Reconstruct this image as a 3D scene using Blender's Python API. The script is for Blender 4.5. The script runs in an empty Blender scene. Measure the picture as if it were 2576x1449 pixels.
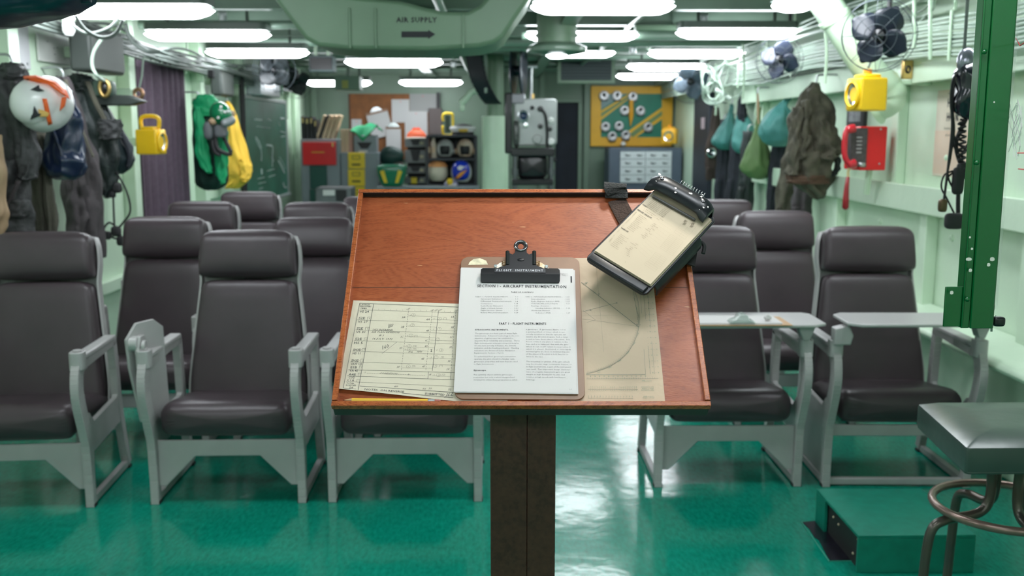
import bpy, bmesh, math, random
from mathutils import Vector, Matrix, Euler, noise
from math import sin, cos, pi, radians as R

sc = bpy.context.scene
col = sc.collection
# ------------------------------------------------------------------ camera
F, CX, CY = 2504.0, 1288.0, 724.5          # focal length and centre for a 2576 x 1449 frame
HC = 1.55                                   # eye height
PITCH = math.atan((CY - 335.0) / F)
YAW = math.atan(38.0 / F)
cd = bpy.data.cameras.new('camera'); cam = bpy.data.objects.new('camera', cd); col.objects.link(cam)
cd.sensor_width = 36.0; cd.lens = 36.0 * F / 2576.0
cd.clip_start = 0.05; cd.clip_end = 60
cam.location = (0, 0, HC); cam.rotation_euler = (pi/2 - PITCH, 0, -YAW)
cd.dof.use_dof = True; cd.dof.focus_distance = 1.86; cd.dof.aperture_fstop = 5.0
sc.camera = cam
CAMR = Euler((pi/2 - PITCH, 0, -YAW)).to_matrix()
CAMO = Vector((0, 0, HC))
# ------------------------------------------------------------------ world, exposure
sc.view_settings.view_transform = 'Standard'; sc.view_settings.look = 'None'
sc.view_settings.gamma = 1; sc.view_settings.use_curve_mapping = False
sc.view_settings.exposure = 1.2
w = bpy.data.worlds.new('world'); sc.world = w; w.use_nodes = True
w.node_tree.nodes['Background'].inputs[0].default_value = (.75, .85, .9, 1)
w.node_tree.nodes['Background'].inputs[1].default_value = 0.25
LAMP = 10.0                                  # radiance of the fluorescent diffusers
SPOT_POWER = 15.0                           # unseen spotlight over the lectern

# ------------------------------------------------------------------ photo measurements -> places
def ray(px, py): return CAMR @ Vector(((px - CX) / F, (CY - py) / F, -1.0))
def P(px, py, Y):
    d = ray(px, py); return CAMO + d * (Y / d.y)
def PX(px, py, X):
    d = ray(px, py); return CAMO + d * (X / d.x)
def PZ(px, py, Z):
    d = ray(px, py); return CAMO + d * ((Z - HC) / d.z)

# ------------------------------------------------------------------ materials
MATS = {}
def mat(name, color, rough=.5, metal=0, spec=.5, var=0, vscale=6, bump=0, bscale=40, emit=0, alpha=1, color2=None, coat=0, stretch=None):
    if name in MATS: return MATS[name]
    m = bpy.data.materials.new(name); m.use_nodes = True; nt = m.node_tree; b = nt.nodes['Principled BSDF']
    c = (*color, 1)
    b.inputs['Base Color'].default_value = c
    b.inputs['Roughness'].default_value = rough; b.inputs['Metallic'].default_value = metal
    b.inputs['Specular IOR Level'].default_value = spec; b.inputs['Coat Weight'].default_value = coat
    b.inputs['Coat Roughness'].default_value = .15
    tc = nt.nodes.new('ShaderNodeTexCoord'); src = tc.outputs['Object']
    if stretch:
        mp = nt.nodes.new('ShaderNodeMapping'); mp.inputs['Scale'].default_value = stretch
        nt.links.new(src, mp.inputs['Vector']); src = mp.outputs[0]
    if var or color2:
        n = nt.nodes.new('ShaderNodeTexNoise'); n.inputs['Scale'].default_value = vscale; n.inputs['Detail'].default_value = 5
        nt.links.new(src, n.inputs['Vector'])
        rp = nt.nodes.new('ShaderNodeValToRGB'); rp.color_ramp.elements[0].position = .3; rp.color_ramp.elements[1].position = .7
        c2 = color2 if color2 else tuple(min(1, x * (1 + var)) for x in color)
        c1 = color if color2 else tuple(x * (1 - var) for x in color)
        rp.color_ramp.elements[0].color = (*c1, 1); rp.color_ramp.elements[1].color = (*c2, 1)
        nt.links.new(n.outputs['Fac'], rp.inputs[0]); nt.links.new(rp.outputs[0], b.inputs['Base Color'])
    if bump:
        n = nt.nodes.new('ShaderNodeTexNoise'); n.inputs['Scale'].default_value = bscale; n.inputs['Detail'].default_value = 3
        nt.links.new(src, n.inputs['Vector'])
        bp = nt.nodes.new('ShaderNodeBump'); bp.inputs['Strength'].default_value = bump; bp.inputs['Distance'].default_value = .011 if bump > .35 else .01
        nt.links.new(n.outputs['Fac'], bp.inputs['Height']); nt.links.new(bp.outputs[0], b.inputs['Normal'])
    if emit:
        b.inputs['Emission Color'].default_value = c; b.inputs['Emission Strength'].default_value = emit
    if alpha < 1: b.inputs['Alpha'].default_value = alpha
    MATS[name] = m; return m

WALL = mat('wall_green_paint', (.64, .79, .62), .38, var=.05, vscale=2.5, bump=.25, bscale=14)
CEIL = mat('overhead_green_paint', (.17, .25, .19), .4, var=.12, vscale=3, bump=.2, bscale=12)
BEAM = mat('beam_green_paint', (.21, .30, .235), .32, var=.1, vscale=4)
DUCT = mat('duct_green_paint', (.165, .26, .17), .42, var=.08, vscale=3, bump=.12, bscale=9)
PALE = mat('pale_green_paint', (.60, .77, .58), .35, var=.05, vscale=5)
CABLE = mat('cable_green', (.40, .50, .42), .45, var=.1)
CABLEG = mat('cable_grey', (.12, .145, .13), .5, var=.12)
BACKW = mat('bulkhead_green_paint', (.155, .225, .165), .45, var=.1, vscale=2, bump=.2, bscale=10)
VINYL = mat('charcoal_vinyl', (.056, .040, .047), .36, spec=.45, var=.12, vscale=5, bump=.10, bscale=16)
FRAME = mat('grey_cast_metal', (.40, .385, .385), .38, var=.06, vscale=8)
BLACK = mat('black_enamel', (.012, .012, .014), .25)
BLACKM = mat('black_matte', (.02, .02, .022), .6, var=.2)
RUBBER = mat('black_rubber', (.015, .015, .016), .7)
CHROME = mat('chrome', (.75, .76, .78), .18, metal=1)
STEEL = mat('steel', (.5, .52, .53), .35, metal=.9)
BRASS = mat('brass', (.65, .43, .16), .3, metal=.9)
YELLOW = mat('yellow_plastic', (.95, .58, .012), .35, var=.04)
RED = mat('red_enamel', (.74, .014, .018), .32)
WHITE = mat('white_gloss', (.75, .75, .73), .3)
PAPERW = mat('white_paper', (.60, .575, .57), .75)
INK = mat('black_ink', (.03, .03, .035), .8)

# ------------------------------------------------------------------ objects
def tag(o, label=None, cat=None, group=None, kind=None):
    if label: o['label'] = label
    if cat: o['category'] = cat
    if group: o['group'] = group
    if kind: o['kind'] = kind
    return o
def thing(name, label, cat, loc=(0, 0, 0), rotz=0, group=None):
    o = bpy.data.objects.new(name, None); col.objects.link(o); o.empty_display_size = .05
    o.location = loc; o.rotation_euler = (0, 0, rotz); return tag(o, label, cat, group)
def mesh_ob(name, me, m=None, parent=None, smooth=40, bevel=0, bseg=2, sub=0):
    o = bpy.data.objects.new(name, me); col.objects.link(o)
    if m is not None:
        for x in (m if isinstance(m, (list, tuple)) else [m]): me.materials.append(x)
    if parent: o.parent = parent
    if smooth:
        for p in me.polygons: p.use_smooth = True
        if smooth < 170:
            try: me.set_sharp_from_angle(angle=R(smooth))
            except Exception: pass
    if bevel:
        b = o.modifiers.new('bevel', 'BEVEL'); b.width = bevel; b.segments = bseg; b.limit_method = 'ANGLE'; b.angle_limit = R(35)
    if sub:
        s = o.modifiers.new('sub', 'SUBSURF'); s.levels = sub; s.render_levels = sub
    return o

class MB:
    """collects shapes and links them as ONE mesh object"""
    def __init__(s): s.v = []; s.f = []; s.mi = []; s.m = 0
    def add(s, vs, fs, M=None):
        o = len(s.v)
        for v in vs:
            v = Vector(v); s.v.append(M @ v if M else v)
        for f in fs: s.f.append([i + o for i in f]); s.mi.append(s.m)
        return s
    def box(s, c, d, rot=None, M=None):
        hx, hy, hz = d[0]/2, d[1]/2, d[2]/2
        vs = [Vector((x, y, z)) for z in (-hz, hz) for y in (-hy, hy) for x in (-hx, hx)]
        if rot: E = Euler(rot).to_matrix(); vs = [E @ v for v in vs]
        vs = [v + Vector(c) for v in vs]
        return s.add(vs, [(0,2,3,1), (4,5,7,6), (0,1,5,4), (2,6,7,3), (0,4,6,2), (1,3,7,5)], M)
    def tube(s, pts, r, seg=8, caps=True, closed=False, M=None, flat=None):
        pts = [Vector(p) for p in pts]; n = len(pts)
        rr = r if isinstance(r, (list, tuple)) else [r]*n
        vs = []; fs = []
        up = None
        for i, p in enumerate(pts):
            if closed: t = pts[(i+1) % n] - pts[i-1]
            else: t = pts[min(i+1, n-1)] - pts[max(i-1, 0)]
            if t.length < 1e-9: t = Vector((0, 0, 1))
            t.normalize()
            if up is None: up = t.orthogonal().normalized()
            up = (up - t*up.dot(t))
            if up.length < 1e-6: up = t.orthogonal()
            up.normalize(); q = t.cross(up)
            for k in range(seg):
                a = 2*pi*k/seg
                vs.append(p + (up*cos(a) + q*sin(a))*rr[i])
        m = n if closed else n-1
        for i in range(m):
            j = (i+1) % n
            for k in range(seg):
                l = (k+1) % seg
                fs.append((i*seg+k, i*seg+l, j*seg+l, j*seg+k))
        if caps and not closed:
            fs.append(tuple(range(seg))[::-1]); fs.append(tuple((n-1)*seg+k for k in range(seg)))
        return s.add(vs, fs, M)
    def cyl(s, a, b, r, r2=None, seg=20, M=None): return s.tube([a, b], [r, r if r2 is None else r2], seg, M=M)
    def lathe(s, prof, seg=24, M=None, caps=False):
        vs = []; fs = []; n = len(prof)
        for (r, z) in prof:
            for k in range(seg): vs.append((r*cos(2*pi*k/seg), r*sin(2*pi*k/seg), z))
        for i in range(n-1):
            for k in range(seg):
                l = (k+1) % seg; fs.append((i*seg+k, i*seg+l, (i+1)*seg+l, (i+1)*seg+k))
        if caps: fs.append(tuple(range(seg))[::-1]); fs.append(tuple((n-1)*seg+k for k in range(seg)))
        return s.add(vs, fs, M)
    def prism(s, poly, a, b, axis='z', M=None):
        """poly: list of 2D points; extruded from a to b along axis"""
        def mk(p, h):
            if axis == 'z': return (p[0], p[1], h)
            if axis == 'y': return (p[0], h, p[1])
            return (h, p[0], p[1])
        n = len(poly)
        vs = [mk(p, a) for p in poly] + [mk(p, b) for p in poly]
        fs = [tuple(range(n))[::-1], tuple(range(n, 2*n))] + [(i, (i+1) % n, n+(i+1) % n, n+i) for i in range(n)]
        return s.add(vs, fs, M)
    def strip(s, path, w, a, b, axis='x', M=None):
        """band of width w (number or list) along a 2D path, extruded a..b"""
        n = len(path); ww = w if isinstance(w, (list, tuple)) else [w]*n
        L = []; Rr = []
        for i in range(n):
            p0 = Vector(path[max(i-1, 0)]); p1 = Vector(path[min(i+1, n-1)]); t = (p1-p0).normalized(); nn = Vector((-t.y, t.x))
            L.append(Vector(path[i]) + nn*ww[i]/2); Rr.append(Vector(path[i]) - nn*ww[i]/2)
        for i in range(n-1): s.prism([L[i], L[i+1], Rr[i+1], Rr[i]], a, b, axis, M)
        return s
    def sphere(s, c, r, seg=16, rings=10, M=None):
        r = (r, r, r) if not isinstance(r, (tuple, list)) else r
        vs = []; fs = []
        for i in range(rings+1):
            th = pi*i/rings
            for k in range(seg):
                a = 2*pi*k/seg; vs.append((c[0]+r[0]*sin(th)*cos(a), c[1]+r[1]*sin(th)*sin(a), c[2]+r[2]*cos(th)))
        for i in range(rings):
            for k in range(seg):
                l = (k+1) % seg; fs.append((i*seg+k, (i+1)*seg+k, (i+1)*seg+l, i*seg+l))
        return s.add(vs, fs, M)
    def loft(s, rings, caps=True, M=None):
        n = len(rings[0]); vs = [v for r_ in rings for v in r_]; fs = []
        for i in range(len(rings)-1):
            for k in range(n):
                l = (k+1) % n; fs.append((i*n+k, i*n+l, (i+1)*n+l, (i+1)*n+k))
        if caps: fs.append(tuple(range(n))[::-1]); fs.append(tuple((len(rings)-1)*n+k for k in range(n)))
        return s.add(vs, fs, M)
    def grid(s, fn, nu, nv, M=None):
        vs = [fn(i/nu, j/nv) for j in range(nv+1) for i in range(nu+1)]
        fs = [(j*(nu+1)+i, j*(nu+1)+i+1, (j+1)*(nu+1)+i+1, (j+1)*(nu+1)+i) for j in range(nv) for i in range(nu)]
        return s.add(vs, fs, M)
    def build(s, name, m=None, parent=None, smooth=40, bevel=0, bseg=2, sub=0, weld=False, origin=None):
        vs = s.v
        if origin is not None: vs = [v - Vector(origin) for v in vs]
        me = bpy.data.meshes.new(name); me.from_pydata([tuple(v) for v in vs], [], s.f)
        bm = bmesh.new(); bm.from_mesh(me)
        if weld: bmesh.ops.remove_doubles(bm, verts=bm.verts, dist=1e-5)
        bmesh.ops.recalc_face_normals(bm, faces=bm.faces); bm.to_mesh(me); bm.free()
        o = mesh_ob(name, me, m, parent, smooth, bevel, bseg, sub)
        if any(s.mi) and not weld: me.polygons.foreach_set('material_index', s.mi)
        if origin is not None: o.location = origin
        return o

def struct(name, mb, m, **k): return tag(mb.build(name, m, **k), kind='structure')
def copy_tree(o, parent=None):
    c = o.copy(); col.objects.link(c)
    if parent: c.parent = parent
    for ch in list(o.children): copy_tree(ch, c)
    return c

def smoothpath(pts, n=6, closed=False):
    """Catmull-Rom through the points"""
    pts = [Vector(p) for p in pts]; out = []; N = len(pts)
    rng = range(N) if closed else range(N-1)
    for i in rng:
        if closed: p0, p1, p2, p3 = pts[i-1], pts[i], pts[(i+1) % N], pts[(i+2) % N]
        else: p0, p1, p2, p3 = pts[max(i-1, 0)], pts[i], pts[i+1], pts[min(i+2, N-1)]
        for k in range(n):
            t = k/n
            out.append(.5*((2*p1) + (-p0+p2)*t + (2*p0-5*p1+4*p2-p3)*t*t + (-p0+3*p1-3*p2+p3)*t**3))
    if not closed: out.append(pts[-1])
    return out

def rrect(w, h, r, n=4, cx=0, cy=0):
    pts = []
    for (sx, sy, a0) in ((1, 1, 0), (-1, 1, 90), (-1, -1, 180), (1, -1, 270)):
        for k in range(n+1):
            a = R(a0 + 90*k/n); pts.append((cx + sx*(w/2-r) + r*cos(a), cy + sy*(h/2-r) + r*sin(a)))
    return pts

def cushion(mb, x0, x1, y0, y1, z0, z1, p=4.0, seg=28, rings=10, M=None, bulge=0.0):
    """a padded superellipsoid block"""
    c = Vector(((x0+x1)/2, (y0+y1)/2, (z0+z1)/2)); d = ((x1-x0)/2, (y1-y0)/2, (z1-z0)/2)
    def sg(v, e): return math.copysign(abs(v)**e, v)
    vs = []; fs = []; e = 2/p
    for i in range(rings+1):
        th = -pi/2 + pi*i/rings
        for k in range(seg):
            a = 2*pi*k/seg
            vs.append(c + Vector((d[0]*sg(cos(th), e)*sg(cos(a), e), d[1]*sg(sin(th), e), d[2]*sg(cos(th), e)*sg(sin(a), e))))
    for i in range(rings):
        for k in range(seg):
            l = (k+1) % seg; fs.append((i*seg+k, i*seg+l, (i+1)*seg+l, (i+1)*seg+k))
    return mb.add(vs, fs, M)

def folds_loft(rows, seg=40, nf=6, amp=.12, seed=0, sub=6, wave=.01, M=None, mb=None):
    """cloth hanging: rows = (centre, rx, ry) from top to bottom; folds run down it"""
    rs = []; rnd = random.Random(seed)
    ph = [rnd.uniform(0, 2*pi) for _ in range(4)]
    cen = smoothpath([Vector(r_[0]) for r_ in rows], sub)
    rad = smoothpath([Vector((r_[1], r_[2], 0)) for r_ in rows], sub)
    N = len(cen)
    for i, (c, q) in enumerate(zip(cen, rad)):
        t = i/(N-1); ring = []
        for k in range(seg):
            a = 2*pi*k/seg
            g = 1 + amp*(.55*sin(nf*a + ph[0] + 1.2*sin(3*t*2+ph[1])) + .35*sin((nf*2-1)*a + ph[2] + 2*t) + .3*sin(3*a+ph[3]+5*t))
            nz = noise.noise(Vector((cos(a)*2+seed*3.1, sin(a)*2, t*7)))*wave*2
            ring.append(Vector((c.x + (q.x*g+nz)*cos(a), c.y + (q.y*g+nz)*sin(a), c.z + .3*nz)))
        rs.append(ring)
    mb = mb or MB()
    return mb.loft(rs, M=M)

def hang(name, Y, rows, ry, m, label=None, cat=None, parent=None, nf=6, amp=.12, seed=1, wave=.01, group=None, xs=1.0):
    """rows = (py, px_left, px_right) of a hanging thing that stands at depth Y; ry = its half thickness (number or list)"""
    rr = []
    for i, (py, a, b) in enumerate(rows):
        A = P(a, py, Y); B = P(b, py, Y); c = (A+B)/2
        rr.append((c, max(.004, (B.x-A.x)/2*xs), ry[i] if isinstance(ry, (list, tuple)) else ry))
    o = folds_loft(rr, nf=nf, amp=amp, seed=seed, wave=wave).build(name, m, parent, smooth=180)
    if label: tag(o, label, cat, group)
    return o

# ------------------------------------------------------------------ printed matter
def text_part(items, name, m, parent, z=.0004):
    """items: (string, x, y, size, align, dict) laid on the local xy plane; one mesh child"""
    obs = []
    for it in items:
        s_, x, y, size = it[:4]; al = it[4] if len(it) > 4 else 'LEFT'; o_ = it[5] if len(it) > 5 else {}
        c = bpy.data.curves.new('t', 'FONT'); c.body = s_; c.size = size; c.align_x = al; c.resolution_u = o_.get('res', 1)
        c.offset = o_.get('bold', 0); c.shear = o_.get('shear', 0); c.space_character = o_.get('sp', 1)
        o = bpy.data.objects.new('t', c); col.objects.link(o)
        o.location = (x, y, z); o.rotation_euler = (0, 0, R(o_.get('rot', 0))); o.scale = (o_.get('sx', 1), 1, 1)
        if 'w' in o_: c.align_x = 'LEFT'
        obs.append((o, o_))
    dg = bpy.context.evaluated_depsgraph_get(); dg.update()
    mb = MB()
    for o, o_ in obs:
        ev = o.evaluated_get(dg); me = ev.to_mesh()
        if me and len(me.vertices):
            sx = o_.get('sx', 1)
            if 'w' in o_:
                xs_ = [v.co.x for v in me.vertices]; sx = o_['w']/max(1e-6, max(xs_))
            M = Matrix.Translation(o.location) @ Euler(o.rotation_euler).to_matrix().to_4x4() @ Matrix.Diagonal((sx, 1, 1, 1))
            mb.add([v.co for v in me.vertices], [tuple(p.vertices) for p in me.polygons], M)
        ev.to_mesh_clear()
    for o, _ in obs:
        c = o.data; bpy.data.objects.remove(o); bpy.data.curves.remove(c)
    return mb.build(name, m, parent, smooth=0)

def lines_mb(segs, z=.0004, mb=None):
    """segs: (x0,y0,x1,y1,width) flat ink strokes"""
    mb = mb or MB()
    for (x0, y0, x1, y1, wd) in segs:
        d = Vector((x1-x0, y1-y0)); 
        if d.length < 1e-6: continue
        n = Vector((-d.y, d.x)).normalized()*wd/2
        mb.add([(x0+n.x, y0+n.y, z), (x0-n.x, y0-n.y, z), (x1-n.x, y1-n.y, z), (x1+n.x, y1+n.y, z)], [(0, 1, 2, 3)])
    return mb
def dashed(x0, y0, x1, y1, wd, n, duty=.6):
    return [(x0+(x1-x0)*i/n, y0+(y1-y0)*i/n, x0+(x1-x0)*(i+duty)/n, y0+(y1-y0)*(i+duty)/n, wd) for i in range(n)]
def circ(cx, cy, r, wd, n=14, a0=0, a1=360):
    q = [(cx+r*cos(R(a0+(a1-a0)*i/n)), cy+r*sin(R(a0+(a1-a0)*i/n))) for i in range(n+1)]
    return [(q[i][0], q[i][1], q[i+1][0], q[i+1][1], wd) for i in range(n)]
def rect(x0, y0, x1, y1, wd): return [(x0, y0, x1, y0, wd), (x1, y0, x1, y1, wd), (x1, y1, x0, y1, wd), (x0, y1, x0, y0, wd)]
# ================================================================== ROOM SHELL
XL, XR, YB, YF, ZC = -2.6, 2.42, 13.7, -2.2, 2.48
def floor_mat():
    m = mat('floor_green_tile', (.003, .20, .125), .13, spec=.5, coat=0)
    nt = m.node_tree; b = nt.nodes['Principled BSDF']; tc = [n for n in nt.nodes if n.type == 'TEX_COORD'][0]
    n1 = nt.nodes.new('ShaderNodeTexNoise'); n1.inputs['Scale'].default_value = 1.6; n1.inputs['Detail'].default_value = 4
    n2 = nt.nodes.new('ShaderNodeTexNoise'); n2.inputs['Scale'].default_value = 70; n2.inputs['Detail'].default_value = 4
    mp = nt.nodes.new('ShaderNodeMapping'); mp.inputs['Scale'].default_value = (1, .35, 1)
    nt.links.new(tc.outputs['Object'], n1.inputs['Vector']); nt.links.new(tc.outputs['Object'], mp.inputs[0]); nt.links.new(mp.outputs[0], n2.inputs['Vector'])
    mx = nt.nodes.new('ShaderNodeMix'); mx.data_type = 'RGBA'; mx.inputs[6].default_value = (.0005, .175, .115, 1); mx.inputs[7].default_value = (.004, .27, .185, 1)
    ad = nt.nodes.new('ShaderNodeMath'); ad.operation = 'MULTIPLY_ADD'; ad.inputs[1].default_value = .5; 
    nt.links.new(n1.outputs['Fac'], ad.inputs[0]); nt.links.new(n2.outputs['Fac'], ad.inputs[2])
    cr = nt.nodes.new('ShaderNodeValToRGB'); cr.color_ramp.elements[0].position = .55; cr.color_ramp.elements[1].position = .95
    nt.links.new(ad.outputs[0], cr.inputs[0]); nt.links.new(cr.outputs[0], mx.inputs[0]); nt.links.new(mx.outputs[2], b.inputs['Base Color'])
    n3 = nt.nodes.new('ShaderNodeTexNoise'); n3.inputs['Scale'].default_value = 9
    nt.links.new(tc.outputs['Object'], n3.inputs['Vector'])
    bp = nt.nodes.new('ShaderNodeBump'); bp.inputs['Strength'].default_value = .12; bp.inputs['Distance'].default_value = .01
    nt.links.new(n3.outputs['Fac'], bp.inputs['Height']); nt.links.new(bp.outputs[0], b.inputs['Normal'])
    return m
FLOOR = floor_mat()
struct('floor', MB().box(((XL+XR)/2, (YB+YF)/2, -.05), (XR-XL+.4, YB-YF+.4, .1)), FLOOR, smooth=0)
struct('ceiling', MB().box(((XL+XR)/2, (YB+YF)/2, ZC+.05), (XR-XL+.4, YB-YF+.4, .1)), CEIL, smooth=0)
struct('wall_left', MB().box((XL-.05, (YB+YF)/2, ZC/2), (.1, YB-YF, ZC)), WALL, smooth=0)
struct('wall_right', MB().box((XR+.05, (YB+YF)/2, ZC/2), (.1, YB-YF, ZC)), WALL, smooth=0)
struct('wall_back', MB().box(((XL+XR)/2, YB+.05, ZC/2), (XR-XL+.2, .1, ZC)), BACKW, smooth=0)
struct('wall_front', MB().box(((XL+XR)/2, YF-.05, ZC/2), (XR-XL+.2, .1, ZC)), WALL, smooth=0)

# stiffeners and stringers of the steel walls
n_ = 0
def trim(mb, m=WALL, bevel=.006):
    global n_
    n_ += 1; return struct('trim_%d' % n_, mb, m, bevel=bevel)
m_ = MB()
m_.box((XR-.05, 5.0, 1.185), (.1, 8.6, .13)); m_.box((XR-.105, 5.0, 1.19), (.012, 8.6, .15)); trim(m_)
m_ = MB(); m_.box((XR-.06, 5.0, 1.90), (.12, 9.5, .14)); m_.box((XR-.125, 5, 1.9), (.012, 9.5, .16)); trim(m_)
for yy in (4.35, 5.45, 6.9, 8.3):
    m_ = MB(); m_.box((XR-.035, yy, .56), (.07, .09, 1.12)); trim(m_)
for yy in (4.45, 5.95, 7.6, 9.0):
    m_ = MB(); m_.box((XR-.03, yy, 1.54), (.06, .10, .58)); trim(m_)
for yy in (4.9, 5.35, 6.35, 7.0):                       # rivets and clips along the plates
    m_ = MB(); m_.sphere((XR-.002, yy, 1.42), .018, 10, 6); m_.sphere((XR-.002, yy-.12, 1.0), .018, 10, 6); trim(m_, bevel=0)
m_ = MB(); m_.prism([(XR, .62), (XR-.30, .585), (XR-.30, .545), (XR-.13, .52), (XR-.13, 0), (XR, 0)], 2.2, 9.0, 'y'); trim(m_, bevel=.02)   # curb along the hull side
# left wall
for (px0, yy) in ((82, 5.35), (352, 7.05), (487, 8.72), (600, 10.15), (735, 12.95)):
    m_ = MB(); m_.box((XL+.045, yy, ZC/2), (.09, .12, ZC)); trim(m_)
m_ = MB(); m_.box((XL+.03, 9.4, 1.02), (.06, 1.3, .1)); trim(m_)
m_ = MB(); m_.box((XL+.03, 5.0, .55), (.06, 4.2, .08)); trim(m_)
m_ = MB(); m_.box((XL+.04, 7.9, 2.12), (.08, 1.6, .12)); trim(m_)
# back wall frames
for x0 in (-2.45, .02, .62, 1.22):
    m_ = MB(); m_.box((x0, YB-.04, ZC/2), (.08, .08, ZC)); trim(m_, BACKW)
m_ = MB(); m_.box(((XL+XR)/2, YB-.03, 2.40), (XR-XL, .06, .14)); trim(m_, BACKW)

# overhead: transverse beams, fore-and-aft girders, deck plating
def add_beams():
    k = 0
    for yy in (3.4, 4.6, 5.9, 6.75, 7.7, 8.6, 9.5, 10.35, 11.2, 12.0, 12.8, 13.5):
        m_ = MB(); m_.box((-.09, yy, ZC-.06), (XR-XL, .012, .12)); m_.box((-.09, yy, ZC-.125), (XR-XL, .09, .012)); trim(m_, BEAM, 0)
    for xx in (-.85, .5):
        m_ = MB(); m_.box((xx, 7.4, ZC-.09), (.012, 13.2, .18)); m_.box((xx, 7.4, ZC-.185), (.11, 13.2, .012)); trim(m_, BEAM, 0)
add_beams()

# black doorway at the back beside the projector, dark door post at the right
def door_back():
    a = P(1398, 258, YB-.03); b = P(1452, 470, YB-.03)
    m_ = MB(); m_.box(((a.x+b.x)/2, YB-.012, a.z/2), (b.x-a.x, .02, a.z)); o = struct('door_1', m_, mat('door_dark_blue', (.010, .013, .022), .8, var=.3, vscale=4))
    fr = MB(); fr.box((a.x-.03, YB-.03, a.z/2), (.05, .05, a.z)); fr.box((b.x+.03, YB-.03, a.z/2), (.05, .05, a.z)); fr.box(((a.x+b.x)/2, YB-.03, a.z+.03), (b.x-a.x+.11, .05, .06))
    fr.build('door_frame', BACKW, o, bevel=.005)
door_back()

# ================================================================== LAMPS
DIFF = mat('lamp_diffuser', (.90, .95, 1.0), .4, emit=LAMP)
HOUS = mat('lamp_housing', (.10, .13, .11), .4)
def lamp(cx, cy, cz, L, rz, label, first=[None]):
    t = thing('ceiling_light', label, 'ceiling light', (cx, cy, cz), rz, 'fluorescent lights on the overhead')
    if first[0] is None or abs(first[0][1]-L) > .02:
        w = .21; h = .062
        def sec(z, l, ww, ch):
            return [Vector((x, y, z)) for (x, y) in ((l/2-ch, ww/2), (-l/2+ch, ww/2), (-l/2, ww/2-ch), (-l/2, -ww/2+ch), (-l/2+ch, -ww/2), (l/2-ch, -ww/2), (l/2, -ww/2+ch), (l/2, ww/2-ch))]
        d = MB(); d.loft([sec(0, L-.16, w-.08, .04), sec(.018, L-.06, w-.02, .055), sec(.040, L, w, .06), sec(h, L-.07, w-.02, .07)])
        do = d.build('diffuser', DIFF, t, smooth=0)
        hh = MB(); hh.prism([(x*1.0, y) for (x, y) in rrect(L-.02, w+.01, .04)], h, h+.05)
        for sx in (-1, 1): hh.cyl((sx*L*.32, 0, h+.05), (sx*L*.32, 0, max(h+.06, ZC-cz)), .012)
        ho = hh.build('housing', HOUS, t)
        first[0] = (t, L, do.data, ho.data)
    else:
        for nm, me in (('diffuser', first[0][2]), ('housing', first[0][3])):
            o = bpy.data.objects.new(nm, me); col.objects.link(o); o.parent = t
    return t
def lamp_px(a, b, y, Y, label, L=None, rz=0):
    A = P(a, y, Y); B = P(b, y, Y); c = (A+B)/2
    return lamp(c.x, c.y+.1, c.z-.022, L or (B.x-A.x), rz, label)
LP = [
 (355, 671, 90, 7.0, 'fluorescent ceiling light second from the front in the left row'),
 (512, 770, 135, 8.5, 'fluorescent ceiling light farthest back in the left row, over the chalkboard'),
 (863, 1113, 160, 8.8, 'fluorescent ceiling light just below the big green air duct'),
 (1002, 1163, 210, 12.8, 'farthest small fluorescent light above the cork board'),
 (765, 932, 211, 12.4, 'small far fluorescent light half hidden behind the hanging green box'),
 (1337, 1704, 20, 6.0, 'fluorescent ceiling light right of the air duct, in front of the round trunk'),
 (1322, 1610, 92, 7.9, 'fluorescent ceiling light crossing behind the round air trunk'),
 (1370, 1550, 136, 10.0, 'fluorescent light partly behind the round diffuser disc, above the dark vent'),
 (1708, 2012, 85, 7.25, 'first fluorescent light of the right row, nearest the camera of those lying across'),
 (1635, 1880, 137, 9.0, 'second fluorescent light of the right row'),
 (1580, 1787, 170, 10.6, 'third fluorescent light of the right row'),
 (1553, 1710, 194, 12.2, 'last fluorescent light of the right row, above the yellow and green board'),
 (905, 1008, 134, 8.0, 'short bright light tucked under the left end of the green duct'),
]
for a, b, y, Y, lb in LP: lamp_px(a, b, y, Y, lb)
c_ = P(522, 20, 5.4); lamp(c_.x-.47, 5.5, c_.z-.04, .94, 0, 'long fluorescent ceiling light at the top left, partly behind the dark bag')
lamp(1.70, 5.35, 2.24, 1.3, pi/2, 'fluorescent light turned lengthwise near the big pale pipe')
# lamps of the same room over and behind the camera
for (x, y_) in ((-1.55, 3.6), (-1.6, 1.6), (.45, 1.55), (.3, 3.6), (1.95, 3.7), (0, -.7), (-1.6, -1.2), (1.6, -1.0)):
    lamp(x, y_, 2.30, 1.0, 0, 'fluorescent ceiling light over the front end of the room')

# unseen spotlight above the lectern, placed to cast the kneeboard shadow
t = thing('spot_lamp', 'small spotlight fixed over the lectern, outside the frame', 'spotlight', (.42, 2.20, 2.46))
m_ = MB(); m_.cyl((0, 0, 0), (0, 0, -.1), .02); m_.lathe([(.03, -.09), (.05, -.12), (.065, -.22), (.07, -.24), (.06, -.235), (.045, -.13)], 20); m_.build('lamp_shade', BLACKM, t)
m_ = MB(); m_.sphere((0, 0, -.17), .035); m_.build('bulb', mat('bulb_glow', (1, .95, .85), .4, emit=1.5), t)
ld = bpy.data.lights.new('spot_light', 'SPOT'); lo = bpy.data.objects.new('spot_light', ld); col.objects.link(lo)
ld.energy = SPOT_POWER; ld.color = (1, .95, .86); ld.spot_size = R(62); ld.spot_blend = .6; ld.shadow_soft_size = .06
lo.location = (0, 0, -.25); lo.parent = t
d_ = Vector((.12, 1.84, 1.25)) - Vector((.42, 2.20, 2.21)); lo.rotation_euler = d_.to_track_quat('-Z', 'Y').to_euler()

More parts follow.
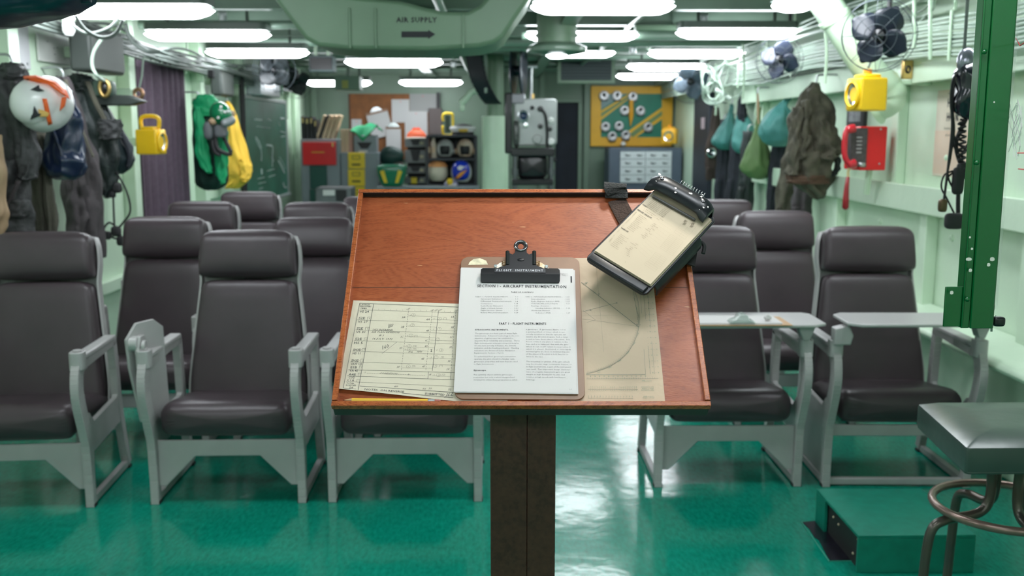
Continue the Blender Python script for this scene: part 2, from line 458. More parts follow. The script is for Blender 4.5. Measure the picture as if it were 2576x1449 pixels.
# ================================================================== DUCTS, TRUNK, PIPES
def air_duct():
    Y0, Y1 = 5.0, 5.55
    def q(px, py): v = P(px, py, Y0); return (v.x, v.z)
    outer = [q(*p) for p in ((670, -60), (692, 0), (718, 35), (745, 70), (768, 98), (800, 116), (880, 124), (1080, 126), (1205, 118), (1245, 108), (1268, 92), (1300, 42), (1330, 0), (1352, -60))]
    inner = [q(*p) for p in ((1245, -60), (1222, -5), (1205, 14), (1175, 29), (1112, 28), (1060, 16), (1010, 2), (900, -8), (830, -20), (800, -60))]
    t = thing('air_duct', 'big U-shaped green air duct with a black arrow on its face', 'air duct', (P(1020, 100, Y0).x, Y0, 2.0))
    m_ = MB(); m_.prism(outer + inner, Y0, Y1, 'y')
    o = m_.build('duct_body', DUCT, None, bevel=.02); o.location -= t.location; o.parent = t
    for px in (880, 945, 1165):
        s_ = MB(); a = P(px, 20 if px < 1000 else 36, Y0-.002); b = P(px, 122, Y0-.002); s_.box(((a.x+b.x)/2, Y0-.004, (a.z+b.z)/2), (.012, .012, a.z-b.z))
        o = s_.build('seam', DUCT, None, bevel=.003); o.location -= t.location; o.parent = t
    ar = MB(); pts = [(1010, 79), (1077, 79), (1077, 75), (1095, 86), (1077, 98), (1077, 94), (1010, 94)]
    ar.prism([(P(x, y, Y0-.003).x, P(x, y, Y0-.003).z) for x, y in pts], Y0-.0035, Y0-.0015, 'y')
    o = ar.build('painted_arrow', INK, None, smooth=0); o.location -= t.location; o.parent = t
    tx = text_part([('AIR SUPPLY', 0, 0, .034, 'CENTER', {'bold': .001, 'sp': 1.15})], 'stencil_lettering', INK, t, z=0)
    p = P(1048, 56, Y0-.002); tx.location = p - t.location; tx.rotation_euler = (pi/2, 0, 0)
air_duct()

def round_trunk():
    c = P(1400, 130, 7.2)
    t = thing('ventilation_trunk', 'round green ventilation trunk ending in a flat disc diffuser', 'air trunk', c)
    m_ = MB(); m_.cyl((0, 0, .06), (0, 0, ZC-c.z), .14, seg=28); m_.cyl((0, 0, .10), (0, 0, .12), .152, seg=28); m_.build('trunk', DUCT, t)
    m_ = MB(); m_.lathe([(.0, -.030), (.10, -.026), (.21, -.005), (.215, .015), (.21, .03), (.145, .06), (0, .065)], 36); m_.build('disc_diffuser', mat('disc_green', (.16, .24, .18), .22), t)
    m_ = MB(); m_.lathe([(.0, -.05), (.05, -.048), (.075, -.03), (.075, -.02)], 20, Matrix.Translation((.0, -.02, 0))); m_.build('lamp_lens', mat('lens_glow', (.9, .97, 1), .3, emit=4), t)
round_trunk()

def big_pipe():
    pts = [P(1985, -120, 5.6), P(2065, -10, 5.6), P(2120, 75, 5.6), P(2190, 180, 5.6), P(2236, 220, 5.60), P(2247, 244, 5.60), P(2240, 264, 5.61), P(2218, 275, 5.645)]
    t = thing('vent_pipe', 'fat pale green vent pipe slanting down to an open elbow mouth beside the yellow lantern', 'pipe', pts[4])
    m_ = MB(); r = [.084]*4 + [.076, .066, .058, .056]; sp = smoothpath(pts, 5); rr = [r[min(7, i//5)] for i in range(len(sp))]
    m_.tube([p - t.location for p in sp], rr, 20, caps=False); m_.build('pipe', PALE, t, smooth=180)
    e = pts[-1] - t.location; d = (pts[-1]-pts[-2]).normalized(); q = d.to_track_quat('Z', 'Y').to_matrix().to_4x4()
    m_ = MB(); m_.lathe([(.054, -.02), (.060, .01), (.074, .022), (.077, .03), (.072, .03), (.05, 0)], 24, Matrix.Translation(e) @ q); m_.build('flared_mouth', PALE, t)
    m_ = MB(); a = P(2100, 45, 5.6) - t.location; d = (P(2120, 75, 5.6) - P(2090, 28, 5.6)).normalized(); m_.cyl(a - d*.015, a + d*.015, .090, seg=24); m_.build('flange', PALE, t, bevel=.004); m_ = MB(); a = P(2215, 207, 5.6) - t.location; m_.cyl(a-d*.012, a+d*.012, .085, seg=24); m_.build('flange', PALE, t, bevel=.004)
big_pipe()

# pipes of the overhead
rnd = random.Random(4)
def pipe(pts, r, m, label, group='pipes running along the overhead', n=5):
    m_ = MB(); m_.tube(smoothpath(pts, n) if len(pts) > 2 else pts, r, 12)
    o = m_.build('ceiling_pipe', m, None, smooth=60, origin=Vector(pts[0])); return tag(o, label, 'pipe', group)
LBA = 'slim green pipe running fore and aft high between the ceiling lights'
for (x, z, r) in ((-.35, 2.33, .03), (1.0, 2.35, .02)):
    pipe([(x, 5.7, z), (x, 13.9, z)], r, BEAM, LBA)
LBB = 'slim green pipe crossing the overhead between two rows of lights'
for (y, z, r, x0, x1) in ((7.2, 2.30, .03, -2.5, -.3), (8.05, 2.31, .035, .2, 2.3), (8.9, 2.34, .045, -2.5, 2.3), (9.8, 2.36, .03, -.2, 2.3), (10.05, 2.37, .03, -2.5, .3), (11.0, 2.38, .045, -2.3, 2.3), (11.7, 2.40, .03, -2.4, 1.2), (12.4, 2.40, .035, 0, 2.3), (13.2, 2.40, .05, -2.4, 2.2)):
    pipe([(x0, y, z), (x1, y, z)], r, BEAM, LBB)
# small bright fittings along the overhead
def fitting(px, py, Y, k):
    c = P(px, py, Y)
    t = thing('pipe_clamp', 'small shiny pipe clamp on the overhead between the lights', 'clamp', c, 0, 'clamps on the overhead')
    m_ = MB(); m_.cyl((0, 0, -.02), (0, 0, .03), .03); m_.cyl((-.03, 0, .03), (.03, 0, .03), .02); m_.build('clamp_body', STEEL, t, bevel=.004)
    m_ = MB(); m_.cyl((0, 0, .02), (0, 0, max(.05, ZC-c.z)), .008); m_.build('hanger_rod', BEAM, t)
for k, (px, py, Y) in enumerate(((1592, 128, 9), (1640, 72, 8.4), (1770, 50, 7.6), (1585, 103, 10), (560, 45, 7.5), (665, 110, 9), (1120, 135, 9), (1140, 165, 10), (1670, 115, 9.6))): fitting(px, py, Y, k)
# ================================================================== LECTERN
def wood(name, c1, c2, dark, rough, sc_=1.0, scratch=0):
    m = mat(name, c1, rough, spec=.35, coat=.08); nt = m.node_tree; b = nt.nodes['Principled BSDF']
    tc = [n for n in nt.nodes if n.type == 'TEX_COORD'][0]
    mp = nt.nodes.new('ShaderNodeMapping'); mp.inputs['Scale'].default_value = (1.6*sc_, 7*sc_, 1.6*sc_); nt.links.new(tc.outputs['Object'], mp.inputs[0])
    n1 = nt.nodes.new('ShaderNodeTexNoise'); n1.inputs['Scale'].default_value = 1.5; n1.inputs['Detail'].default_value = 3; n1.inputs['Distortion'].default_value = 1.2
    nt.links.new(mp.outputs[0], n1.inputs['Vector'])
    wv = nt.nodes.new('ShaderNodeMath'); wv.operation = 'MULTIPLY'; wv.inputs[1].default_value = 70; nt.links.new(n1.outputs['Fac'], wv.inputs[0])
    sn = nt.nodes.new('ShaderNodeMath'); sn.operation = 'SINE'; nt.links.new(wv.outputs[0], sn.inputs[0])
    n2 = nt.nodes.new('ShaderNodeTexNoise'); n2.inputs['Scale'].default_value = 60; n2.inputs['Detail'].default_value = 6; nt.links.new(mp.outputs[0], n2.inputs['Vector'])
    ma = nt.nodes.new('ShaderNodeMath'); ma.operation = 'MULTIPLY_ADD'; ma.inputs[1].default_value = .10; nt.links.new(sn.outputs[0], ma.inputs[0]); nt.links.new(n2.outputs['Fac'], ma.inputs[2])
    cr = nt.nodes.new('ShaderNodeValToRGB'); e = cr.color_ramp.elements; e[0].position = .28; e[0].color = (*dark, 1); e[1].position = .78; e[1].color = (*c2, 1)
    k = e.new(.48); k.color = (*c1, 1); nt.links.new(ma.outputs[0], cr.inputs[0])
    n3 = nt.nodes.new('ShaderNodeTexNoise'); n3.inputs['Scale'].default_value = 3.5; n3.inputs['Detail'].default_value = 4; nt.links.new(tc.outputs['Object'], n3.inputs['Vector'])
    mx = nt.nodes.new('ShaderNodeMix'); mx.data_type = 'RGBA'; mx.blend_type = 'MULTIPLY'; mx.inputs[0].default_value = .55
    c3 = nt.nodes.new('ShaderNodeValToRGB'); c3.color_ramp.elements[0].position = .3; c3.color_ramp.elements[0].color = (.62, .55, .5, 1); c3.color_ramp.elements[1].position = .65; c3.color_ramp.elements[1].color = (1.15, 1.1, 1.05, 1)
    nt.links.new(n3.outputs['Fac'], c3.inputs[0]); nt.links.new(cr.outputs[0], mx.inputs[6]); nt.links.new(c3.outputs[0], mx.inputs[7]); out = mx.outputs[2]
    if scratch:
        mp2 = nt.nodes.new('ShaderNodeMapping'); mp2.inputs['Scale'].default_value = (8, 60, 8); mp2.inputs['Rotation'].default_value = (0, 0, .9); nt.links.new(tc.outputs['Object'], mp2.inputs[0])
        n4 = nt.nodes.new('ShaderNodeTexNoise'); n4.inputs['Scale'].default_value = 2.2; n4.inputs['Detail'].default_value = 2; nt.links.new(mp2.outputs[0], n4.inputs['Vector'])
        c4 = nt.nodes.new('ShaderNodeValToRGB'); c4.color_ramp.elements[0].position = .735; c4.color_ramp.elements[1].position = .755; nt.links.new(n4.outputs['Fac'], c4.inputs[0])
        m2 = nt.nodes.new('ShaderNodeMix'); m2.data_type = 'RGBA'; m2.inputs[7].default_value = (.62, .38, .2, 1); nt.links.new(c4.outputs[0], m2.inputs[0]); nt.links.new(out, m2.inputs[6]); out = m2.outputs[2]
    nt.links.new(out, b.inputs['Base Color'])
    bp = nt.nodes.new('ShaderNodeBump'); bp.inputs['Strength'].default_value = .12; bp.inputs['Distance'].default_value = .003
    nt.links.new(ma.outputs[0], bp.inputs['Height']); nt.links.new(bp.outputs[0], b.inputs['Normal'])
    return m
WOODP = wood('lectern_ply', (.29, .072, .024), (.33, .092, .034), (.22, .050, .016), .40, scratch=1)
WOODR = wood('lectern_rim', (.36, .095, .03), (.46, .15, .05), (.16, .035, .012), .3, 3)
WOODD = wood('lectern_post', (.060, .026, .018), (.075, .033, .022), (.042, .018, .013), .45, 1.2)

UV = CAMR @ Vector((1, 0, 0))
BB = CAMO + ray(1311, 1018)*1.725; TT = CAMO + ray(1309, 475)*2.038
VV = TT - BB; BH = VV.length; VV = (VV - UV*UV.dot(VV)).normalized(); WW = UV.cross(VV)
LM = Matrix.Translation(BB - WW*.012) @ Matrix((UV, VV, WW)).transposed().to_4x4()      # board surface frame
LMI = LM.inverted()
def brd(px, py, n=0.0):
    d = ray(px, py); O_ = BB + WW*(n-.012); t = (O_ - CAMO).dot(WW)/d.dot(WW); q = LMI @ (CAMO + d*t); return q.x, q.y

LW = .66
lect = thing('lectern', 'wooden lectern with a slanted reddish brown top on a dark post', 'lectern', (BB.x, 1.88, 0))
bm_ = MB(); bm_.box((0, BH/2, -.006), (LW-.004, BH-.004, .012))
def lput(o, parent=lect): o.parent = parent; o.matrix_parent_inverse = Matrix.Identity(4); o.matrix_local = Matrix.Translation(-lect.location) @ LM; return o
board = lput(bm_.build('writing_board', WOODP, None, bevel=.001))
def rim(c, d): return lput(MB().box(c, d).build('rim', WOODR, None, bevel=.0012))
rim((0, .004, .004), (LW, .010, .012)); rim((0, BH-.005, -.002), (LW, .010, .028))
rim((-LW/2+.005, BH/2, -.002), (.010, BH-.02, .026)); rim((LW/2-.005, BH/2, -.002), (.010, BH-.02, .026))
lput(MB().box((0, BH-.0108, .0055), (LW-.02, .0014, .0125)).build('rim_dark_strip', mat('strip_black', (.012, .006, .005), .8), None))  # black strip along the inner face of the top rim
fr = MB(); fr.box((0, .011, -.0135), (LW-.003, .022, .023)); fr.box((0, BH-.05, -.03), (LW-.02, .05, .034)); fr.box((0, BH/2, -.03), (.2, BH-.1, .034))
lput(fr.build('underframe', mat('underframe_dark', (.035, .034, .030), .6), None, bevel=.002))
sm = MB(); sm.box((-.08, .266, .0001), (.49, .0012, .0004)); sm.box((.285, .266, .0001), (.07, .0012, .0004))
lput(sm.build('plank_seam', mat('seam_dark', (.06, .02, .01), .7), None, smooth=0))
pa = P(1233, 1045, 1.80); pb = P(1399, 1045, 1.80); pcx = (pa.x+pb.x)/2 - lect.location.x; pw = pb.x-pa.x
m_ = MB(); m_.box((pcx-pw*.22, -.045, .60), (pw*.56, .07, 1.2)); m_.build('post_plank', WOODD, lect, bevel=.002)
m_ = MB(); m_.box((pcx+pw*.28, -.035, .60), (pw*.44-.0008, .09, 1.2)); m_.build('post_plank', WOODD, lect, bevel=.002)
m_ = MB(); m_.box((pcx, 0, .02), (.46, .46, .04)); m_.build('base_board', WOODD, lect, bevel=.004)

def bthing(name, label, cat, u, v, n=0, rot=0):
    o = bpy.data.objects.new(name, None); col.objects.link(o); o.empty_display_size = .02
    o.matrix_world = LM @ Matrix.Translation((u, v, n)) @ Matrix.Rotation(R(rot), 4, 'Z'); return tag(o, label, cat)

class Zoom:
    """reads positions off the flat thing lying on the board at height n, in its own plane"""
    def __init__(s, x0, y0, k, n, u, v, rot): s.a = (x0, y0, k, n, u, v, R(rot))
    def __call__(s, zx, zy, n=None):
        x0, y0, k, n0, u, v, r = s.a; U, V = brd(x0+zx/k, y0+zy/k, n0 if n is None else n); dx, dy = U-u, V-v
        return dx*cos(r)+dy*sin(r), -dx*sin(r)+dy*cos(r)
    def t(s, txt, x0, y0, x1, y1, h, **o):
        a = s(x0, y0); b = s(x1, y1); c = s(x0, y0-h); size = math.hypot(a[0]-c[0], a[1]-c[1])/.72
        d = dict(o); d['w'] = math.hypot(b[0]-a[0], b[1]-a[1]); d['rot'] = math.degrees(math.atan2(b[1]-a[1], b[0]-a[0]))
        return (txt, a[0], a[1], size, 'LEFT', d)
    def l(s, x0, y0, x1, y1, wd): a = s(x0, y0); b = s(x1, y1); return (*a, *b, wd)
    def d(s, x0, y0, x1, y1, wd, n, duty=.6): a = s(x0, y0); b = s(x1, y1); return dashed(*a, *b, wd, n, duty)

# ------------------------------------------------------------------ air plan sheet
PAPERY = mat('cream_paper', (.59, .54, .43), .8, var=.05, vscale=9, bump=.15, bscale=30)
PENCILI = mat('pencil_marks', (.09, .09, .09), .8)
FAINTI = mat('faint_print', (.30, .30, .27), .8)
def sheet_mb(w, h, z, curl=None, nu=24, nv=16, x0=0, y0=0, th=.0003):
    mb = MB(); f = curl or (lambda x, y: 0)
    for dz in (0, -th): mb.grid(lambda a, b: (x0+a*w, y0+b*h, z+dz+f(x0+a*w, y0+b*h)), nu, nv)
    return mb
su, sv = brd(889, 756); ROT1 = -2.3
asheet = bthing('paper_sheet', 'cream handwritten air plan sheet at the left of the lectern top, partly under the clipboard', 'paper', su, sv, .0006, ROT1)
Z1 = Zoom(840, 740, 5.176, .0006, su, sv, ROT1)
_, hb = Z1(40, 1240); SH = -hb + .002
def curl1(x, y):
    b = max(0, 1-(y+SH+.066*x)/.05); return .005*b*b*max(0, 1-x/.16) + .0012*(1+sin(x*20))*b
sb_ = MB()
for dz_ in (0, -.0003): sb_.grid(lambda a, b: (a*.30, -b*(SH+.066*a*.30), dz_+curl1(a*.30, -b*(SH+.066*a*.30))), 30, 20)
sb_.build('sheet', PAPERY, asheet, smooth=180)
I1 = []
L_ = []
T = lambda *a, **k: I1.append(Z1.t(*a, **k))
for s_, x0, y, x1, h in (('LAUNCH', 345, 145, 465, 17), ('RECOVERY', 343, 167, 490, 17), ('TIMES', 342, 193, 428, 17), ('VS 24', 333, 240, 455, 28), ('S2E', 320, 325, 405, 30),
    ('VS 27', 312, 372, 438, 28), ('S2E', 296, 460, 378, 30), ('VS 31', 287, 506, 405, 28), ('S2E', 273, 598, 362, 32), ('HS 5', 258, 648, 376, 30), ('SH3D', 247, 738, 357, 30),
    ('HS 11', 240, 783, 342, 30), ('SH3D', 225, 880, 330, 32), ('VAW 121', 218, 922, 360, 28), ('E1B', 212, 968, 298, 32), ('VA 45', 204, 1010, 312, 30), ('A4E', 192, 1062, 285, 30),
    ('COD', 190, 1105, 275, 32), ('C I A', 170, 1143, 265, 28), ('TOTAL', 165, 1183, 268, 20), ('SORTIES', 157, 1212, 292, 20)):
    T(s_, x0, y, x1, y+2, h, bold=.00005)
for s_, x0, y, x1, h in (('USS INTREPID', 498, 470, 770, 20), ('AIR PLAN REVISION', 485, 503, 855, 20), ('# 1', 582, 545, 648, 24), ('16 JULY, 1972', 490, 590, 762, 22), ('CONDITION', 592, 1040, 828, 20), ('V', 952, 1055, 985, 24)):
    T(s_, x0, y, x1, y+8, h, shear=.3)
T('NOTES  ON REVERSE', 398, 1270, 915, 1296, 26, bold=.00004); T('SUBMITTED', 1182, 1312, 1445, 1325, 26, bold=.00004); T('JLL', 1450, 1335, 1555, 1325, 44, shear=.5)
T('26', 200, 1245, 255, 1248, 26); T('1600', 950, 215, 998, 190, 18); T('1930', 1265, 230, 1308, 208, 18); T('1956', 1316, 228, 1358, 205, 16); T('2030', 1362, 225, 1414, 205, 18); T('2300', 1575, 235, 1620, 215, 18)
for s_, x0, y, x1 in (('3A', 880, 315, 928), ('4A', 1197, 342, 1246), ('5A', 1520, 310, 1565), ('3B', 870, 438, 918), ('4B', 1198, 488, 1238), ('5B', 1520, 445, 1562), ('3C', 862, 570, 908), ('4C', 1186, 618, 1224), ('5C', 1508, 575, 1548),
    ('3D', 848, 714, 892), ('4D', 1178, 690, 1224), ('5D', 1500, 705, 1545), ('4E', 1130, 855, 1180), ('5E', 1478, 885, 1522), ('3F', 812, 962, 862), ('4F', 1145, 955, 1190), ('5F', 1460, 992, 1508), ('P/G', 968, 765, 1028), ('HHH', 1078, 762, 1150), ('160', 620, 725, 722), ('8/0', 782, 1225, 835), ('9/6', 1150, 1248, 1200), ('3/9', 1230, 1245, 1275), ('7/2', 1482, 1255, 1530), ('4F', 1238, 1062, 1270)):
    T(s_, x0, y, x1, y-2 if s_ != '160' else y-30, 24 if s_ != '160' else 50, shear=.35)
for s_, x, y in (('1', 985, 287), ('7', 1030, 280), ('2', 1295, 328), ('7', 1372, 328), ('1', 970, 418), ('7', 1016, 414), ('1', 1292, 465), ('7', 1370, 462), ('2', 952, 552), ('7', 998, 550), ('7', 1350, 596), ('1', 932, 686), ('7', 976, 685), ('6', 1050, 686), ('2', 928, 726), ('13', 970, 728), ('5', 1045, 727),
    ('1', 1332, 738), ('13', 1386, 738), ('1', 1258, 832), ('7', 1325, 830), ('2', 1405, 832), ('2', 962, 952), ('5', 1035, 952), ('7', 1312, 945), ('2', 1298, 1062), ('10', 1348, 1064), ('4', 1424, 1064), ('4', 455, 325), ('4', 430, 462), ('4', 410, 600), ('3', 392, 730), ('4', 368, 880), ('5', 350, 966), ('2', 342, 1062), ('2', 400, 1030)):
    T(s_, x, y, x+(12 if len(s_) == 1 else 24), y, 18, shear=.2)
for (x0, y0, x1, y1, wd) in ((337, 118, 1650, 170, .0008), (337, 118, 128, 1245, .0008), (518, 125, 322, 1268, .0008), (332, 205, 500, 210, .0004), (505, 208, 1640, 245, .0004), (300, 335, 1630, 382, .0004), (280, 465, 1620, 518, .0004), (262, 605, 1610, 650, .0004), (236, 742, 1600, 790, .0004), (210, 882, 1590, 925, .0004), (186, 985, 1585, 1022, .0006), (172, 1070, 1580, 1116, .0006), (160, 1150, 1570, 1202, .0004), (340, 1212, 1560, 1280, .0008), (128, 1245, 1555, 1350, .0008),
    (1360, 228, 1282, 1000, .0007), (1232, 1008, 1222, 1105, .0006), (1526, 1015, 1518, 1116, .0006), (625, 775, 825, 622, .0004), (970, 283, 1345, 292, .0003), (948, 415, 1335, 432, .0003), (930, 550, 1322, 568, .0003), (912, 686, 1308, 700, .0003), (905, 727, 1228, 740, .0003), (1270, 328, 1630, 342, .0003), (1256, 468, 1615, 480, .0003), (1242, 600, 1605, 612, .0003), (1215, 835, 1590, 842, .0003), (880, 960, 1282, 968, .0003), (1275, 1066, 1515, 1072, .0003), (500, 470, 770, 480, .0003)):
    L_.append(Z1.l(x0, y0, x1, y1, wd))
for (x0, y0, x1, y1, n) in ((970, 225, 875, 998, 24), (1280, 235, 1195, 1000, 24), (1585, 235, 1518, 1100, 24), (430, 1032, 1195, 1060, 34)): L_ += Z1.d(x0, y0, x1, y1, .0005, n)
for i in range(14): L_.append(Z1.l(584+78*i, 207+2.4*i, 584+78*i, 190+2.4*i, .0003))
for (cx_, cy_) in ((1036, 273), (1376, 320), (1022, 406), (1372, 454), (1004, 540), (1354, 588), (982, 678), (982, 720), (1396, 730), (1332, 822), (970, 942), (1316, 936), (1360, 1054)):
    c_ = Z1(cx_, cy_); L_ += circ(c_[0], c_[1], .0036, .0003, 12)
for (x_, y_) in ((440, 298), (414, 432), (396, 570), (372, 706), (350, 848), (334, 936), (320, 1030), (302, 1118)):
    L_ += [Z1.l(x_, y_, x_+45, y_, .0004), Z1.l(x_, y_, x_-6, y_+38, .0004)]
for (x_, y_) in ((1430, 310), (1052, 536), (1036, 668), (1034, 708), (1396, 812), (1022, 930), (1376, 926), (1410, 1042)):
    L_ += [Z1.l(x_, y_, x_+36, y_, .0003), Z1.l(x_, y_, x_-3, y_+26, .0003), Z1.l(x_+36, y_, x_+33, y_+26, .0003)]
pts_ = [Z1(x, y) for (x, y) in ((1258, 722), (1282, 724), (1268, 738), (1282, 754), (1256, 752), (1268, 738))]
hb_ = MB(); hb_.add([(x, y, .0005) for x, y in pts_], [(0, 1, 2), (2, 3, 4)])
L_ += [Z1.l(705+8*i, 445-3*i, 715+9*i, 385+4*(i % 3), .0004) for i in range(8)]
def inkobj(items, segs, parent, mt, name, z=.0004, extra=None, curl=None):
    if items: o = text_part(items, name+'_lettering', mt, parent, z)
    mb = lines_mb(segs, z, extra)
    if curl:
        for v in mb.v: v.z += curl(v.x, v.y)
        if items:
            for v in o.data.vertices: v.co.z += curl(v.co.x, v.co.y)
    mb.build(name+'_ruling', mt, parent, smooth=0)
inkobj(I1, L_, asheet, PENCILI, 'handwritten', extra=hb_, curl=curl1)

# ------------------------------------------------------------------ maneuvering chart at the right
PAPERM = mat('tan_chart_paper', (.53, .41, .30), .8, var=.06, vscale=7, bump=.2, bscale=24)
GREENI = mat('green_print', (.12, .24, .19), .8)
mu, mv = brd(1457, 650); ROT2 = -.6
msheet = bthing('chart_sheet', 'tan plotting chart with a compass arc, at the right under the kneeboard', 'chart', mu, mv, .0005, ROT2)
Z2 = Zoom(1450, 640, 3.812, .0005, mu, mv, ROT2)
br = Z2(850, 1420); tr = Z2(722, 335)
mw = br[0]; mh = -br[1]; ml = -.08
def mcurl(x, y): return .0012*(1+sin(x*33+y*12))*(.3+.7*min(1, (x-ml)/.2))
m_ = MB()
for dz in (0, -.0003): m_.grid(lambda a, b: (ml+a*(mw-ml), -mh+b*mh, dz+mcurl(ml+a*(mw-ml), -mh+b*mh)), 30, 24)
m_.build('sheet', PAPERM, msheet, smooth=180)
L2 = []; I2 = []
for (x0, y0, x1, y1, wd) in ((48, 270, 597, 706, .0009), (60, 550, 390, 470, .0005), (60, 620, 597, 700, .0003), (60, 535, 180, 628, .0003), (100, 655, 185, 628, .0003), (540, 330, 600, 700, .0004),
    (610, 340, 662, 1158, .0004), (640, 345, 708, 1155, .0004), (680, 350, 748, 1155, .0004), (95, 1157, 662, 1157, .0006), (95, 1197, 785, 1197, .0004), (110, 1298, 590, 1298, .0004), (110, 1384, 545, 1384, .0004), (180, 10, 262, 940, .0002), (60, 585, 720, 592, .0002), (550, 420, 598, 620, .0005)):
    L2.append(Z2.l(x0, y0, x1, y1, wd))
arc = [Z2(*p) for p in smoothpath([Vector(p+(0,)) for p in ((545, 330), (588, 450), (602, 570), (598, 700), (560, 830), (490, 945), (400, 1025), (300, 1085), (200, 1120), (95, 1150))], 6) for p in [(p[0], p[1])]]
for a, b in zip(arc, arc[1:]): L2.append((*a, *b, .0005))
cc_ = Z2(60, 600)
for i, (a, b) in enumerate(zip(arc, arc[1:])):
    for f in (0, .33, .66):
        x, y = a[0]+(b[0]-a[0])*f, a[1]+(b[1]-a[1])*f; d = Vector((cc_[0]-x, cc_[1]-y)).normalized()*(.005 if (f == 0) else .0028); L2.append((x, y, x+d.x, y+d.y, .00022))
for s_, x0, y, x1, y1 in (('160', 200, 1142, 232, 1132), ('150', 308, 1100, 340, 1082), ('140', 403, 1040, 432, 1018), ('130', 482, 965, 508, 940), ('120', 545, 880, 566, 855), ('110', 585, 790, 600, 765), ('100', 606, 690, 618, 690), ('TIME in minutes', 625, 1224, 724, 1224), ('DISTANCE in yards', 622, 1283, 740, 1283), ('Relative or Actual', 630, 1297, 738, 1297), ('DISTANCE in miles', 622, 1312, 745, 1312), ('SPEED in knots', 640, 1372, 738, 1372), ('Relative or Actual', 636, 1386, 745, 1386)):
    I2.append(Z2.t(s_, x0, y, x1, y1, 10))
for i in range(30):
    x = 110+22*i; L2.append(Z2.l(x, 1197, x, 1187 if i % 4 else 1178, .0003))
    if i % 2 and x < 700: I2.append(Z2.t(str(i), x-5, 1180, x+7, 1180, 14))
for i in range(26):
    x = 135+17.6*i; L2.append(Z2.l(x, 1298, x, 1288, .0003))
    if i not in (9, 10, 14, 15): I2.append(Z2.t(str(10+i*3), x-4, 1282, x+4, 1282, 12)); I2.append(Z2.t(str(i % 9), x-3, 1314, x+4, 1314, 9))
for i in range(16):
    x = 115+28*i; L2.append(Z2.l(x, 1384, x, 1374, .0003)); I2.append(Z2.t(str(i*2), x-4, 1370, x+6, 1370, 11))
for i in range(14):
    y = 420+56*i; x = 655+.063*(y-345); x2 = 692+.084*(y-345)
    I2.append(Z2.t(str(70-5*i), x+18, y, x+34, y, 9)); I2.append(Z2.t(str(70-5*i), x2+18, y, x2+34, y, 9)); L2.append(Z2.l(x-6, y-4, x+6, y-4, .0003)); L2.append(Z2.l(x2-5, y-4, x2+8, y-4, .0003))
for (x_, y_) in ((385, 472), (215, 385), (172, 370), (580, 682), (135, 536), (95, 280)):
    L2 += [Z2.l(x_-8, y_-8, x_+8, y_+8, .0005), Z2.l(x_-8, y_+8, x_+8, y_-8, .0005)]
I2.append(Z2.t('0900', 74, 285, 110, 278, 9)); L2 += circ(*Z2(80, 285), .002, .0003, 8)
inkobj(I2, [], msheet, GREENI, 'printed', .0012, curl=mcurl); inkobj([], L2, msheet, mat('chart_lines', (.16, .20, .17), .8), 'printed_scale', .0006, curl=mcurl)

# ------------------------------------------------------------------ clipboard
CLIPB = mat('hardboard_brown', (.24, .13, .075), .45, var=.12, vscale=14)
u0, v0 = brd(1160, 648, .004); u1, _ = brd(1457, 650, .004); cw = .229; chh = .322
cuc = (u0+u1)/2; cb = bthing('clipboard', 'brown hardboard clipboard with a black spring clip, in the middle of the lectern top', 'clipboard', cuc, v0, .0028, -.4)
bo = MB(); bo.prism([(x, y-chh/2) for x, y in rrect(cw, chh, .016, 5)], 0, .0032); bo.build('backboard', CLIPB, cb, bevel=.0006)
st = MB()                                   # worn sticker remains
st.add([(*q, .0036) for q in [(-.098, -.014), (-.09, -.006), (-.078, -.004), (-.066, -.010), (-.062, -.02), (-.10, -.021)]], [(0, 1, 2, 3, 4, 5)]); st.build('torn_sticker', mat('sticker_remains', (.66, .60, .42), .6, var=.3, vscale=90), cb, smooth=0)
Z4 = Zoom(1150, 600, 7.245, .018, cuc, v0, -.4)
def q4(x, y, n=.018): return Z4(x, y, n)
bp_ = MB(); pl = [q4(*p, .009) for p in ((655, 535), (690, 500), (780, 440), (870, 405), (1440, 405), (1540, 440), (1630, 500), (1672, 540), (1600, 600), (720, 600))]
bp_.prism(pl, .004, .006); bp_.build('base_plate', mat('plate_worn', (.62, .6, .52), .35, metal=.6, color2=(.45, .3, .15), vscale=70), cb, bevel=.0004)
for (x, y) in ((700, 510), (1625, 520)):
    c = q4(x, y, .009); m_ = MB(); m_.cyl((c[0], c[1], .005), (c[0], c[1], .009), .0035, seg=16); m_.cyl((c[0], c[1], .009), (c[0], c[1], .0105), .0018, seg=12); m_.build('rivet', CHROME, cb, bevel=.0003)
BENAM = mat('clip_black_enamel', (.008, .008, .010), .34, spec=.3)
def arc_pts(cx, cy, r, a0, a1, n=10): return [(cx+r*cos(R(a0+(a1-a0)*i/n)), cy+r*sin(R(a0+(a1-a0)*i/n))) for i in range(n+1)]
neck = [(690, 560), (780, 520), (870, 500), (905, 470), (905, 240), (935, 225), (962, 270), (1010, 290), (1050, 260), (1058, 200)] + arc_pts(1160, 140, 118, 155, 385, 18) + [(1265, 200), (1270, 260), (1310, 290), (1365, 270), (1390, 235), (1420, 240), (1425, 470), (1460, 500), (1540, 525), (1620, 565)]
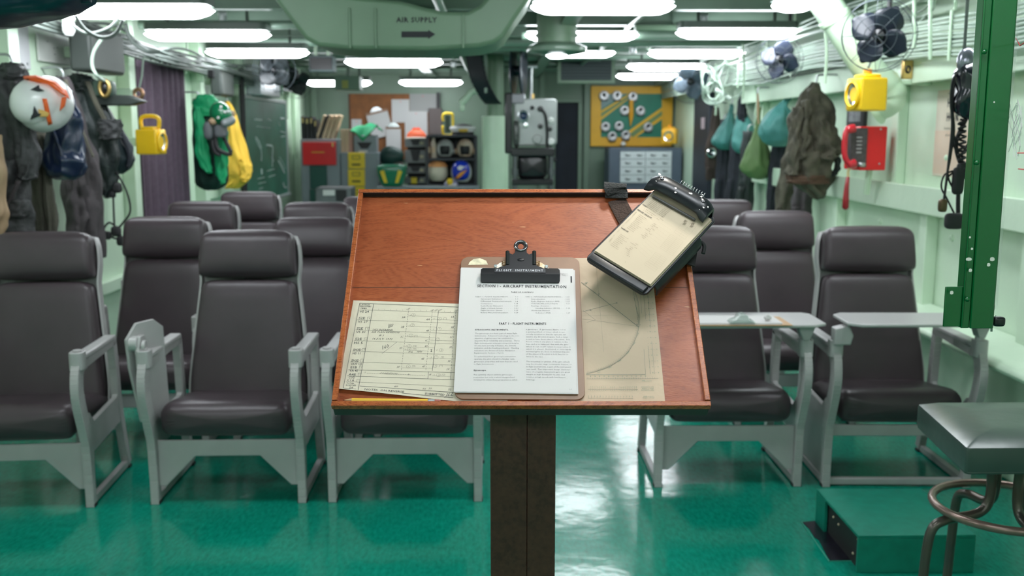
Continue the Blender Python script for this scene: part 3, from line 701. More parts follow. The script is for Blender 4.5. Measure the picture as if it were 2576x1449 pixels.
def hole_plate(mb, outer, hc, hr, z0, z1):
    """plate with a round hole, via tessellation"""
    from mathutils.geometry import tessellate_polygon
    o3 = [Vector((*q4(*p), 0)) for p in outer]; h3 = [Vector((*q4(*p), 0)) for p in arc_pts(*hc, hr, 0, 340, 17)]
    tri = tessellate_polygon([o3, h3]); al = o3 + h3; n = len(al)
    vs = [(v.x, v.y, z1) for v in al] + [(v.x, v.y, z0) for v in al]
    fs = [tuple(t_) for t_ in tri] + [tuple(i+n for i in t_[::-1]) for t_ in tri]
    a = len(o3); fs += [(i, (i+1) % a, (i+1) % a+n, i+n) for i in range(a)]
    b = len(h3); fs += [(a+i, a+(i+1) % b, a+(i+1) % b+n, a+i+n) for i in range(b)]
    mb.add(vs, fs)
nk = MB(); hole_plate(nk, neck, (1160, 140), 55, .0125, .0155)
nk.build('clip_neck', BENAM, cb, smooth=30, bevel=.0007)
rg = MB(); c = q4(1160, 140); rg.tube([(c[0]+.0115*cos(a*pi/12), c[1]+.0115*sin(a*pi/12), .0155) for a in range(24)], .0026, 10, closed=True); rg.build('hanging_ring', mat('ring_worn', (.16, .16, .165), .18, metal=.8), cb, smooth=180)
for x in (918, 1405):
    a = q4(x, 232); b = q4(x, 480); m_ = MB(); m_.tube([(a[0], a[1], .0135), (b[0], b[1], .0135)], .0042, 12); m_.build('rolled_sleeve', mat('sleeve_worn', (.10, .10, .105), .14, metal=.85), cb)
    m_ = MB(); s = -1 if x < 1000 else 1; c = q4(x+s*60, 430); m_.tube([(c[0]+.0045*cos(k*.7), c[1]+k*.00042-.004, .0095+.003*sin(k*.7)) for k in range(28)], .0006, 6); m_.build('coil_spring', mat('rusty_spring', (.32, .18, .07), .5, metal=.7), cb)
bar = MB(); a = q4(430, 540); b = q4(1878, 772); ym = q4(430, 655)[1]; xw = b[0]-a[0]; xc = (a[0]+b[0])/2
def bsec(y, z, inset): return [Vector((x, y, z)) for x in (a[0]+inset, b[0]-inset)]
prof = [(a[1]+.0005, .0135, .004), (a[1]+.001, .0150, .004), (a[1]-.004, .0165, 0), (ym, .0168, 0), (ym-.0015, .0160, 0), (b[1]+.003, .0105, 0), (b[1], .0085, .002), (b[1]+.0005, .0070, .002), (ym, .0130, 0), (a[1]-.003, .0130, 0)]
vs = []; 
for (y, z, ins) in prof: vs += [(a[0]+ins, y, z), (b[0]-ins, y, z)]
n = len(prof); bar.add(vs, [(2*i, 2*i+1, 2*((i+1) % n)+1, 2*((i+1) % n)) for i in range(n)] + [tuple(2*i for i in range(n)), tuple(2*i+1 for i in range(n))])
bar.build('clip_jaw', BENAM, cb, smooth=25, bevel=.0006)
a = q4(682, 560); b = q4(1612, 640); m_ = MB(); m_.box(((a[0]+b[0])/2, (a[1]+b[1])/2, .0173), (b[0]-a[0], a[1]-b[1], .0008)); o_ = m_.build('label_tape', mat('tape_black', (.008, .008, .012), .3), cb, bevel=.0002)
text_part([Z4.t('FLIGHT  INSTRUMENT', 715, 610, 1568, 615, 36, sp=1.25, bold=.00003)], 'embossed_lettering', mat('tape_white', (.55, .56, .6), .5), o_, .0179)
m_ = MB(); c = q4(1160, 390); m_.sphere((c[0], c[1], .0155), (.007, .004, .0015), 14, 8); m_.build('maker_boss', BENAM, cb, smooth=180)

# paper stack on the clipboard (the document)
pu, pv = brd(1160, 672, .0105); ROT5 = -.9
doc = bthing('document', 'white printed instrument manual pages held on the brown clipboard', 'document', pu, pv, .0068, ROT5)
Z5 = Zoom(1140, 600, 3.45, .0105, pu, pv, ROT5)
DW, DH = .2157, .279
rnd = random.Random(2)
for k in range(5):
    m_ = MB(); z = -.0006+.0008*k; dx, dy, ra = (0, 0, 0) if k == 4 else (rnd.uniform(-.0015, .0035), rnd.uniform(-.003, .0005), rnd.uniform(-.3, .5))
    M_ = Matrix.Translation((dx, dy, 0)) @ Matrix.Rotation(R(ra), 4, 'Z')
    for dz in (0, -.00035): m_.grid(lambda a, b: (a*DW, -b*DH, z+dz+(.0012*max(0, b-.86)/.14*(1-(k/5)) if k < 4 else 0)), 6, 14, M_)
    m_.build('page', PAPERW, doc, smooth=180)
I5 = []; I5b = []
B5 = lambda *a, **k: I5b.append(Z5.t(*a, **k)); T5 = lambda *a, **k: I5.append(Z5.t(*a, **k))
B5('SECTION I - AIRCRAFT INSTRUMENTATION', 207, 420, 982, 428, 24, bold=.00012, sp=1.1); B5('TABLE OF CONTENTS', 502, 468, 696, 470, 10, bold=.00006, sp=1.2)
B5('PART 1 - FLIGHT INSTRUMENTS', 397, 745, 808, 746, 19, bold=.0001, sp=1.08); B5('GYROSCOPIC INSTRUMENTS.', 188, 795, 480, 796, 12, bold=.00008, sp=1.25); B5('Gyroscope.', 175, 1147, 288, 1147, 13, bold=.0001, sp=1.15)
T5('Section I', 925, 307, 988, 309, 10); T5('Part 1', 945, 320, 988, 322, 10); T5('1-1', 1002, 1311, 1028, 1311, 10)
for s_, x0, y, x1 in (('PART 1 - FLIGHT INSTRUMENTS .  .  .', 192, 508, 515), ('1-1', 535, 508, 562), ('Gyroscopic Instruments   .  .  .  .  .  .', 238, 527, 520), ('1-1', 535, 527, 562), ('Differential Pressure Instruments  .', 238, 547, 522), ('1-8', 535, 549, 562), ('Compasses  .  .  .  .  .  .  .  .  .  .', 238, 567, 518), ('1-18', 526, 567, 563), ('Radio/Radar Altimeters   .  .  .  .  .', 238, 587, 515), ('1-20', 526, 587, 563), ('Angle of Attack System   .  .  .  .  .', 238, 607, 512), ('1-21', 526, 607, 563), ('Flight Director System   .  .  .  .  .', 238, 626, 512), ('1-23', 526, 626, 563), ('Rotary Wing Instrumentation.  .  .', 238, 645, 512), ('1-24', 526, 646, 563),
    ('PART 2 - NAVIGATION INSTRUMENTS  .  .', 628, 508, 965), ('1-25', 975, 509, 1010), ('Introduction  .  .  .  .  .  .  .  .  .', 678, 528, 965), ('1-25', 975, 529, 1010), ('Radio Magnetic Indicator (RMI)  .  .  .', 678, 548, 968), ('1-25', 975, 548, 1012), ('VOR/TACAN and ILS Display  .  .  .  .', 678, 567, 968), ('1-26', 978, 567, 1012), ('Bearing - Distance -', 678, 587, 845), ('Heading Indicator (BDHI)  .  .  .', 715, 607, 975), ('1-28', 980, 607, 1015), ('Horizontal Situation', 680, 627, 840), ('Indicator (HSI).  .  .  .  .  .  .  .', 715, 647, 970), ('1-29', 982, 648, 1016)):
    T5(s_, x0, y, x1, y, 10)
for i, (s_, x1) in enumerate((('The gyroscope is a basic part of many flight', 556), ('instruments.  Advanced technology in the con-', 574), ('struction of gyroscopes has continued to', 522), ('improve their reliability and accuracy.  Three', 577), ('flight instruments using gyroscopic principles', 572), ('are the turn and slip indicator, the attitude', 546), ('indicator, and the heading indicator.  Heading', 572), ('indicators are discussed under Navigation', 537), ('Equipment in Section I, Part 2.', 440))):
    T5(s_, 188-.8*i, 826+21.3*i, x1, 826+21.3*i, 11)
for i, (s_, x1) in enumerate((('To understand how gyroscopic instruments', 543), ('operate, the pilot should be familiar with', 531), ('gyroscopic properties and how they are used', 558), ('in flight instruments.', 356))): T5(s_, 181-.5*i, 1027+21.8*i, x1, 1027+21.8*i, 11)
for i, (s_, x1) in enumerate((('Any spinning object exhibits gyroscopic', 513), ('properties, but only a wheel designed and', 533), ('mounted to utilize these properties is called', 555))): T5(s_, 176, 1184+22.5*i, x1, 1184+22.5*i, 11)
for i, (s_, x1) in enumerate((('a gyroscope.  A gyroscope (figure 1-1) is', 975), ('a spinning wheel, or rotor, which is uni-', 970), ('versally mounted so that the spin axis can', 978), ('assume any direction in space. Such a rotor', 998), ('is said to have three planes of freedom.  It is', 1012), ('free to rotate in any plane in relation to the', 993), ('base and is so balanced, that with the gyro', 1000), ('wheel at rest, it will remain in any position in', 1020), ('which it is placed.  Restricted or semi-rigidly', 1023), ('mounted gyros are those so mounted that one', 1010), ('of the planes of freedom is held fixed in re-', 1000), ('lation to the base.', 782))): T5(s_, 632+.2*i, 791+21.4*i, x1, 794+21.4*i, 11)
for i, (s_, x1) in enumerate((('The mountings or gimbals of the gyro wheels', 1012), ('may be circular rings, rectangular frames, or', 1030), ('in flight instruments, a part of the instrument', 1024), ('case itself.  Two important design character-', 1022), ('istics of a regular instrument gyro are great', 1015), ('weight or high density for its size, and', 968), ('rotation at high speeds with low-friction', 975), ('bearings.', 712))): T5(s_, 634, 1070+22.4*i, x1, 1073+22.4*i, 11)
text_part(I5, 'body_text', mat('grey_print', (.22, .22, .22), .8), doc, .0030)
bt = text_part(I5b, 'heading_text', INK, doc, .0031)
a = Z5(1020, 326); b = Z5(1030, 380); lines_mb([((a[0]+b[0])/2, a[1], (a[0]+b[0])/2, b[1], .0026)], .0030).build('margin_bar', INK, doc, smooth=0)

# ------------------------------------------------------------------ pencil
a = brd(862, 1004, .006); b = brd(1108, 1007, .006)
pc = bthing('pencil', 'yellow wooden pencil lying along the bottom rim of the lectern', 'pencil', a[0], a[1]-.001, .0042, math.degrees(math.atan2(b[1]-a[1], b[0]-a[0])))
PL = math.hypot(b[0]-a[0], b[1]-a[1])
Mx = Matrix.Rotation(pi/2, 4, 'Y')
MB().lathe([(.0036, .016), (.0036, PL-.022)], 6, Mx, True).build('barrel', mat('pencil_yellow', (.80, .50, .05), .3), pc, smooth=0)
MB().lathe([(.0008, .003), (.0036, .016)], 12, Mx, True).build('sharpened_wood', mat('pencil_wood', (.5, .3, .15), .6), pc)
MB().lathe([(.0001, 0), (.0008, .003)], 8, Mx, True).build('lead', INK, pc)
MB().lathe([(.0037, PL-.022), (.0039, PL-.020), (.0036, PL-.018), (.0039, PL-.015), (.0036, PL-.013), (.0038, PL-.010)], 14, Mx, True).build('ferrule', STEEL, pc)
MB().lathe([(.0034, PL-.010), (.0034, PL-.002), (.0026, PL)], 14, Mx, True).build('eraser', mat('eraser_pink', (.35, .12, .10), .7), pc)

# ------------------------------------------------------------------ kneeboard
KN = .072
ku, kv = brd(1495, 630, KN); ROTK = -39.5
kb = bthing('kneeboard', 'black metal pilot kneeboard with a checklist pad, propped at the top right of the lectern', 'kneeboard', ku, kv, KN, ROTK)
KBL = mat('kneeboard_black', (.008, .009, .012), .36, spec=.35, color2=(.016, .018, .022), vscale=60)
kx1 = .127; ky1 = .205
m_ = MB(); m_.prism([(x+kx1/2, y+.098) for x, y in rrect(kx1+.010, .242, .012, 4)], -.0125, -.0070); m_.build('plate', KBL, kb, bevel=.0012)
m_ = MB(); m_.prism([(-.0225, -.008), (-.0235, -.0025), (-.020, .0), (-.006, -.001), (-.0025, -.004), (-.0025, -.008)], .001, kx1-.001, 'x'); m_.build('bottom_lip', KBL, kb, bevel=.0015)
m_ = MB()
for k in range(2):
    x0 = kx1+.004 if k else -.004; s = 1 if k else -1
    m_.loft([[Vector((x0+s*dx, y, z)) for (dx, z) in ((0, -.008), (.005, -.014), (.008, -.022), (.008, -.034), (.005, -.034), (.004, -.022), (.001, -.016), (-.004, -.012))] for y in (.01, .016, .15, .158)])
m_.build('thigh_rest', KBL, kb, smooth=50)
# padding block standing under the plate
m_ = MB(); cushion(m_, .012, kx1-.012, .085, .19, -KN+.002, -.012, 5); m_.build('thigh_pad', RUBBER, kb, smooth=180)
pad = MB()
for k in range(5):
    z = -.0068+.0014*k; o = .0007*(4-k)*(1 if k % 2 else -.4); pad.box((kx1/2+o, ky1/2+.001, z), (kx1-.001, ky1, .0013))
PADM = mat('checklist_paper', (.52, .425, .31), .75, var=.04)
pad.build('checklist_pad', PADM, kb, bevel=.0002)
ZK = Zoom(1470, 420, 4.261, KN, ku, kv, ROTK)
IK = []; LK = []; IKb = []
def tk(s_, x0, y0, x1, y1, h, L=IK, **o): L.append(ZK.t(s_, x0, y0, x1, y1, h, **o))
tk('TAXI', 618, 402, 660, 428, 10, IKb, bold=.00012, sp=1.15); tk('BEFORE TAKEOFF', 566, 460, 716, 554, 12, IKb, bold=.00012, sp=1.1); tk('TAKEOFF', 387, 652, 466, 702, 12, IKb, bold=.00012, sp=1.1)
dxk, dyk = .843, .537           # along a printed line, in zoom pixels
def kline(x, y, s_, ln, h=8, **o): tk(s_, x, y, x+dxk*ln, y+dyk*ln, h, **o)
r_ = random.Random(8)
W_ = ['Wing flaps', 'Trim', 'Harness', 'Fuel boost', 'Oxygen', 'Mixture', 'Propellers', 'Cowl flaps', 'Canopy', 'Controls', 'Radio', 'Altimeter', 'Compass', 'Tail wheel', 'Generator', 'Ignition']
kline(640, 448, '1.  Time, Start, Brakes, ............ Check', 240); kline(632, 466, '2.  Fuel System, Flaps ............ Check', 200)
n_k = 0
for (x, y, cnt) in ((590, 512, 11), (385, 722, 9)):
    for i in range(cnt):
        kline(x-13.5*i, y+19.5*i*.88-3*i, W_[(i*5+n_k) % 16] + '  .  .  .  .  ' + ('SET', 'CHECK', 'UP', 'ON')[i % 4], r_.uniform(200, 250), 7)
    n_k += 3
for (x, y, n) in ((553, 484, 4), (480, 563, 4), (415, 632, 1), (370, 680, 2), (316, 734, 1), (292, 768, 2), (278, 786, 2)):
    for i in range(n): c_ = ZK(x-11*i, y+12*i); LK += circ(c_[0], c_[1], .0013, .0003, 8)
def kbox(x, y, nx, ny, a, b):
    """small ruled table; a = cell length across, b = cell height down the page (zoom px)"""
    for i in range(ny+1): LK.append(ZK.l(x-.62*b*i, y+.78*b*i, x-.62*b*i+dxk*a*nx, y+.78*b*i+dyk*a*nx, .0002))
    for j in range(nx+1): LK.append(ZK.l(x+dxk*a*j, y+dyk*a*j, x+dxk*a*j-.62*b*ny, y+dyk*a*j+.78*b*ny, .0002))
kbox(992, 660, 2, 2, 70, 26); kbox(925, 718, 2, 10, 80, 19); kbox(765, 912, 2, 6, 70, 22); kbox(668, 1012, 1, 2, 140, 22); kbox(1105, 528, 2, 3, 72, 52)
for (x, y) in ((1060, 585), (1140, 612), (1050, 612), (1125, 640)): tk('EK', x, y, x+34, y+16, 24, bold=.0001, shear=.3)
for i in range(9): kline(755-14*i*.9, 325+12*i, 'SPEED BRAKES ' + W_[i] + ' .... AS REQUIRED', 230, 8)
for i in range(12): LK.append(ZK.l(820-22*i, 560+30*i, 960-26*i, 650+30*i, .00015))
tk('3', 434, 1020, 440, 1024, 9)
text_part(IK, 'checklist_text', mat('brown_print', (.20, .16, .11), .8), kb, .0003); text_part(IKb, 'checklist_heading', INK, kb, .0004)
lines_mb(LK, .0003).build('checklist_ruling', mat('faint_rule', (.36, .31, .22), .8), kb, smooth=0)
# clip
m_ = MB()
cx0, cx1 = -.014, .122
secs = []
for i in range(15):
    f = i/14; x = cx0+(cx1-cx0)*f; e = abs(2*f-1)**5; ylo = .181 - .002*e + .006*(1-abs(2*f-1)**3); yhi = .226-.006*abs(2*f-1)**8; zt = .030-.010*abs(2*f-1)**6; zb = .008 if e > .35 else .016
    secs.append([Vector((x, ylo, zb)), Vector((x, ylo, zb+.004)), Vector((x, ylo+.006, zt-.004)), Vector((x, ylo+.014, zt)), Vector((x, yhi-.012, zt)), Vector((x, yhi-.002, zt-.005)), Vector((x, yhi, zt-.014)), Vector((x, yhi, -.010)), Vector((x, yhi-.003, -.010)), Vector((x, yhi-.006, zb+.002))])
m_.loft(secs); m_.build('clip', mat('clip_chipped', (.008, .010, .013), .30, spec=.4), kb, smooth=40, bevel=.0006)
m_ = MB(); r_ = random.Random(5)
for (x, y, n) in ((.0, .205, 3), (.112, .193, 4), (.098, .212, 3), (.045, .198, 2), (.07, .206, 2)):
    for i in range(n):
        a_ = r_.uniform(0, 6.28); c0 = Vector((x+r_.uniform(-.008, .008), y+r_.uniform(-.010, .010), .0303)); s = r_.uniform(.0006, .0020)
        m_.add([c0+Vector((cos(a_+t)*s*r_.uniform(.3, 2.6), sin(a_+t)*s*r_.uniform(.4, 1.5), 0)) for t in (0, 1.3, 2.5, 3.9, 5)], [(0, 1, 2, 3, 4)])
m_.build('chipped_paint', mat('bare_metal', (.72, .73, .70), .35, metal=.5), kb, smooth=0)
m_ = MB(); m_.box((.056, .1805, .003), (.098, .004, .006)); m_.build('paper_clamp', mat('clamp_dark', (.10, .10, .10), .4, metal=.6), kb, bevel=.001)
for x in (.006, .100): MB().lathe([(.0, .0315), (.0022, .031), (.0038, .0305), (.004, .029)], 14, Matrix.Translation((x, .210, 0))).build('screw', mat('screw_dark', (.08, .08, .08), .3, metal=.9), kb)
m_ = MB(); m_.tube([(.036+.0009*k*.72, .2305+.0065*cos(k*.698), .018+.0065*sin(k*.698)) for k in range(86)], .0005, 6); m_.build('spring', STEEL, kb, smooth=180)
# straps
STR = mat('webbing_grey', (.035, .036, .036), .9, bump=.6, bscale=300); STB = mat('webbing_brown', (.055, .032, .024), .9, bump=.6, bscale=300)
strap = bthing('kneeboard_strap', 'grey and brown webbing strap laid over the top rim beside the kneeboard', 'strap', 0, 0, .002, 0)
def bstrap(name, pts, w, m, parent, th=.0022):
    """flat webbing along 3D board-space points"""
    sp = smoothpath(pts, 5); rs = []
    for i, p in enumerate(sp):
        t = (sp[min(i+1, len(sp)-1)] - sp[max(i-1, 0)]).normalized(); s = Vector((0, 0, 1)).cross(t)
        if s.length < .3: s = Vector((1, -.22, 0))
        s.normalize(); nn = t.cross(s).normalized()
        rs.append([p + s*w/2 + nn*th, p - s*w/2 + nn*th, p - s*w/2, p + s*w/2])
    mb = MB(); mb.loft(rs); return mb.build(name, m, parent, smooth=30, bevel=.0004)
c1 = brd(1547, 464, .02); c2 = brd(1551, 496, .012); c3 = brd(1590, 560, .01); c4 = brd(1640, 640, .01)
ws = .043
bstrap('webbing', [Vector((c2[0]+.001, c2[1]-.001, .001)), Vector((c3[0]-.004, c3[1], .001)), Vector((c4[0], c4[1], .001))], ws-.005, STB, strap)
o_ = bstrap('folded_end', [Vector((c1[0]+.002, BH+.012, -.012)), Vector((c1[0]+.001, BH+.006, .016)), Vector((c1[0], BH-.006, .017)), Vector((c2[0], c2[1]+.012, .010)), Vector((c2[0], c2[1], .006))], ws+.003, STR, strap, .004)
def xstitch(p0, p1, w, z, m, par):
    d = Vector((p1[0]-p0[0], p1[1]-p0[1])); s = Vector((-d.y, d.x)).normalized()*w/2; q = [(p0[0]+s.x, p0[1]+s.y), (p0[0]-s.x, p0[1]-s.y), (p1[0]-s.x, p1[1]-s.y), (p1[0]+s.x, p1[1]+s.y)]
    L = [(*q[i], *q[(i+1) % 4], .0007) for i in range(4)] + [(*q[0], *q[2], .0007), (*q[1], *q[3], .0007)]
    lines_mb(L, z).build('stitching', m, par, smooth=0)
xstitch((c2[0]+.001, BH-.012), (c2[0]+.001, c2[1]+.004), .032, .0195, mat('stitch_dark', (.012, .012, .012), .9), o_)
e1 = brd(1552, 512, .006); e2 = brd(1572, 548, .006); xstitch(e1, e2, .028, .0035, mat('stitch_brown', (.025, .015, .01), .9), strap)
# right strap over the side rim
s2 = bthing('buckle_strap', 'black strap and buckle hanging past the right side of the lectern under the kneeboard', 'strap', 0, 0, .002, 0)
g1 = brd(1690, 655, .01); g2 = brd(1722, 640, .02); g3 = brd(1748, 612, .045)
bstrap('webbing', [Vector((g1[0]-.03, g1[1]+.02, .006)), Vector((g1[0], g1[1]+.01, .012)), Vector((g2[0], g2[1], .022)), Vector((g2[0]+.022, g2[1]-.005, .018))], .055, mat('webbing_black', (.015, .014, .014), .9), s2, .003)
m_ = MB(); c = brd(1752, 606, .04); cushion(m_, c[0]-.018, c[0]+.010, c[1]-.012, c[1]+.014, .026, .042, 4); m_.build('buckle', BLACK, s2, smooth=180)
m_ = MB(); m_.tube(smoothpath([Vector((c[0]-.03, c[1]-.01, .028)), Vector((c[0]-.005, c[1]+.004, .036)), Vector((c[0]+.014, c[1]-.006, .034)), Vector((c[0]+.012, c[1]-.022, .026))], 5), .004, 8); m_.build('strap_loop', RUBBER, s2, smooth=180)
# ================================================================== READY-ROOM CHAIRS
PADL = mat('armrest_metal', (.46, .445, .445), .35, metal=.1)
HINGE = (0, .43, .37)
def side_frame(s, panel=False):
    """cast side frame; s = -1 left, 1 right"""
    a, b = (s*.292, s*.326); a, b = min(a, b), max(a, b)
    m = MB()
    fl = smoothpath([Vector(p+(0,)) for p in ((.012, .0), (.012, .14), (.010, .27), (-.018, .36), (-.050, .44), (-.066, .51), (-.058, .575), (-.030, .615), (.02, .625))], 4)
    m.strip([(p.x, p.y) for p in fl], [.038 + .026*min(1, max(0, (p.y-.1)/.25)) for p in fl], a, b)
    m.strip([(-.03, .612), (.42, .628)], .035, a, b)
    rl = smoothpath([Vector(p+(0,)) for p in ((.40, .625), (.415, .50), (.43, .33), (.475, .15), (.515, .02))], 4)
    m.strip([(p.x, p.y) for p in rl], .045, a, b)
    m.strip([(.0, .285), (.44, .31)], .125, a+.006, b-.006)
    m.strip([(.0, .022), (.52, .022)], .03, a+.004, b-.004)
    m.prism([(.03, .33), (.03, .40), (.10, .33)], a+.005, b-.005, 'x'); m.prism([(.42, .34), (.42, .40), (.36, .34)], a+.005, b-.005, 'x')
    if panel: m.prism([(.02, .02), (.50, .02), (.44, .30), (.02, .30)], a+.010, b-.012, 'x')
    return m
def make_chair(label, cat='seat', recline=0.0, apron=True, panel=False, group='ready room chairs'):
    t = thing('ready_room_chair', label, 'chair', (0, 0, 0), 0, group)
    for s in (-1, 1):
        f = side_frame(s, panel and s < 0).build('side_frame', FRAME, t, bevel=.005)
        m = MB(); m.box((s*.309, .175, .648), (.052, .43, .022)); m.build('armrest', PADL, t, bevel=.006)
        m = MB(); m.prism([(x+s*.309, y-.035) for x, y in rrect(.056, .07, .02)], .600, .675); m.cyl((s*.309, -.035, .675), (s*.309, -.035, .682), .018); m.build('arm_hinge', FRAME, t, bevel=.004)
        for y in (.012, .51):
            MB().box((s*.309, y, .006), (.04, .035, .014)).build('foot_pad', RUBBER, t, bevel=.002)
    m = MB()
    if apron:
        m.prism([(-.292, .275), (.292, .275), (.292, .075), (.262, .075), (.135, .205), (-.135, .205), (-.262, .075), (-.292, .075)], .012, .024, 'y')
        m.build('apron', FRAME, t, bevel=.003)
    else:
        m.box((0, .02, .022), (.59, .03, .028)); m.build('front_rail', FRAME, t, bevel=.003)
        MB().box((0, .02, .255), (.585, .014, .05)).build('apron', FRAME, t, bevel=.003)
    m = MB(); m.box((0, .46, .26), (.59, .02, .12)); m.build('rear_panel', FRAME, t, bevel=.003)
    # seat cushion, front higher
    m = MB()
    secs = []
    for i in range(13):
        f = i/12; y = -.045 + .52*f
        zt = .452 - .075*f - .055*max(0, 1-f/.13)**2; zb = .285 + .03*f + .06*max(0, 1-f/.10)**2; w = .268 - .010*max(0, 1-f/.08)**2
        secs.append([Vector((x, y, z)) for (x, z) in rrect(2*w, zt-zb, min(.05, (zt-zb)/2-.001), 4, 0, (zt+zb)/2)])
        for v in secs[-1]:
            if v.z > (zt+zb)/2: v.z += .012*(1-(v.x/w)**2)
    m.loft(secs); m.build('seat_cushion', VINYL, t, smooth=60, sub=1)
    # back: local frame at the hinge, z up along the back
    def back(name, mb, mm, **k):
        o = mb.build(name, mm, t, **k); o.location = HINGE; o.rotation_euler = (-(R(10.5)+recline), 0, 0); return o
    def wid(z): return .262 - .048*min(1, max(0, (z-.05)/.45))**1.1
    m = MB(); secs = []
    for i in range(17):
        f = i/16; z = -.04 + .565*f; w = wid(z) - .012*max(0, (f-.93)/.07)**2; th = .052 - .02*max(0, (f-.9)/.1)
        q = [Vector((x, y, z)) for (x, y) in rrect(2*w, 2*th, .035 if th > .04 else .02, 4, 0, 0)]
        for v in q:
            if v.y < 0: v.y -= .016*(1-(v.x/w)**2)*sin(pi*min(1, f*1.05))
        secs.append(q)
    m.loft(secs); back('backrest', m, VINYL, smooth=60, sub=1)
    m = MB(); secs = []
    for i in range(13):
        f = i/12; z = .525 + .225*f; w = .222 - .014*f - .045*max(0, (f-.80)/.20)**2.2 - .012*max(0, (.1-f)/.1)**2; e = math.sqrt(max(.04, 1-abs(2*f-1)**3.2))
        q = [Vector((x, y-.018, z + (.0 if f < .8 else .012*(1-(x/w)**2)*(f-.8)/.2))) for (x, y) in rrect(2*w, 2*.066*e, .03*e, 4)]
        secs.append(q)
    m.loft(secs); back('headrest', m, VINYL, smooth=60, sub=1)
    m = MB()
    out = [(wid(z)+.006, z) for z in (-.06, .05, .15, .25, .35, .45, .52)] + [(.226, .60), (.219, .68), (.195, .728), (.14, .738)]
    out = out + [(-x, z) for x, z in out[::-1]]
    m.prism(out, .045, .060, 'y'); back('back_shell', m, FRAME, bevel=.004)
    for s in (-1, 1):
        m = MB(); pth = [Vector((s*(x+.004), .01, z)) for x, z in out[:9]] + [Vector((s*.203, .03, .725))]
        sp = smoothpath(pth, 3); m.loft([[p+Vector((-.004, -.005, 0)), p+Vector((.004, -.005, 0)), p+Vector((.004, .045, 0)), p+Vector((-.004, .045, 0))] for p in sp]); back('shell_edge', m, PADL, smooth=40)
    return t
def tablet(parent_loc_yaw, x0, x1, y0, y1, z, label):
    pass

def place(t, cx, fy, yaw=0): t.location = (cx, fy, 0); t.rotation_euler = (0, 0, R(yaw)); return t
base = make_chair('vinyl front row chair second from the left, with a folded tablet outside its arm')
place(base, -1.137, 4.045, 0.8)
def dupc(label, cx, fy, yaw=0):
    c = copy_tree(base); tag(c, label); return place(c, cx, fy, yaw)
dupc('vinyl chair at the far left of the front row, cut off by the picture edge', -2.015, 3.99, 4)
dupc('vinyl chair mostly hidden behind the lectern, only its seat, apron and legs showing below it', -.392, 4.055, 0)
dupc('vinyl chair in the second row, behind the gap between the two leftmost front chairs', -1.760, 4.80, 1)
dupc('vinyl chair standing farthest left in the third row, in front of the dark curtain', -1.93, 6.02, 0)
dupc('farthest vinyl chair of the left side, below the chalkboard', -1.89, 7.12, 0)
dupc('vinyl chair in the third row at the left edge of the lectern top', -1.17, 5.92, -1)
dupc('second row vinyl chair at the right, between the kneeboard and the right front chair', 1.60, 5.16, 0)
dupc('vinyl chair in the third row at the right, below the hanging coveralls', 1.50, 6.15, 0)
dupc('vinyl chair hidden behind the lectern top in the second row', -.31, 4.98, 0)  # unseen chair, added to block lamp reflections on the floor
dupc('vinyl chair hidden behind the lectern top in the third row', -.34, 5.95, 0)  # also unseen, added to keep lamp reflections off the floor
rec = make_chair('vinyl chair tipped back, second row, directly left of the lectern top', recline=R(9)); place(rec, -1.02, 4.93, 0)
c = copy_tree(rec); tag(c, 'vinyl chair hidden but for a corner of its headrest just left of the lectern top'); place(c, -.93, 6.8, 0)
dsk = make_chair('vinyl chair just right of the lectern with its writing tablet swung across'); place(dsk, 1.02, 4.215, 0)
eas = make_chair('vinyl chair at the right end of the front row, its tablet swung across', apron=False, panel=True); place(eas, 1.765, 4.20, -1.5)

# writing tablets are parts of their chairs
def add_tablet(ch, x0, x1, y0, y1, z, px, taper=.04):
    poly = [(x0, y0+taper), (x0+.05, y0), (x1-.06, y0+.01), (x1, y0+.05), (x1, y1-.03), (x1-.03, y1), (x0+.04, y1), (x0, y1-.04)]
    m = MB(); m.prism(poly, z, z+.014); m.build('writing_tablet', PADL, ch, bevel=.004)
    m = MB(); m.prism([(px+(y*.6), z-.001+h) for (y, h) in ((-.06, 0), (.06, 0), (.022, -.06), (-.022, -.06))], -.075, -.015, 'y'); m.cyl((px, -.045, z-.05), (px, -.045, .66), .018); m.build('tablet_bracket', FRAME, ch, bevel=.003)
add_tablet(dsk, -.30, .385, -.11, .20, .735, .30)
add_tablet(eas, -.29, .345, -.16, .12, .75, .30)
m_ = MB(); m_.prism([(-.33, .66), (-.26, .66), (-.25, .70), (-.27, .745), (-.33, .73)], -.09, -.03, 'y'); m_.build('tablet_latch', FRAME, eas, bevel=.005)
# folded tablet hanging outside the left arm of the second front chair
m_ = MB(); m_.prism([(-.06, .72), (.0, .78), (.10, .78), (.155, .74), (.17, .36), (.12, .33), (.0, .36), (-.05, .60)], -.375, -.362, 'x')
o = m_.build('folded_tablet', FRAME, base, bevel=.003, origin=(-.3685, -.05, 0)); o.rotation_euler = (0, 0, R(-24))
m_ = MB(); m_.tube([(-.365, -.03, .70), (-.33, -.03, .70)], .032, 16); m_.cyl((-.315, -.03, .69), (-.30, -.03, .69), .024); m_.prism([(-.06, .66), (.03, .66), (.01, .73), (-.04, .73)], -.338, -.318, 'x'); m_.build('tablet_pivot', PADL, base, bevel=.003)
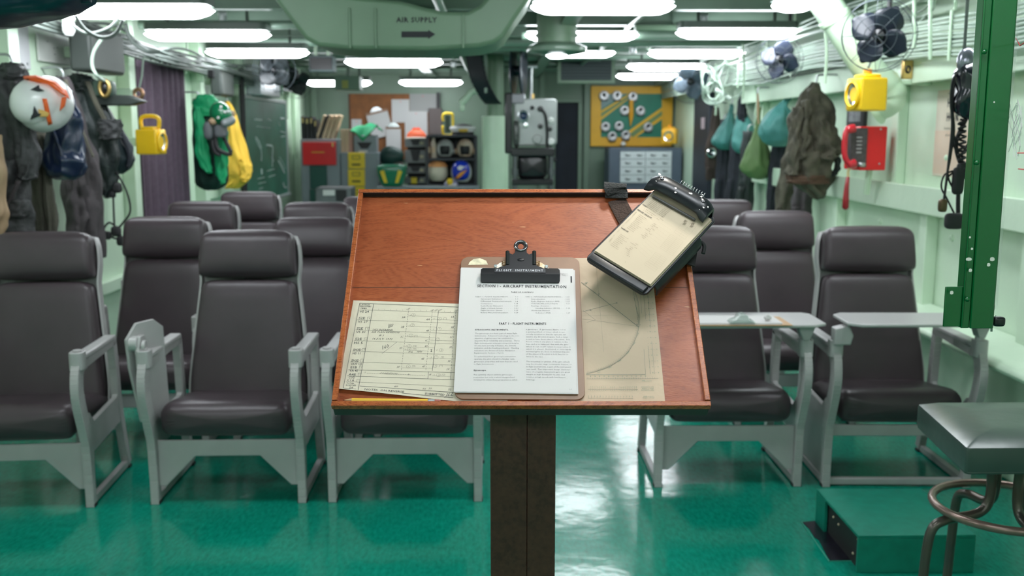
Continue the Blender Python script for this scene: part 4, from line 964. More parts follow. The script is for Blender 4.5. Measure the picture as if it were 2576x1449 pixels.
# side bracket pieces seen on the chairs' arms in row two
# glass ashtray like clip and clipboard on the tablet
tb = dsk.location + Vector((.02, 0, 0))
t = thing('clipboard', 'tan clipboard with a clear plastic clip, lying on the tablet beside the lectern', 'clipboard', (tb.x-.01, tb.y-.03, .7505))
MB().box((0, 0, .002), (.42, .20, .004)).build('backboard', mat('tan_hardboard', (.45, .26, .12), .5, var=.1), t, bevel=.001)
m_ = MB()
for k in range(3): m_.box((-.02+.004*k, .003*k, .005+.0022*k), (.37, .185, .002))
m_.build('papers', PAPERW, t, bevel=.0003)
CLEAR = mat('clear_plastic', (.55, .62, .58), .08, alpha=.55, coat=.5)
m_ = MB(); m_.prism([(-.055, .011), (.055, .011), (.045, .022), (.028, .026), (.022, .044), (.008, .05), (-.012, .048), (-.024, .03), (-.045, .022)], -.10, -.04, 'y'); m_.build('clear_clip', CLEAR, t, bevel=.003)
t = thing('crumpled_paper', 'small crumpled white paper scrap on the tablet beside the clear clip', 'paper', (tb.x+.11, tb.y-.07, .762))
m_ = MB(); m_.sphere((0, 0, .014), (.016, .016, .013), 10, 7)
for v in m_.v: v += noise.noise_vector(v*90)*.005
m_.build('paper_scrap', PAPERW, t, smooth=0)

# ================================================================== GREEN PLATFORM BOX AND FLOOR HOLE
GBOX = mat('box_green_tile', (.005, .20, .14), .35, var=.12, vscale=25)
t = thing('platform_box', 'low green floor-tile covered box with one open black side, in front of the right chair', 'box', (1.49, 3.57, 0))
w_, d_, h_ = .42, .47, .14
m_ = MB(); m_.box((0, 0, h_-.006), (w_, d_, .012)); m_.build('top_panel', GBOX, t, bevel=.002)
m_ = MB(); m_.box((0, -d_/2+.006, (h_-.012)/2), (w_, .012, h_-.012)); m_.build('front_panel', GBOX, t, bevel=.001)
m_ = MB(); m_.box((0, d_/2-.006, (h_-.012)/2), (w_, .012, h_-.012)); m_.build('back_panel', GBOX, t, bevel=.001)
m_ = MB(); m_.box((w_/2-.006, 0, (h_-.012)/2), (.012, d_-.024, h_-.012)); m_.build('side_panel', GBOX, t, bevel=.001)
m_ = MB(); m_.box((-w_/2+.006, d_/2-.06, (h_-.012)/2), (.012, .096, h_-.012)); m_.build('side_panel', GBOX, t, bevel=.001)
m_ = MB(); m_.box((-w_/2+.02, -.05, (h_-.012)/2), (.01, .35, h_-.014)); m_.build('open_side', BLACKM, t)
m_ = MB()
for (y, z) in ((.06, .09), (0, .085), (-.16, .04), (-.215, .02), (-.2, .11)): m_.sphere((-w_/2+.012, y, z), (.004, .006, .005), 8, 5)
m_.build('torn_edge', mat('torn_plywood', (.5, .42, .3), .8), t)
o_ = MB(); 
ph = [PZ(*q, 0) for q in ((2018, 1315), (2068, 1311), (2095, 1345), (2120, 1375), (2143, 1411), (2088, 1411), (2078, 1396), (2060, 1360), (2048, 1352), (2036, 1332))]
o_.prism([(v.x-1.25, v.y-3.6) for v in ph], .0005, .003); ob = o_.build('torn_floor_patch', mat('black_underfloor', (.012, .011, .018), .25, var=.5, vscale=20), None); ob.location = (1.25, 3.6, 0)
tag(ob, 'dark patch torn out of the green floor covering beside the low green box', 'floor patch')
o_ = MB(); lp = [PZ(*q, 0) for q in ((2016, 1314), (2070, 1309), (2098, 1345), (2123, 1375), (2150, 1412), (2086, 1413))]
o_.tube([Vector((v.x-1.25, v.y-3.6, .002)) for v in lp], .0022, 6, closed=True); ob2 = o_.build('patch_rim', mat('rim_green', (.05, .35, .25), .4), ob)

# ================================================================== GREEN STOOL
SVIN = mat('stool_vinyl', (.042, .070, .060), .28, spec=.45, coat=.1, var=.1, vscale=6, bump=.15, bscale=12)
TUBE = mat('stool_tube', (.075, .08, .075), .25, metal=.5, color2=(.12, .09, .07), vscale=9)
t = thing('stool', 'green vinyl topped stool on bent metal tube legs at the right edge', 'stool', (1.53, 2.80, 0), R(0))
# cushion: corners measured on the seat top
s0 = Vector((1.53, 2.80, 0))
ct = [PZ(2308, 1010, .72), PZ(2440, 1150, .72)]
tl = ct[0]-s0; bl = Vector((1.262, 2.56, .72))-s0; wv = Vector((.46, 0, 0))
m_ = MB()
def seat_ring(z, g):
    q = []
    c = Vector((tl.x/2+bl.x/2+.21, (tl.y+bl.y)/2, 0))
    cor = [Vector((bl.x, bl.y, 0)), Vector((bl.x+.44, bl.y, 0)), Vector((tl.x+.40, tl.y, 0)), Vector((tl.x, tl.y, 0))]
    cor = [c + (p-c)*g for p in cor]
    for i in range(4):
        a, b, d = cor[i-1], cor[i], cor[(i+1) % 4]; u = (a-b).normalized()*.010; v = (d-b).normalized()*.010
        for k in range(5):
            f = k/4; p = (b+u)*(1-f)**2 + b*2*f*(1-f) + (b+v)*f*f; q.append(Vector((p.x, p.y, z)))
    return q
rings = [seat_ring(.640, .95), seat_ring(.645, .995), seat_ring(.655, 1.0), seat_ring(.703, 1.0), seat_ring(.712, .99), seat_ring(.728, .80), seat_ring(.732, .35)]
m_.loft(rings); m_.build('seat_cushion', SVIN, t, smooth=50)
m_ = MB(); r_ = seat_ring(.642, .97); m_.tube(r_, .005, 8, closed=True); m_.build('piping', SVIN, t, smooth=180)
cxs, cys = (tl.x+bl.x)/2+.21, (tl.y+bl.y)/2
m_ = MB(); m_.box((cxs, cys, .627), (.34, .26, .022)); m_.build('seat_plate', mat('plate_dark', (.06, .07, .065), .5), t, bevel=.003)
for k in range(4):
    a = R(0+90*k+8); dx, dy = cos(a), sin(a)
    pts = [(cxs+.055*dx, cys+.055*dy, .62), (cxs+.05*dx, cys+.05*dy, .55), (cxs+.052*dx, cys+.052*dy, .49), (cxs+.07*dx, cys+.07*dy, .455), (cxs+.11*dx, cys+.11*dy, .44), (cxs+.19*dx, cys+.19*dy, .43), (cxs+.235*dx, cys+.235*dy, .39), (cxs+.25*dx, cys+.25*dy, .22), (cxs+.262*dx, cys+.262*dy, .012)]
    m_ = MB(); m_.tube(smoothpath(pts, 6), .0145, 12); m_.build('leg', TUBE, t, smooth=180)
    MB().cyl((cxs+.262*dx, cys+.262*dy, 0), (cxs+.262*dx, cys+.262*dy, .02), .019).build('foot_cap', RUBBER, t)
m_ = MB(); m_.tube([(cxs+.20*cos(pi*k/20), cys+.20*sin(pi*k/20), .462) for k in range(40)], .0125, 12, closed=True); m_.build('foot_ring', mat('ring_tube', (.22, .15, .125), .25, metal=.5), t, smooth=180)

# ================================================================== GREEN FRAME WITH CLEAR BOARD (front right)
GF = mat('frame_green', (.001, .105, .022), .22, spec=.55, coat=.3, var=.12, vscale=5)
Yf = 1.95
a = P(2470, 0, Yf); b = P(2546, 0, Yf); c = P(2420, 825, Yf); d = P(2500, 835, Yf)
fx0, fx1, fzb = (a.x+c.x)/2, (b.x+d.x)/2, c.z
t = thing('board_frame', 'hanging bright green steel frame post with chipped paint and clear board', 'frame', (fx0, Yf, fzb))
m_ = MB(); W_f = fx1-fx0
lw = W_f*.27
m_.box((lw/2, .0, (ZC-fzb)/2), (lw, .004, ZC-fzb)); m_.box((lw, .006, (ZC-fzb)/2), (.003, .014, ZC-fzb)); m_.box(((lw+W_f)/2, -.004, (ZC-fzb)/2), (W_f-lw, .006, ZC-fzb)); m_.box((W_f, .02, (ZC-fzb)/2), (.005, .05, ZC-fzb)); m_.box((.002, .012, (ZC-fzb)/2), (.004, .03, ZC-fzb))
m_.build('post', GF, t, bevel=.0015)
e = P(2382, 722, Yf); f = P(2416, 822, Yf)
m_ = MB(); m_.box((e.x-fx0+.016, .004, (e.z+f.z)/2-fzb), (.034, .005, e.z-f.z)); m_.build('bracket_plate', GF, t, bevel=.001)
def dot(name, px, py, r, mt, h=.003, Y=Yf-.008, par=t):
    v = P(px, py, Y)-par.location; m_ = MB(); m_.lathe([(0, h), (r*.7, h*.8), (r, 0)], 12, Matrix.Translation(v) @ Matrix.Rotation(pi/2, 4, 'X')); m_.build(name, mt, par, smooth=60)
for (x, y) in ((2477, 130), (2458, 409), (2434, 753)): dot('rivet', x, y, .0052, GF, .004)
CHIP = mat('bare_paint_chip', (.75, .75, .68), .5)
m_ = MB()
for (x, y, r, q) in ((2440, 597, .0022, 1), (2445, 626, .0025, 1), (2437, 652, .0034, 1.9), (2496, 652, .0042, 1.2), (2487, 666, .0036, 1), (2441, 680, .0036, 1), (2394, 736, .0038, 1), (2501, 257, .0018, 1)):
    v = P(x, y, Yf-.0085)-t.location; m_ = MB(); m_.add([v+Vector((r*q*cos(k*pi/4)*(1+.2*sin(k*3)), 0, r*sin(k*pi/4))) for k in range(8)], [tuple(range(8))]); m_.build('paint_chip', CHIP, t, smooth=0)
# the clear board leans away to the right behind the post, with its angle-iron ledge
p0 = P(2500, 800, Yf+.02)-t.location; dirv = Vector((.55, 1.15, 0)).normalized()
L0 = 1.0
m_ = MB()
q0 = p0 + dirv*.0; q1 = p0 + dirv*L0
def wall_quad(mb, a0, a1, z0, z1, th):
    n = Vector((dirv.y, -dirv.x, 0))*th
    mb.add([Vector((a0.x, a0.y, z0)), Vector((a1.x, a1.y, z0)), Vector((a1.x, a1.y, z1)), Vector((a0.x, a0.y, z1))] + [Vector((a0.x, a0.y, z0))+n, Vector((a1.x, a1.y, z0))+n, Vector((a1.x, a1.y, z1))+n, Vector((a0.x, a0.y, z1))+n],
        [(0, 1, 2, 3), (7, 6, 5, 4), (0, 4, 5, 1), (1, 5, 6, 2), (2, 6, 7, 3), (3, 7, 4, 0)])
wall_quad(m_, q0, q1, .035, ZC-fzb-.1, .005)
gl = mat('clear_board', (.86, .93, .88), .06, alpha=.16)
m_.build('clear_panel', gl, t, smooth=0)
m_ = MB(); wall_quad(m_, q0-Vector((.004, -.002, 0)), q1, -.012, .03, .004)
n_ = Vector((dirv.y, -dirv.x, 0))
m_.add([q0+Vector((0, 0, .03-q0.z)), q1+Vector((0, 0, .03-q1.z)), q1+n_*-.03+Vector((0, 0, .03-q1.z)), q0+n_*-.03+Vector((0, 0, .03-q0.z))], [(0, 1, 2, 3)])
led = m_.build('ledge_angle', mat('ledge_green_grey', (.15, .24, .19), .4), t, smooth=0)
for k in range(3):
    c = q0 + dirv*(.05+.14*k) ; c.z = .008
    m_ = MB(); m_.lathe([(0, .001), (.006, .001), (.0062, 0)], 14, Matrix.Translation(c + n_*.0042) @ n_.to_track_quat('Z', 'Y').to_matrix().to_4x4()); m_.build('bolt_hole', BLACK, t)
m_ = MB(); v = P(2512, 806, Yf+.01)-t.location; cushion(m_, v.x-.012, v.x+.012, v.y-.008, v.y+.008, v.z-.012, v.z+.008, 4); m_.build('wing_nut', BLACK, t, smooth=180)
mk = MB(); MKM = mat('grease_pencil', (.50, .50, .50), .9, alpha=.35); rr_ = random.Random(9)
def on_board(px, py):
    d_ = ray(px, py); o3 = t.location + q0 + n_*.0055; tt = (o3-CAMO).dot(n_)/d_.dot(n_); return CAMO + d_*tt - t.location
for k in range(9):
    x = 2556+rr_.uniform(-10, 14); y = 250+rr_.uniform(0, 40); L = rr_.uniform(60, 150)
    pts = [on_board(x-8*sin(f*5+k)-8*f, y+L*f) for f in (0, .2, .4, .6, .8, 1)]; mk.tube(pts, .0008, 5)
mk.build('grease_pencil_smears', MKM, t, smooth=0)
mk = MB(); mk.tube([on_board(2560, 385), on_board(2590, 385)], .0009, 5); mk.tube([on_board(2562, 425), on_board(2590, 428)], .0009, 5); mk.tube([on_board(2555, 95), on_board(2566, 115), on_board(2580, 105)], .0009, 5); mk.build('red_marks', mat('red_marker', (.6, .03, .03), .8), t, smooth=0)

# ================================================================== DARK BAG in the top left corner
BAG = mat('dark_blue_vinyl', (.008, .020, .042), .28, coat=.3, bump=.3, bscale=8)
rows = [((-60, -150), .16), ((-40, -95), .15)]
Yb = 2.6
def pp(x, y): return P(x, y, Yb)
t = thing('hanging_bag', 'dark blue vinyl cover hanging into the top left corner of the view', 'cover', pp(40, -30))
m_ = MB(); secs = []
pr = [(-160, -120, 60), (-90, -120, 72), (0, -120, 68), (60, -120, 56), (120, -115, 44), (170, -100, 30), (205, -70, 14), (222, -40, -10)]
for (x, yt, yb_) in pr:
    a = pp(x, yt); b = pp(x, yb_); cz = (a.z+b.z)/2; hz = (a.z-b.z)/2; ry = .15 if x < 150 else .15*(250-x)/100
    ring = []
    for k in range(24):
        g = 2*pi*k/24; e = .75; ring.append(Vector((a.x+.012*sin(3*g+x), Yb+ry*math.copysign(abs(cos(g))**e, cos(g)), cz+hz*math.copysign(abs(sin(g))**e, sin(g))*(1+.03*sin(5*g+x*.05)))) - t.location)
    secs.append(ring)
m_.loft(secs); m_.build('cover_body', BAG, t, smooth=180)
m_ = MB(); m_.tube([pp(-20, -110)-t.location+Vector((0, 0, -.02)), Vector((pp(-20, -110).x, Yb, ZC))-t.location], .012); m_.build('hanger', BEAM, t)
m_ = MB(); m_.box((0, 0, 0), (.035, .012, .02)); o = m_.build('strap_loop', BLUE if 'BLUE' in globals() else BAG, t, bevel=.003); o.location = pp(212, -2)-t.location
# ================================================================== LEFT WALL GEAR
CL1 = mat('cloth_dark_grey', (.040, .041, .043), .6, var=.5, vscale=18, bump=.9, bscale=26)
CL2 = mat('cloth_grey_green', (.10, .095, .072), .85, var=.25, bump=.8, bscale=22)
CL3 = mat('cloth_charcoal', (.066, .056, .060), .85, var=.25, bump=.8, bscale=22)
CL4 = mat('cloth_black_green', (.018, .026, .026), .5, var=.4, bump=.9, bscale=22)
CL5 = mat('cloth_olive_brown', (.085, .078, .055), .8, var=.4, vscale=14, bump=1.0, bscale=20)
CL6 = mat('cloth_blue_black', (.018, .021, .030), .8, var=.25, vscale=10, bump=.4)
NAVY = mat('navy_vinyl', (.010, .022, .060), .3, coat=.2, bump=.3, bscale=10)
TANL = mat('tan_leather', (.42, .28, .17), .6, var=.2)
GRP = 'flight clothing on the left wall'
def hook(t, x, y, Y, X=XL):
    p = P(x, y, Y); m = MB(); m.tube([Vector((X+(.01 if X < 0 else -.01), Y, p.z+.03)), Vector((p.x, Y, p.z+.035)), Vector((p.x, Y, p.z))], .006, 8)
    o = m.build('hook', STEEL, t, smooth=180)
def garment(nm, label, cat, Y, rows, ry, m, parts=(), hk=None, group=None, origin_row=0, **k):
    py, a, b = rows[origin_row]; p = P((a+b)/2, py, Y)
    t = thing(nm, label, cat, p, 0, group)
    def sh(o): o.parent = t; o.location = -p; return o
    sh(hang('body', Y, rows, ry, m, **k))
    for (pn, prow, pry, pm, dy, kw) in parts: sh(hang(pn, Y+dy, prow, pry, pm, **kw))
    if hk:
        q = P(hk[0], hk[1], Y); mm = MB(); X = XL if q.x < 0 else XR
        mm.tube(smoothpath([Vector((X, Y, q.z+.04)), Vector((q.x+(.03 if X < 0 else -.03)*-1, Y, q.z+.045)), Vector((q.x, Y, q.z+.02)), Vector((q.x, Y, q.z-.03))], 4), .007, 8); o = mm.build('hook', STEEL, t, smooth=180); o.location = -p
    return t
garment('leather_jacket', 'tan leather jacket showing only a sliver at the left picture edge', 'jacket', 4.78, [(340, -120, -10), (380, -110, 4), (450, -100, 13), (530, -95, 17), (565, -90, 12), (600, -80, 2)], .06, TANL, nf=5, hk=(-50, 335))
garment('flight_jacket', 'dark grey quilted flight jacket hanging left of the white helmet', 'jacket', 5.12,
    [(162, 16, 46), (176, -12, 60), (205, -40, 66), (250, -50, 72), (320, -50, 84), (380, -52, 93), (425, -48, 99), (452, -25, 76), (466, 5, 52)], [.03, .06, .09, .09, .09, .09, .085, .07, .03], CL1,
    [('sleeve', [(205, 30, 66), (260, 28, 72), (330, 34, 84), (400, 42, 96), (440, 50, 92), (452, 55, 84)], .05, CL1, -.09, dict(nf=4, amp=.08, seed=5, wave=.012)),
     ('collar', [(158, 22, 44), (170, 8, 56), (190, 4, 60), (198, 12, 50)], .05, CL1, -.05, dict(nf=3, amp=.15, seed=6))], hk=(30, 160), nf=7, amp=.10, seed=3, wave=.02)
garment('coverall', 'dark grey coverall legs hanging below the quilted flight jacket', 'coverall', 5.05,
    [(400, -10, 60), (440, -15, 66), (500, -20, 74), (560, -35, 80), (640, -40, 84), (720, -45, 86), (800, -40, 84)], .07, CL1,
    [('pocket_flap', [(500, 15, 70), (520, 12, 74), (545, 14, 72)], .03, CL1, -.07, dict(nf=2, amp=.06, seed=2)), ('strap', [(455, 40, 52), (520, 15, 26), (600, 0, 10), (680, -8, 2)], .012, CL3, -.09, dict(nf=2, amp=.02, seed=1, wave=.002))], nf=5, amp=.14, seed=8, wave=.02)
garment('coverall', 'grey green coverall hanging below and left of the navy bag', 'coverall', 5.42,
    [(250, 75, 110), (330, 72, 116), (400, 76, 120), (480, 80, 128), (560, 84, 136), (640, 86, 140), (700, 86, 140)], .06, CL2,
    [('trouser_leg', [(340, 108, 122), (450, 114, 130), (560, 120, 140), (690, 124, 146)], .035, CL2, -.04, dict(nf=3, amp=.1, seed=4))], hk=(92, 248), nf=6, amp=.14, seed=9)
garment('vinyl_bag', 'navy blue vinyl bag hanging directly under the white helmet', 'bag', 5.35,
    [(250, 170, 186), (290, 150, 200), (330, 126, 204), (380, 112, 207), (412, 114, 211), (438, 124, 206), (452, 142, 188)], [.02, .04, .07, .09, .10, .085, .03], NAVY,
    [('draw_strap', [(318, 128, 134), (360, 142, 149), (410, 160, 166)], .008, NAVY, -.09, dict(nf=2, amp=.02, seed=1, wave=.002))], hk=(178, 248), nf=7, amp=.12, seed=12)
garment('coverall', 'charcoal coverall with a long hanging strap, between the navy bag and the dark vest', 'coverall', 5.85,
    [(193, 148, 168), (225, 155, 184), (280, 166, 204), (340, 178, 222), (400, 184, 240), (470, 172, 253), (530, 171, 256), (585, 176, 258), (650, 182, 256)], [.02, .04, .06, .07, .08, .09, .09, .08, .07], CL3,
    [('trouser_leg', [(430, 172, 215), (500, 170, 222), (560, 174, 226), (640, 180, 228)], .05, CL3, -.07, dict(nf=3, amp=.08, seed=7, wave=.016)), ('strap', [(200, 160, 168), (280, 184, 192), (350, 212, 219), (395, 232, 238)], .01, CL2, -.09, dict(nf=2, amp=.02, seed=1, wave=.002))], hk=(158, 190), nf=5, amp=.10, seed=14, wave=.02)
garment('survival_vest', 'black and dark green survival vest hanging beside the round dark bag', 'vest', 6.15,
    [(192, 182, 215), (215, 178, 236), (260, 190, 262), (310, 205, 290), (355, 222, 300), (400, 232, 298), (450, 248, 290), (482, 258, 282), (498, 263, 276)], [.03, .06, .08, .09, .09, .08, .06, .04, .02], CL4,
    [('pocket', [(300, 250, 300), (320, 246, 306), (350, 252, 302)], .05, CL1, -.08, dict(nf=2, amp=.05, seed=3)), ('shoulder_strap', [(205, 214, 226), (260, 236, 248), (310, 262, 274), (345, 284, 292)], .015, CL2, -.10, dict(nf=2, amp=.03, seed=3, wave=.003)),
     ('ruffled_collar', [(186, 188, 214), (200, 180, 232), (215, 184, 236), (228, 192, 232)], .06, CL4, -.03, dict(nf=8, amp=.25, seed=13))], hk=(196, 190), nf=6, amp=.14, seed=15, wave=.02)
garment('helmet_bag', 'round dark blue green bag at the right end of the clothing on the left wall', 'bag', 6.3,
    [(300, 262, 280), (325, 252, 302), (350, 247, 318), (380, 243, 330), (402, 244, 334), (424, 258, 327), (438, 280, 308)], [.03, .07, .09, .10, .10, .08, .03], mat('cloth_blue_green', (.016, .032, .038), .55, var=.2, bump=.3), 
    [('side_band', [(300, 276, 286), (345, 304, 316), (390, 322, 332), (420, 318, 328)], .03, CL6, -.06, dict(nf=2, amp=.03, seed=3, wave=.003))], hk=(272, 296), nf=5, amp=.08, seed=19)
# hanging hoses and connectors below the vest
p0 = P(290, 440, 6.15)
t = thing('oxygen_hose', 'thin black hose loop with plugs hanging below the round dark bag', 'hose', p0)
for pts in (((292, 432), (318, 480), (328, 530), (310, 560), (296, 575)), ((282, 440), (284, 480), (286, 530), (288, 575)), ((296, 575), (275, 560), (262, 580), (290, 600), (305, 590))):
    m = MB(); m.tube(smoothpath([P(x, y, 6.15)-p0 for x, y in pts], 6), .0065, 8); m.build('hose', RUBBER, t, smooth=180)
for (x, y, s) in ((294, 472, .03), (282, 488, .022), (292, 582, .03), (305, 606, .028), (270, 592, .024)):
    m = MB(); v = P(x, y, 6.15)-p0; cushion(m, v.x-s, v.x+s, v.y-s*.7, v.y+s*.7, v.z-s*1.1, v.z+s*1.1, 3.2); m.build('plug', BLACKM, t, smooth=180)

# white flight helmet with orange stripes
def helmet(name, label, loc, r, shell, rot=(0, 0, 0), visor=None, trimm=None, opening=True, group=None, fac=1.15):
    """shell with a face opening toward local -y, edge roll, ear swellings"""
    t = thing(name, label, 'helmet', loc, 0, group); t.rotation_euler = rot
    m = MB(); nu, nv = 36, 22; vs = []; ok = []
    def pt(a, th, k=1.0):
        x, y, z = sin(th)*cos(a), sin(th)*sin(a), cos(th)
        sw = 1 + .07*math.exp(-((abs(x)-.8)**2)/.05)*math.exp(-((z+.35)**2)/.12)
        return Vector((x*r*.90*sw*k, y*r*1.10*k, z*r*1.02*k + (0 if z > 0 else -.10*r*(-z))))
    def inside(a, th):
        x, y, z = sin(th)*cos(a), sin(th)*sin(a), cos(th)
        return opening and (y < -.15 and abs(x) < .62 and -.62 < z < .28) or z < -.80
    for lay, kk in ((0, 1.0), (1, .88)):
        for j in range(nv+1):
            for i in range(nu): vs.append(pt(2*pi*i/nu, pi*j/nv, kk))
    fs = []; N = nu*(nv+1)
    from collections import Counter
    edges = Counter(); kept = []
    for j in range(nv):
        for i in range(nu):
            a = 2*pi*(i+.5)/nu; th = pi*(j+.5)/nv
            if inside(a, th): continue
            l = (i+1) % nu; f = (j*nu+i, (j+1)*nu+i, (j+1)*nu+l, j*nu+l); kept.append(f)
            for e in zip(f, f[1:]+f[:1]): edges[tuple(sorted(e))] += 1
    fs += kept + [tuple(x+N for x in f[::-1]) for f in kept]
    for f in kept:
        for e in zip(f, f[1:]+f[:1]):
            if edges[tuple(sorted(e))] == 1: fs.append((e[0], e[1], e[1]+N, e[0]+N))
    m.add(vs, fs); o = m.build('shell', shell, t, smooth=60)
    m = MB(); m.sphere((0, .01, -.02*r), (r*.80, r*.92, r*.84), 18, 12); m.build('liner', BLACKM, t, smooth=180)
    if visor:
        m = MB(); m.grid(lambda u, v: Vector((1.0*r*.93*sin(R(-58+116*u)), -1.17*r*cos(R(-58+116*u)), r*(.08+.50*v)))*(1-.14*v*v) + Vector((0, 0, 0)), 16, 6); m.build('visor', visor, t, smooth=180)
    if trimm:
        for s in (-1, 1):
            m = MB(); m.lathe([(0, .03*1), (r*.24, .025), (r*.32, .0), (r*.33, -.02)], 16, Matrix.Translation((s*r*.93, -.02, -.30*r)) @ Matrix.Rotation(s*pi/2, 4, 'Y')); m.build('ear_cup', trimm, t)
    return t
HW = mat('helmet_white', (.78, .78, .78), .28, coat=.3, var=.04)
ORT = mat('orange_tape', (.85, .13, .02), .45)
hp = P(112, 260, 4.98); hh = helmet('flight_helmet', 'white flight helmet with orange tape stripes and black arrow marks, hanging on the left wall', hp, .129, HW, rot=(R(35), R(18), R(-28)), visor=None, opening=False)
def on_shell(px, py, h, r, Y0, k=1.02):
    """point of the helmet surface seen at a pixel, in world space"""
    d = ray(px, py).normalized(); c = h.location - CAMO; b = d.dot(c); disc = b*b-(c.length_squared-(r*k)**2)
    return CAMO + d*(b-math.sqrt(max(0, disc)))
def decal(h, r, poly, mt, name, lift=1.12, par=None):
    m = MB(); pts = [Vector(p+(0,)) for p in poly]
    inv = (Matrix.Translation(h.location) @ h.rotation_euler.to_matrix().to_4x4()).inverted()
    c = sum(pts, Vector())/len(pts); rings = [[c+(p-c)*f for p in pts] for f in (.02, .35, .7, 1.0)]
    vs = []; 
    for rg_ in rings:
        for p in rg_: vs.append(inv @ on_shell(p.x, p.y, h, r, 0, lift))
    n = len(pts); fs = [(i*n+k, i*n+(k+1) % n, (i+1)*n+(k+1) % n, (i+1)*n+k) for i in range(3) for k in range(n)]
    m.add(vs, fs); o = m.build(name, mt, h, smooth=180); sm_ = o.modifiers.new('solid', 'SOLIDIFY'); sm_.thickness = .0015; return o
# an outer visor cover, the white second shell of the helmet
m = MB(); m.sphere((0, -.03, .03), (.116, .128, .114), 24, 16); m.build('visor_cover', HW, hh, smooth=180)
for poly, mt, nm in (([(106, 248), (118, 248), (132, 312), (121, 316)], ORT, 'orange_stripe'), ([(155, 246), (170, 240), (163, 268), (150, 280)], ORT, 'orange_stripe'), ([(58, 192), (90, 189), (140, 205), (168, 228), (176, 250), (168, 240), (135, 213), (92, 196), (60, 199)], ORT, 'orange_edge_band'),
    ([(76, 226), (98, 213), (100, 222), (112, 228), (98, 230)], INK, 'black_arrow_mark'), ([(86, 266), (96, 285), (118, 287), (98, 292), (76, 302)], INK, 'black_arrow_mark'), ([(96, 275), (110, 278), (124, 284), (122, 294), (100, 294)], mat('tape_yellow', (.8, .5, .15), .5), 'yellow_tape')):
    decal(hh, .129, poly, mt, nm, 1.20)

# wall placards, globe lamp, speakers, brackets, curtain
PLAC = mat('placard_grey', (.52, .52, .54), .4, var=.06)
t = thing('wall_placard', 'pale lilac grey placard high on the left wall above the quilted jacket', 'placard', PX(40, 100, XL+.012))
a = PX(8, 60, XL+.01); b = PX(76, 142, XL+.01); m = MB(); m.box((0, 0, 0), (.012, b.y-a.y, .30)); m.build('plate', PLAC, t, bevel=.002)
for dy in (-.1, .1): MB().cyl((.005, dy, -.12), (.010, dy, -.12), .007, seg=10).build('screw', STEEL, t)
c = PX(146, 128, XL+.012); t = thing('wall_placard', 'white placard with rows of faint marks, left of the grey loudspeaker box', 'placard', c)
a = PX(98, 128, XL+.01); b = PX(196, 128, XL+.01); hgt = 62/2504*c.y
MB().box((0, 0, 0), (.012, b.y-a.y, hgt)).build('plate', mat('placard_white', (.62, .63, .60), .45, var=.04), t, bevel=.002)
L_ = []; r_ = random.Random(3)
m = MB()
for i in range(7): m.box((.0065, r_.uniform(-.15, .2), r_.uniform(-.05, .06)), (.001, .02, .006))
m.build('faint_marks', mat('mark_grey', (.3, .3, .3), .7), t, smooth=0)
c = P(173, 70, 5.7); t = thing('globe_light', 'small white jar-shaped lamp at the top of the left wall', 'lamp', c)
MB().lathe([(0, -.045), (.02, -.042), (.033, -.02), (.034, .02), (.028, .04), (0, .042)], 20).build('globe', mat('globe_white', (.85, .87, .85), .3), t)
m = MB(); m.cyl((0, 0, .035), (0, 0, .07), .036); m.tube([(0, 0, .06), (-.1, 0, .09), (XL-c.x, 0, .09)], .012); m.build('fitting', PALE, t)
def speaker(x0, x1, y0, y1, zc, hz, label):
    t = thing('loudspeaker', label, 'loudspeaker', ((x0+x1)/2, (y0+y1)/2, zc))
    MB().box((0, 0, 0), (x1-x0, y1-y0, hz)).build('cabinet', mat('speaker_dark', (.05, .06, .055), .5), t, bevel=.02, bseg=3)
    m = MB(); m.prism([(y, z) for y, z in rrect(y1-y0-.03, hz-.03, .02)], (x1-x0)/2-.004, (x1-x0)/2+.004, 'x'); m.build('grille', mat('grille_grey', (.13, .14, .13), .7, bump=.6, bscale=220), t, bevel=.003)
    m = MB(); m.box((-(x1-x0)/2-(x0-XL)/2+.005, 0, 0), (x0-XL+.01, .06, .06)); m.build('wall_bracket', PALE, t)
speaker(-2.46, -2.33, 5.9, 6.42, 2.03, .25, 'larger dark loudspeaker box high on the left wall, left of the curtain')
speaker(-2.46, -2.36, 8.75, 9.15, 2.0, .26, 'smaller dark loudspeaker box right of the curtain above the green vest')
c = P(266, 222, 6.05); t = thing('brass_socket', 'brass and wood ringed socket on a dark shelf bracket below the larger loudspeaker', 'socket', c)
m = MB(); m.tube([(.0+.028*cos(k*pi/8), -.02, .048*sin(k*pi/8)) for k in range(16)], .011, 10, closed=True); m.build('brass_ring', BRASS, t, smooth=180)
m = MB(); m.sphere((0, -.01, 0), (.02, .02, .034)); m.build('socket_core', BLACK, t, smooth=180)
m = MB(); cushion(m, -.10, .035, .0, .10, -.055, .05, 4); m.build('socket_box', mat('box_dark_green', (.06, .10, .075), .5), t, smooth=180)
m = MB(); m.prism([(-.09, -.03), (.12, -.04), (.21, -.075), (.13, -.10), (-.08, -.10)], .02, .12, 'y'); m.build('shelf_bracket', mat('bracket_black', (.03, .04, .035), .5), t, bevel=.008)
c = P(348, 236, 6.7); t = thing('hanging_shackle', 'copper coloured shackle on a rope beside the curtain above the yellow lantern', 'shackle', c)
m = MB(); m.tube([(.03*cos(k*pi/8), 0, .03*sin(k*pi/8)) for k in range(16)], .012, 10, closed=True); m.cyl((0, 0, -.02), (0, 0, -.065), .016); m.build('shackle_body', mat('copper', (.45, .25, .15), .3, metal=.8), t, smooth=60)
m = MB(); m.tube([P(350, 225, 6.7)-c, P(357, 190, 6.7)-c, P(361, 145, 6.7)-c], .006); m.build('rope', CABLE, t)
m = MB(); m.box((-.10, 0, -.01), (.14, .08, .09)); m.build('mount_box', PALE, t, bevel=.01)
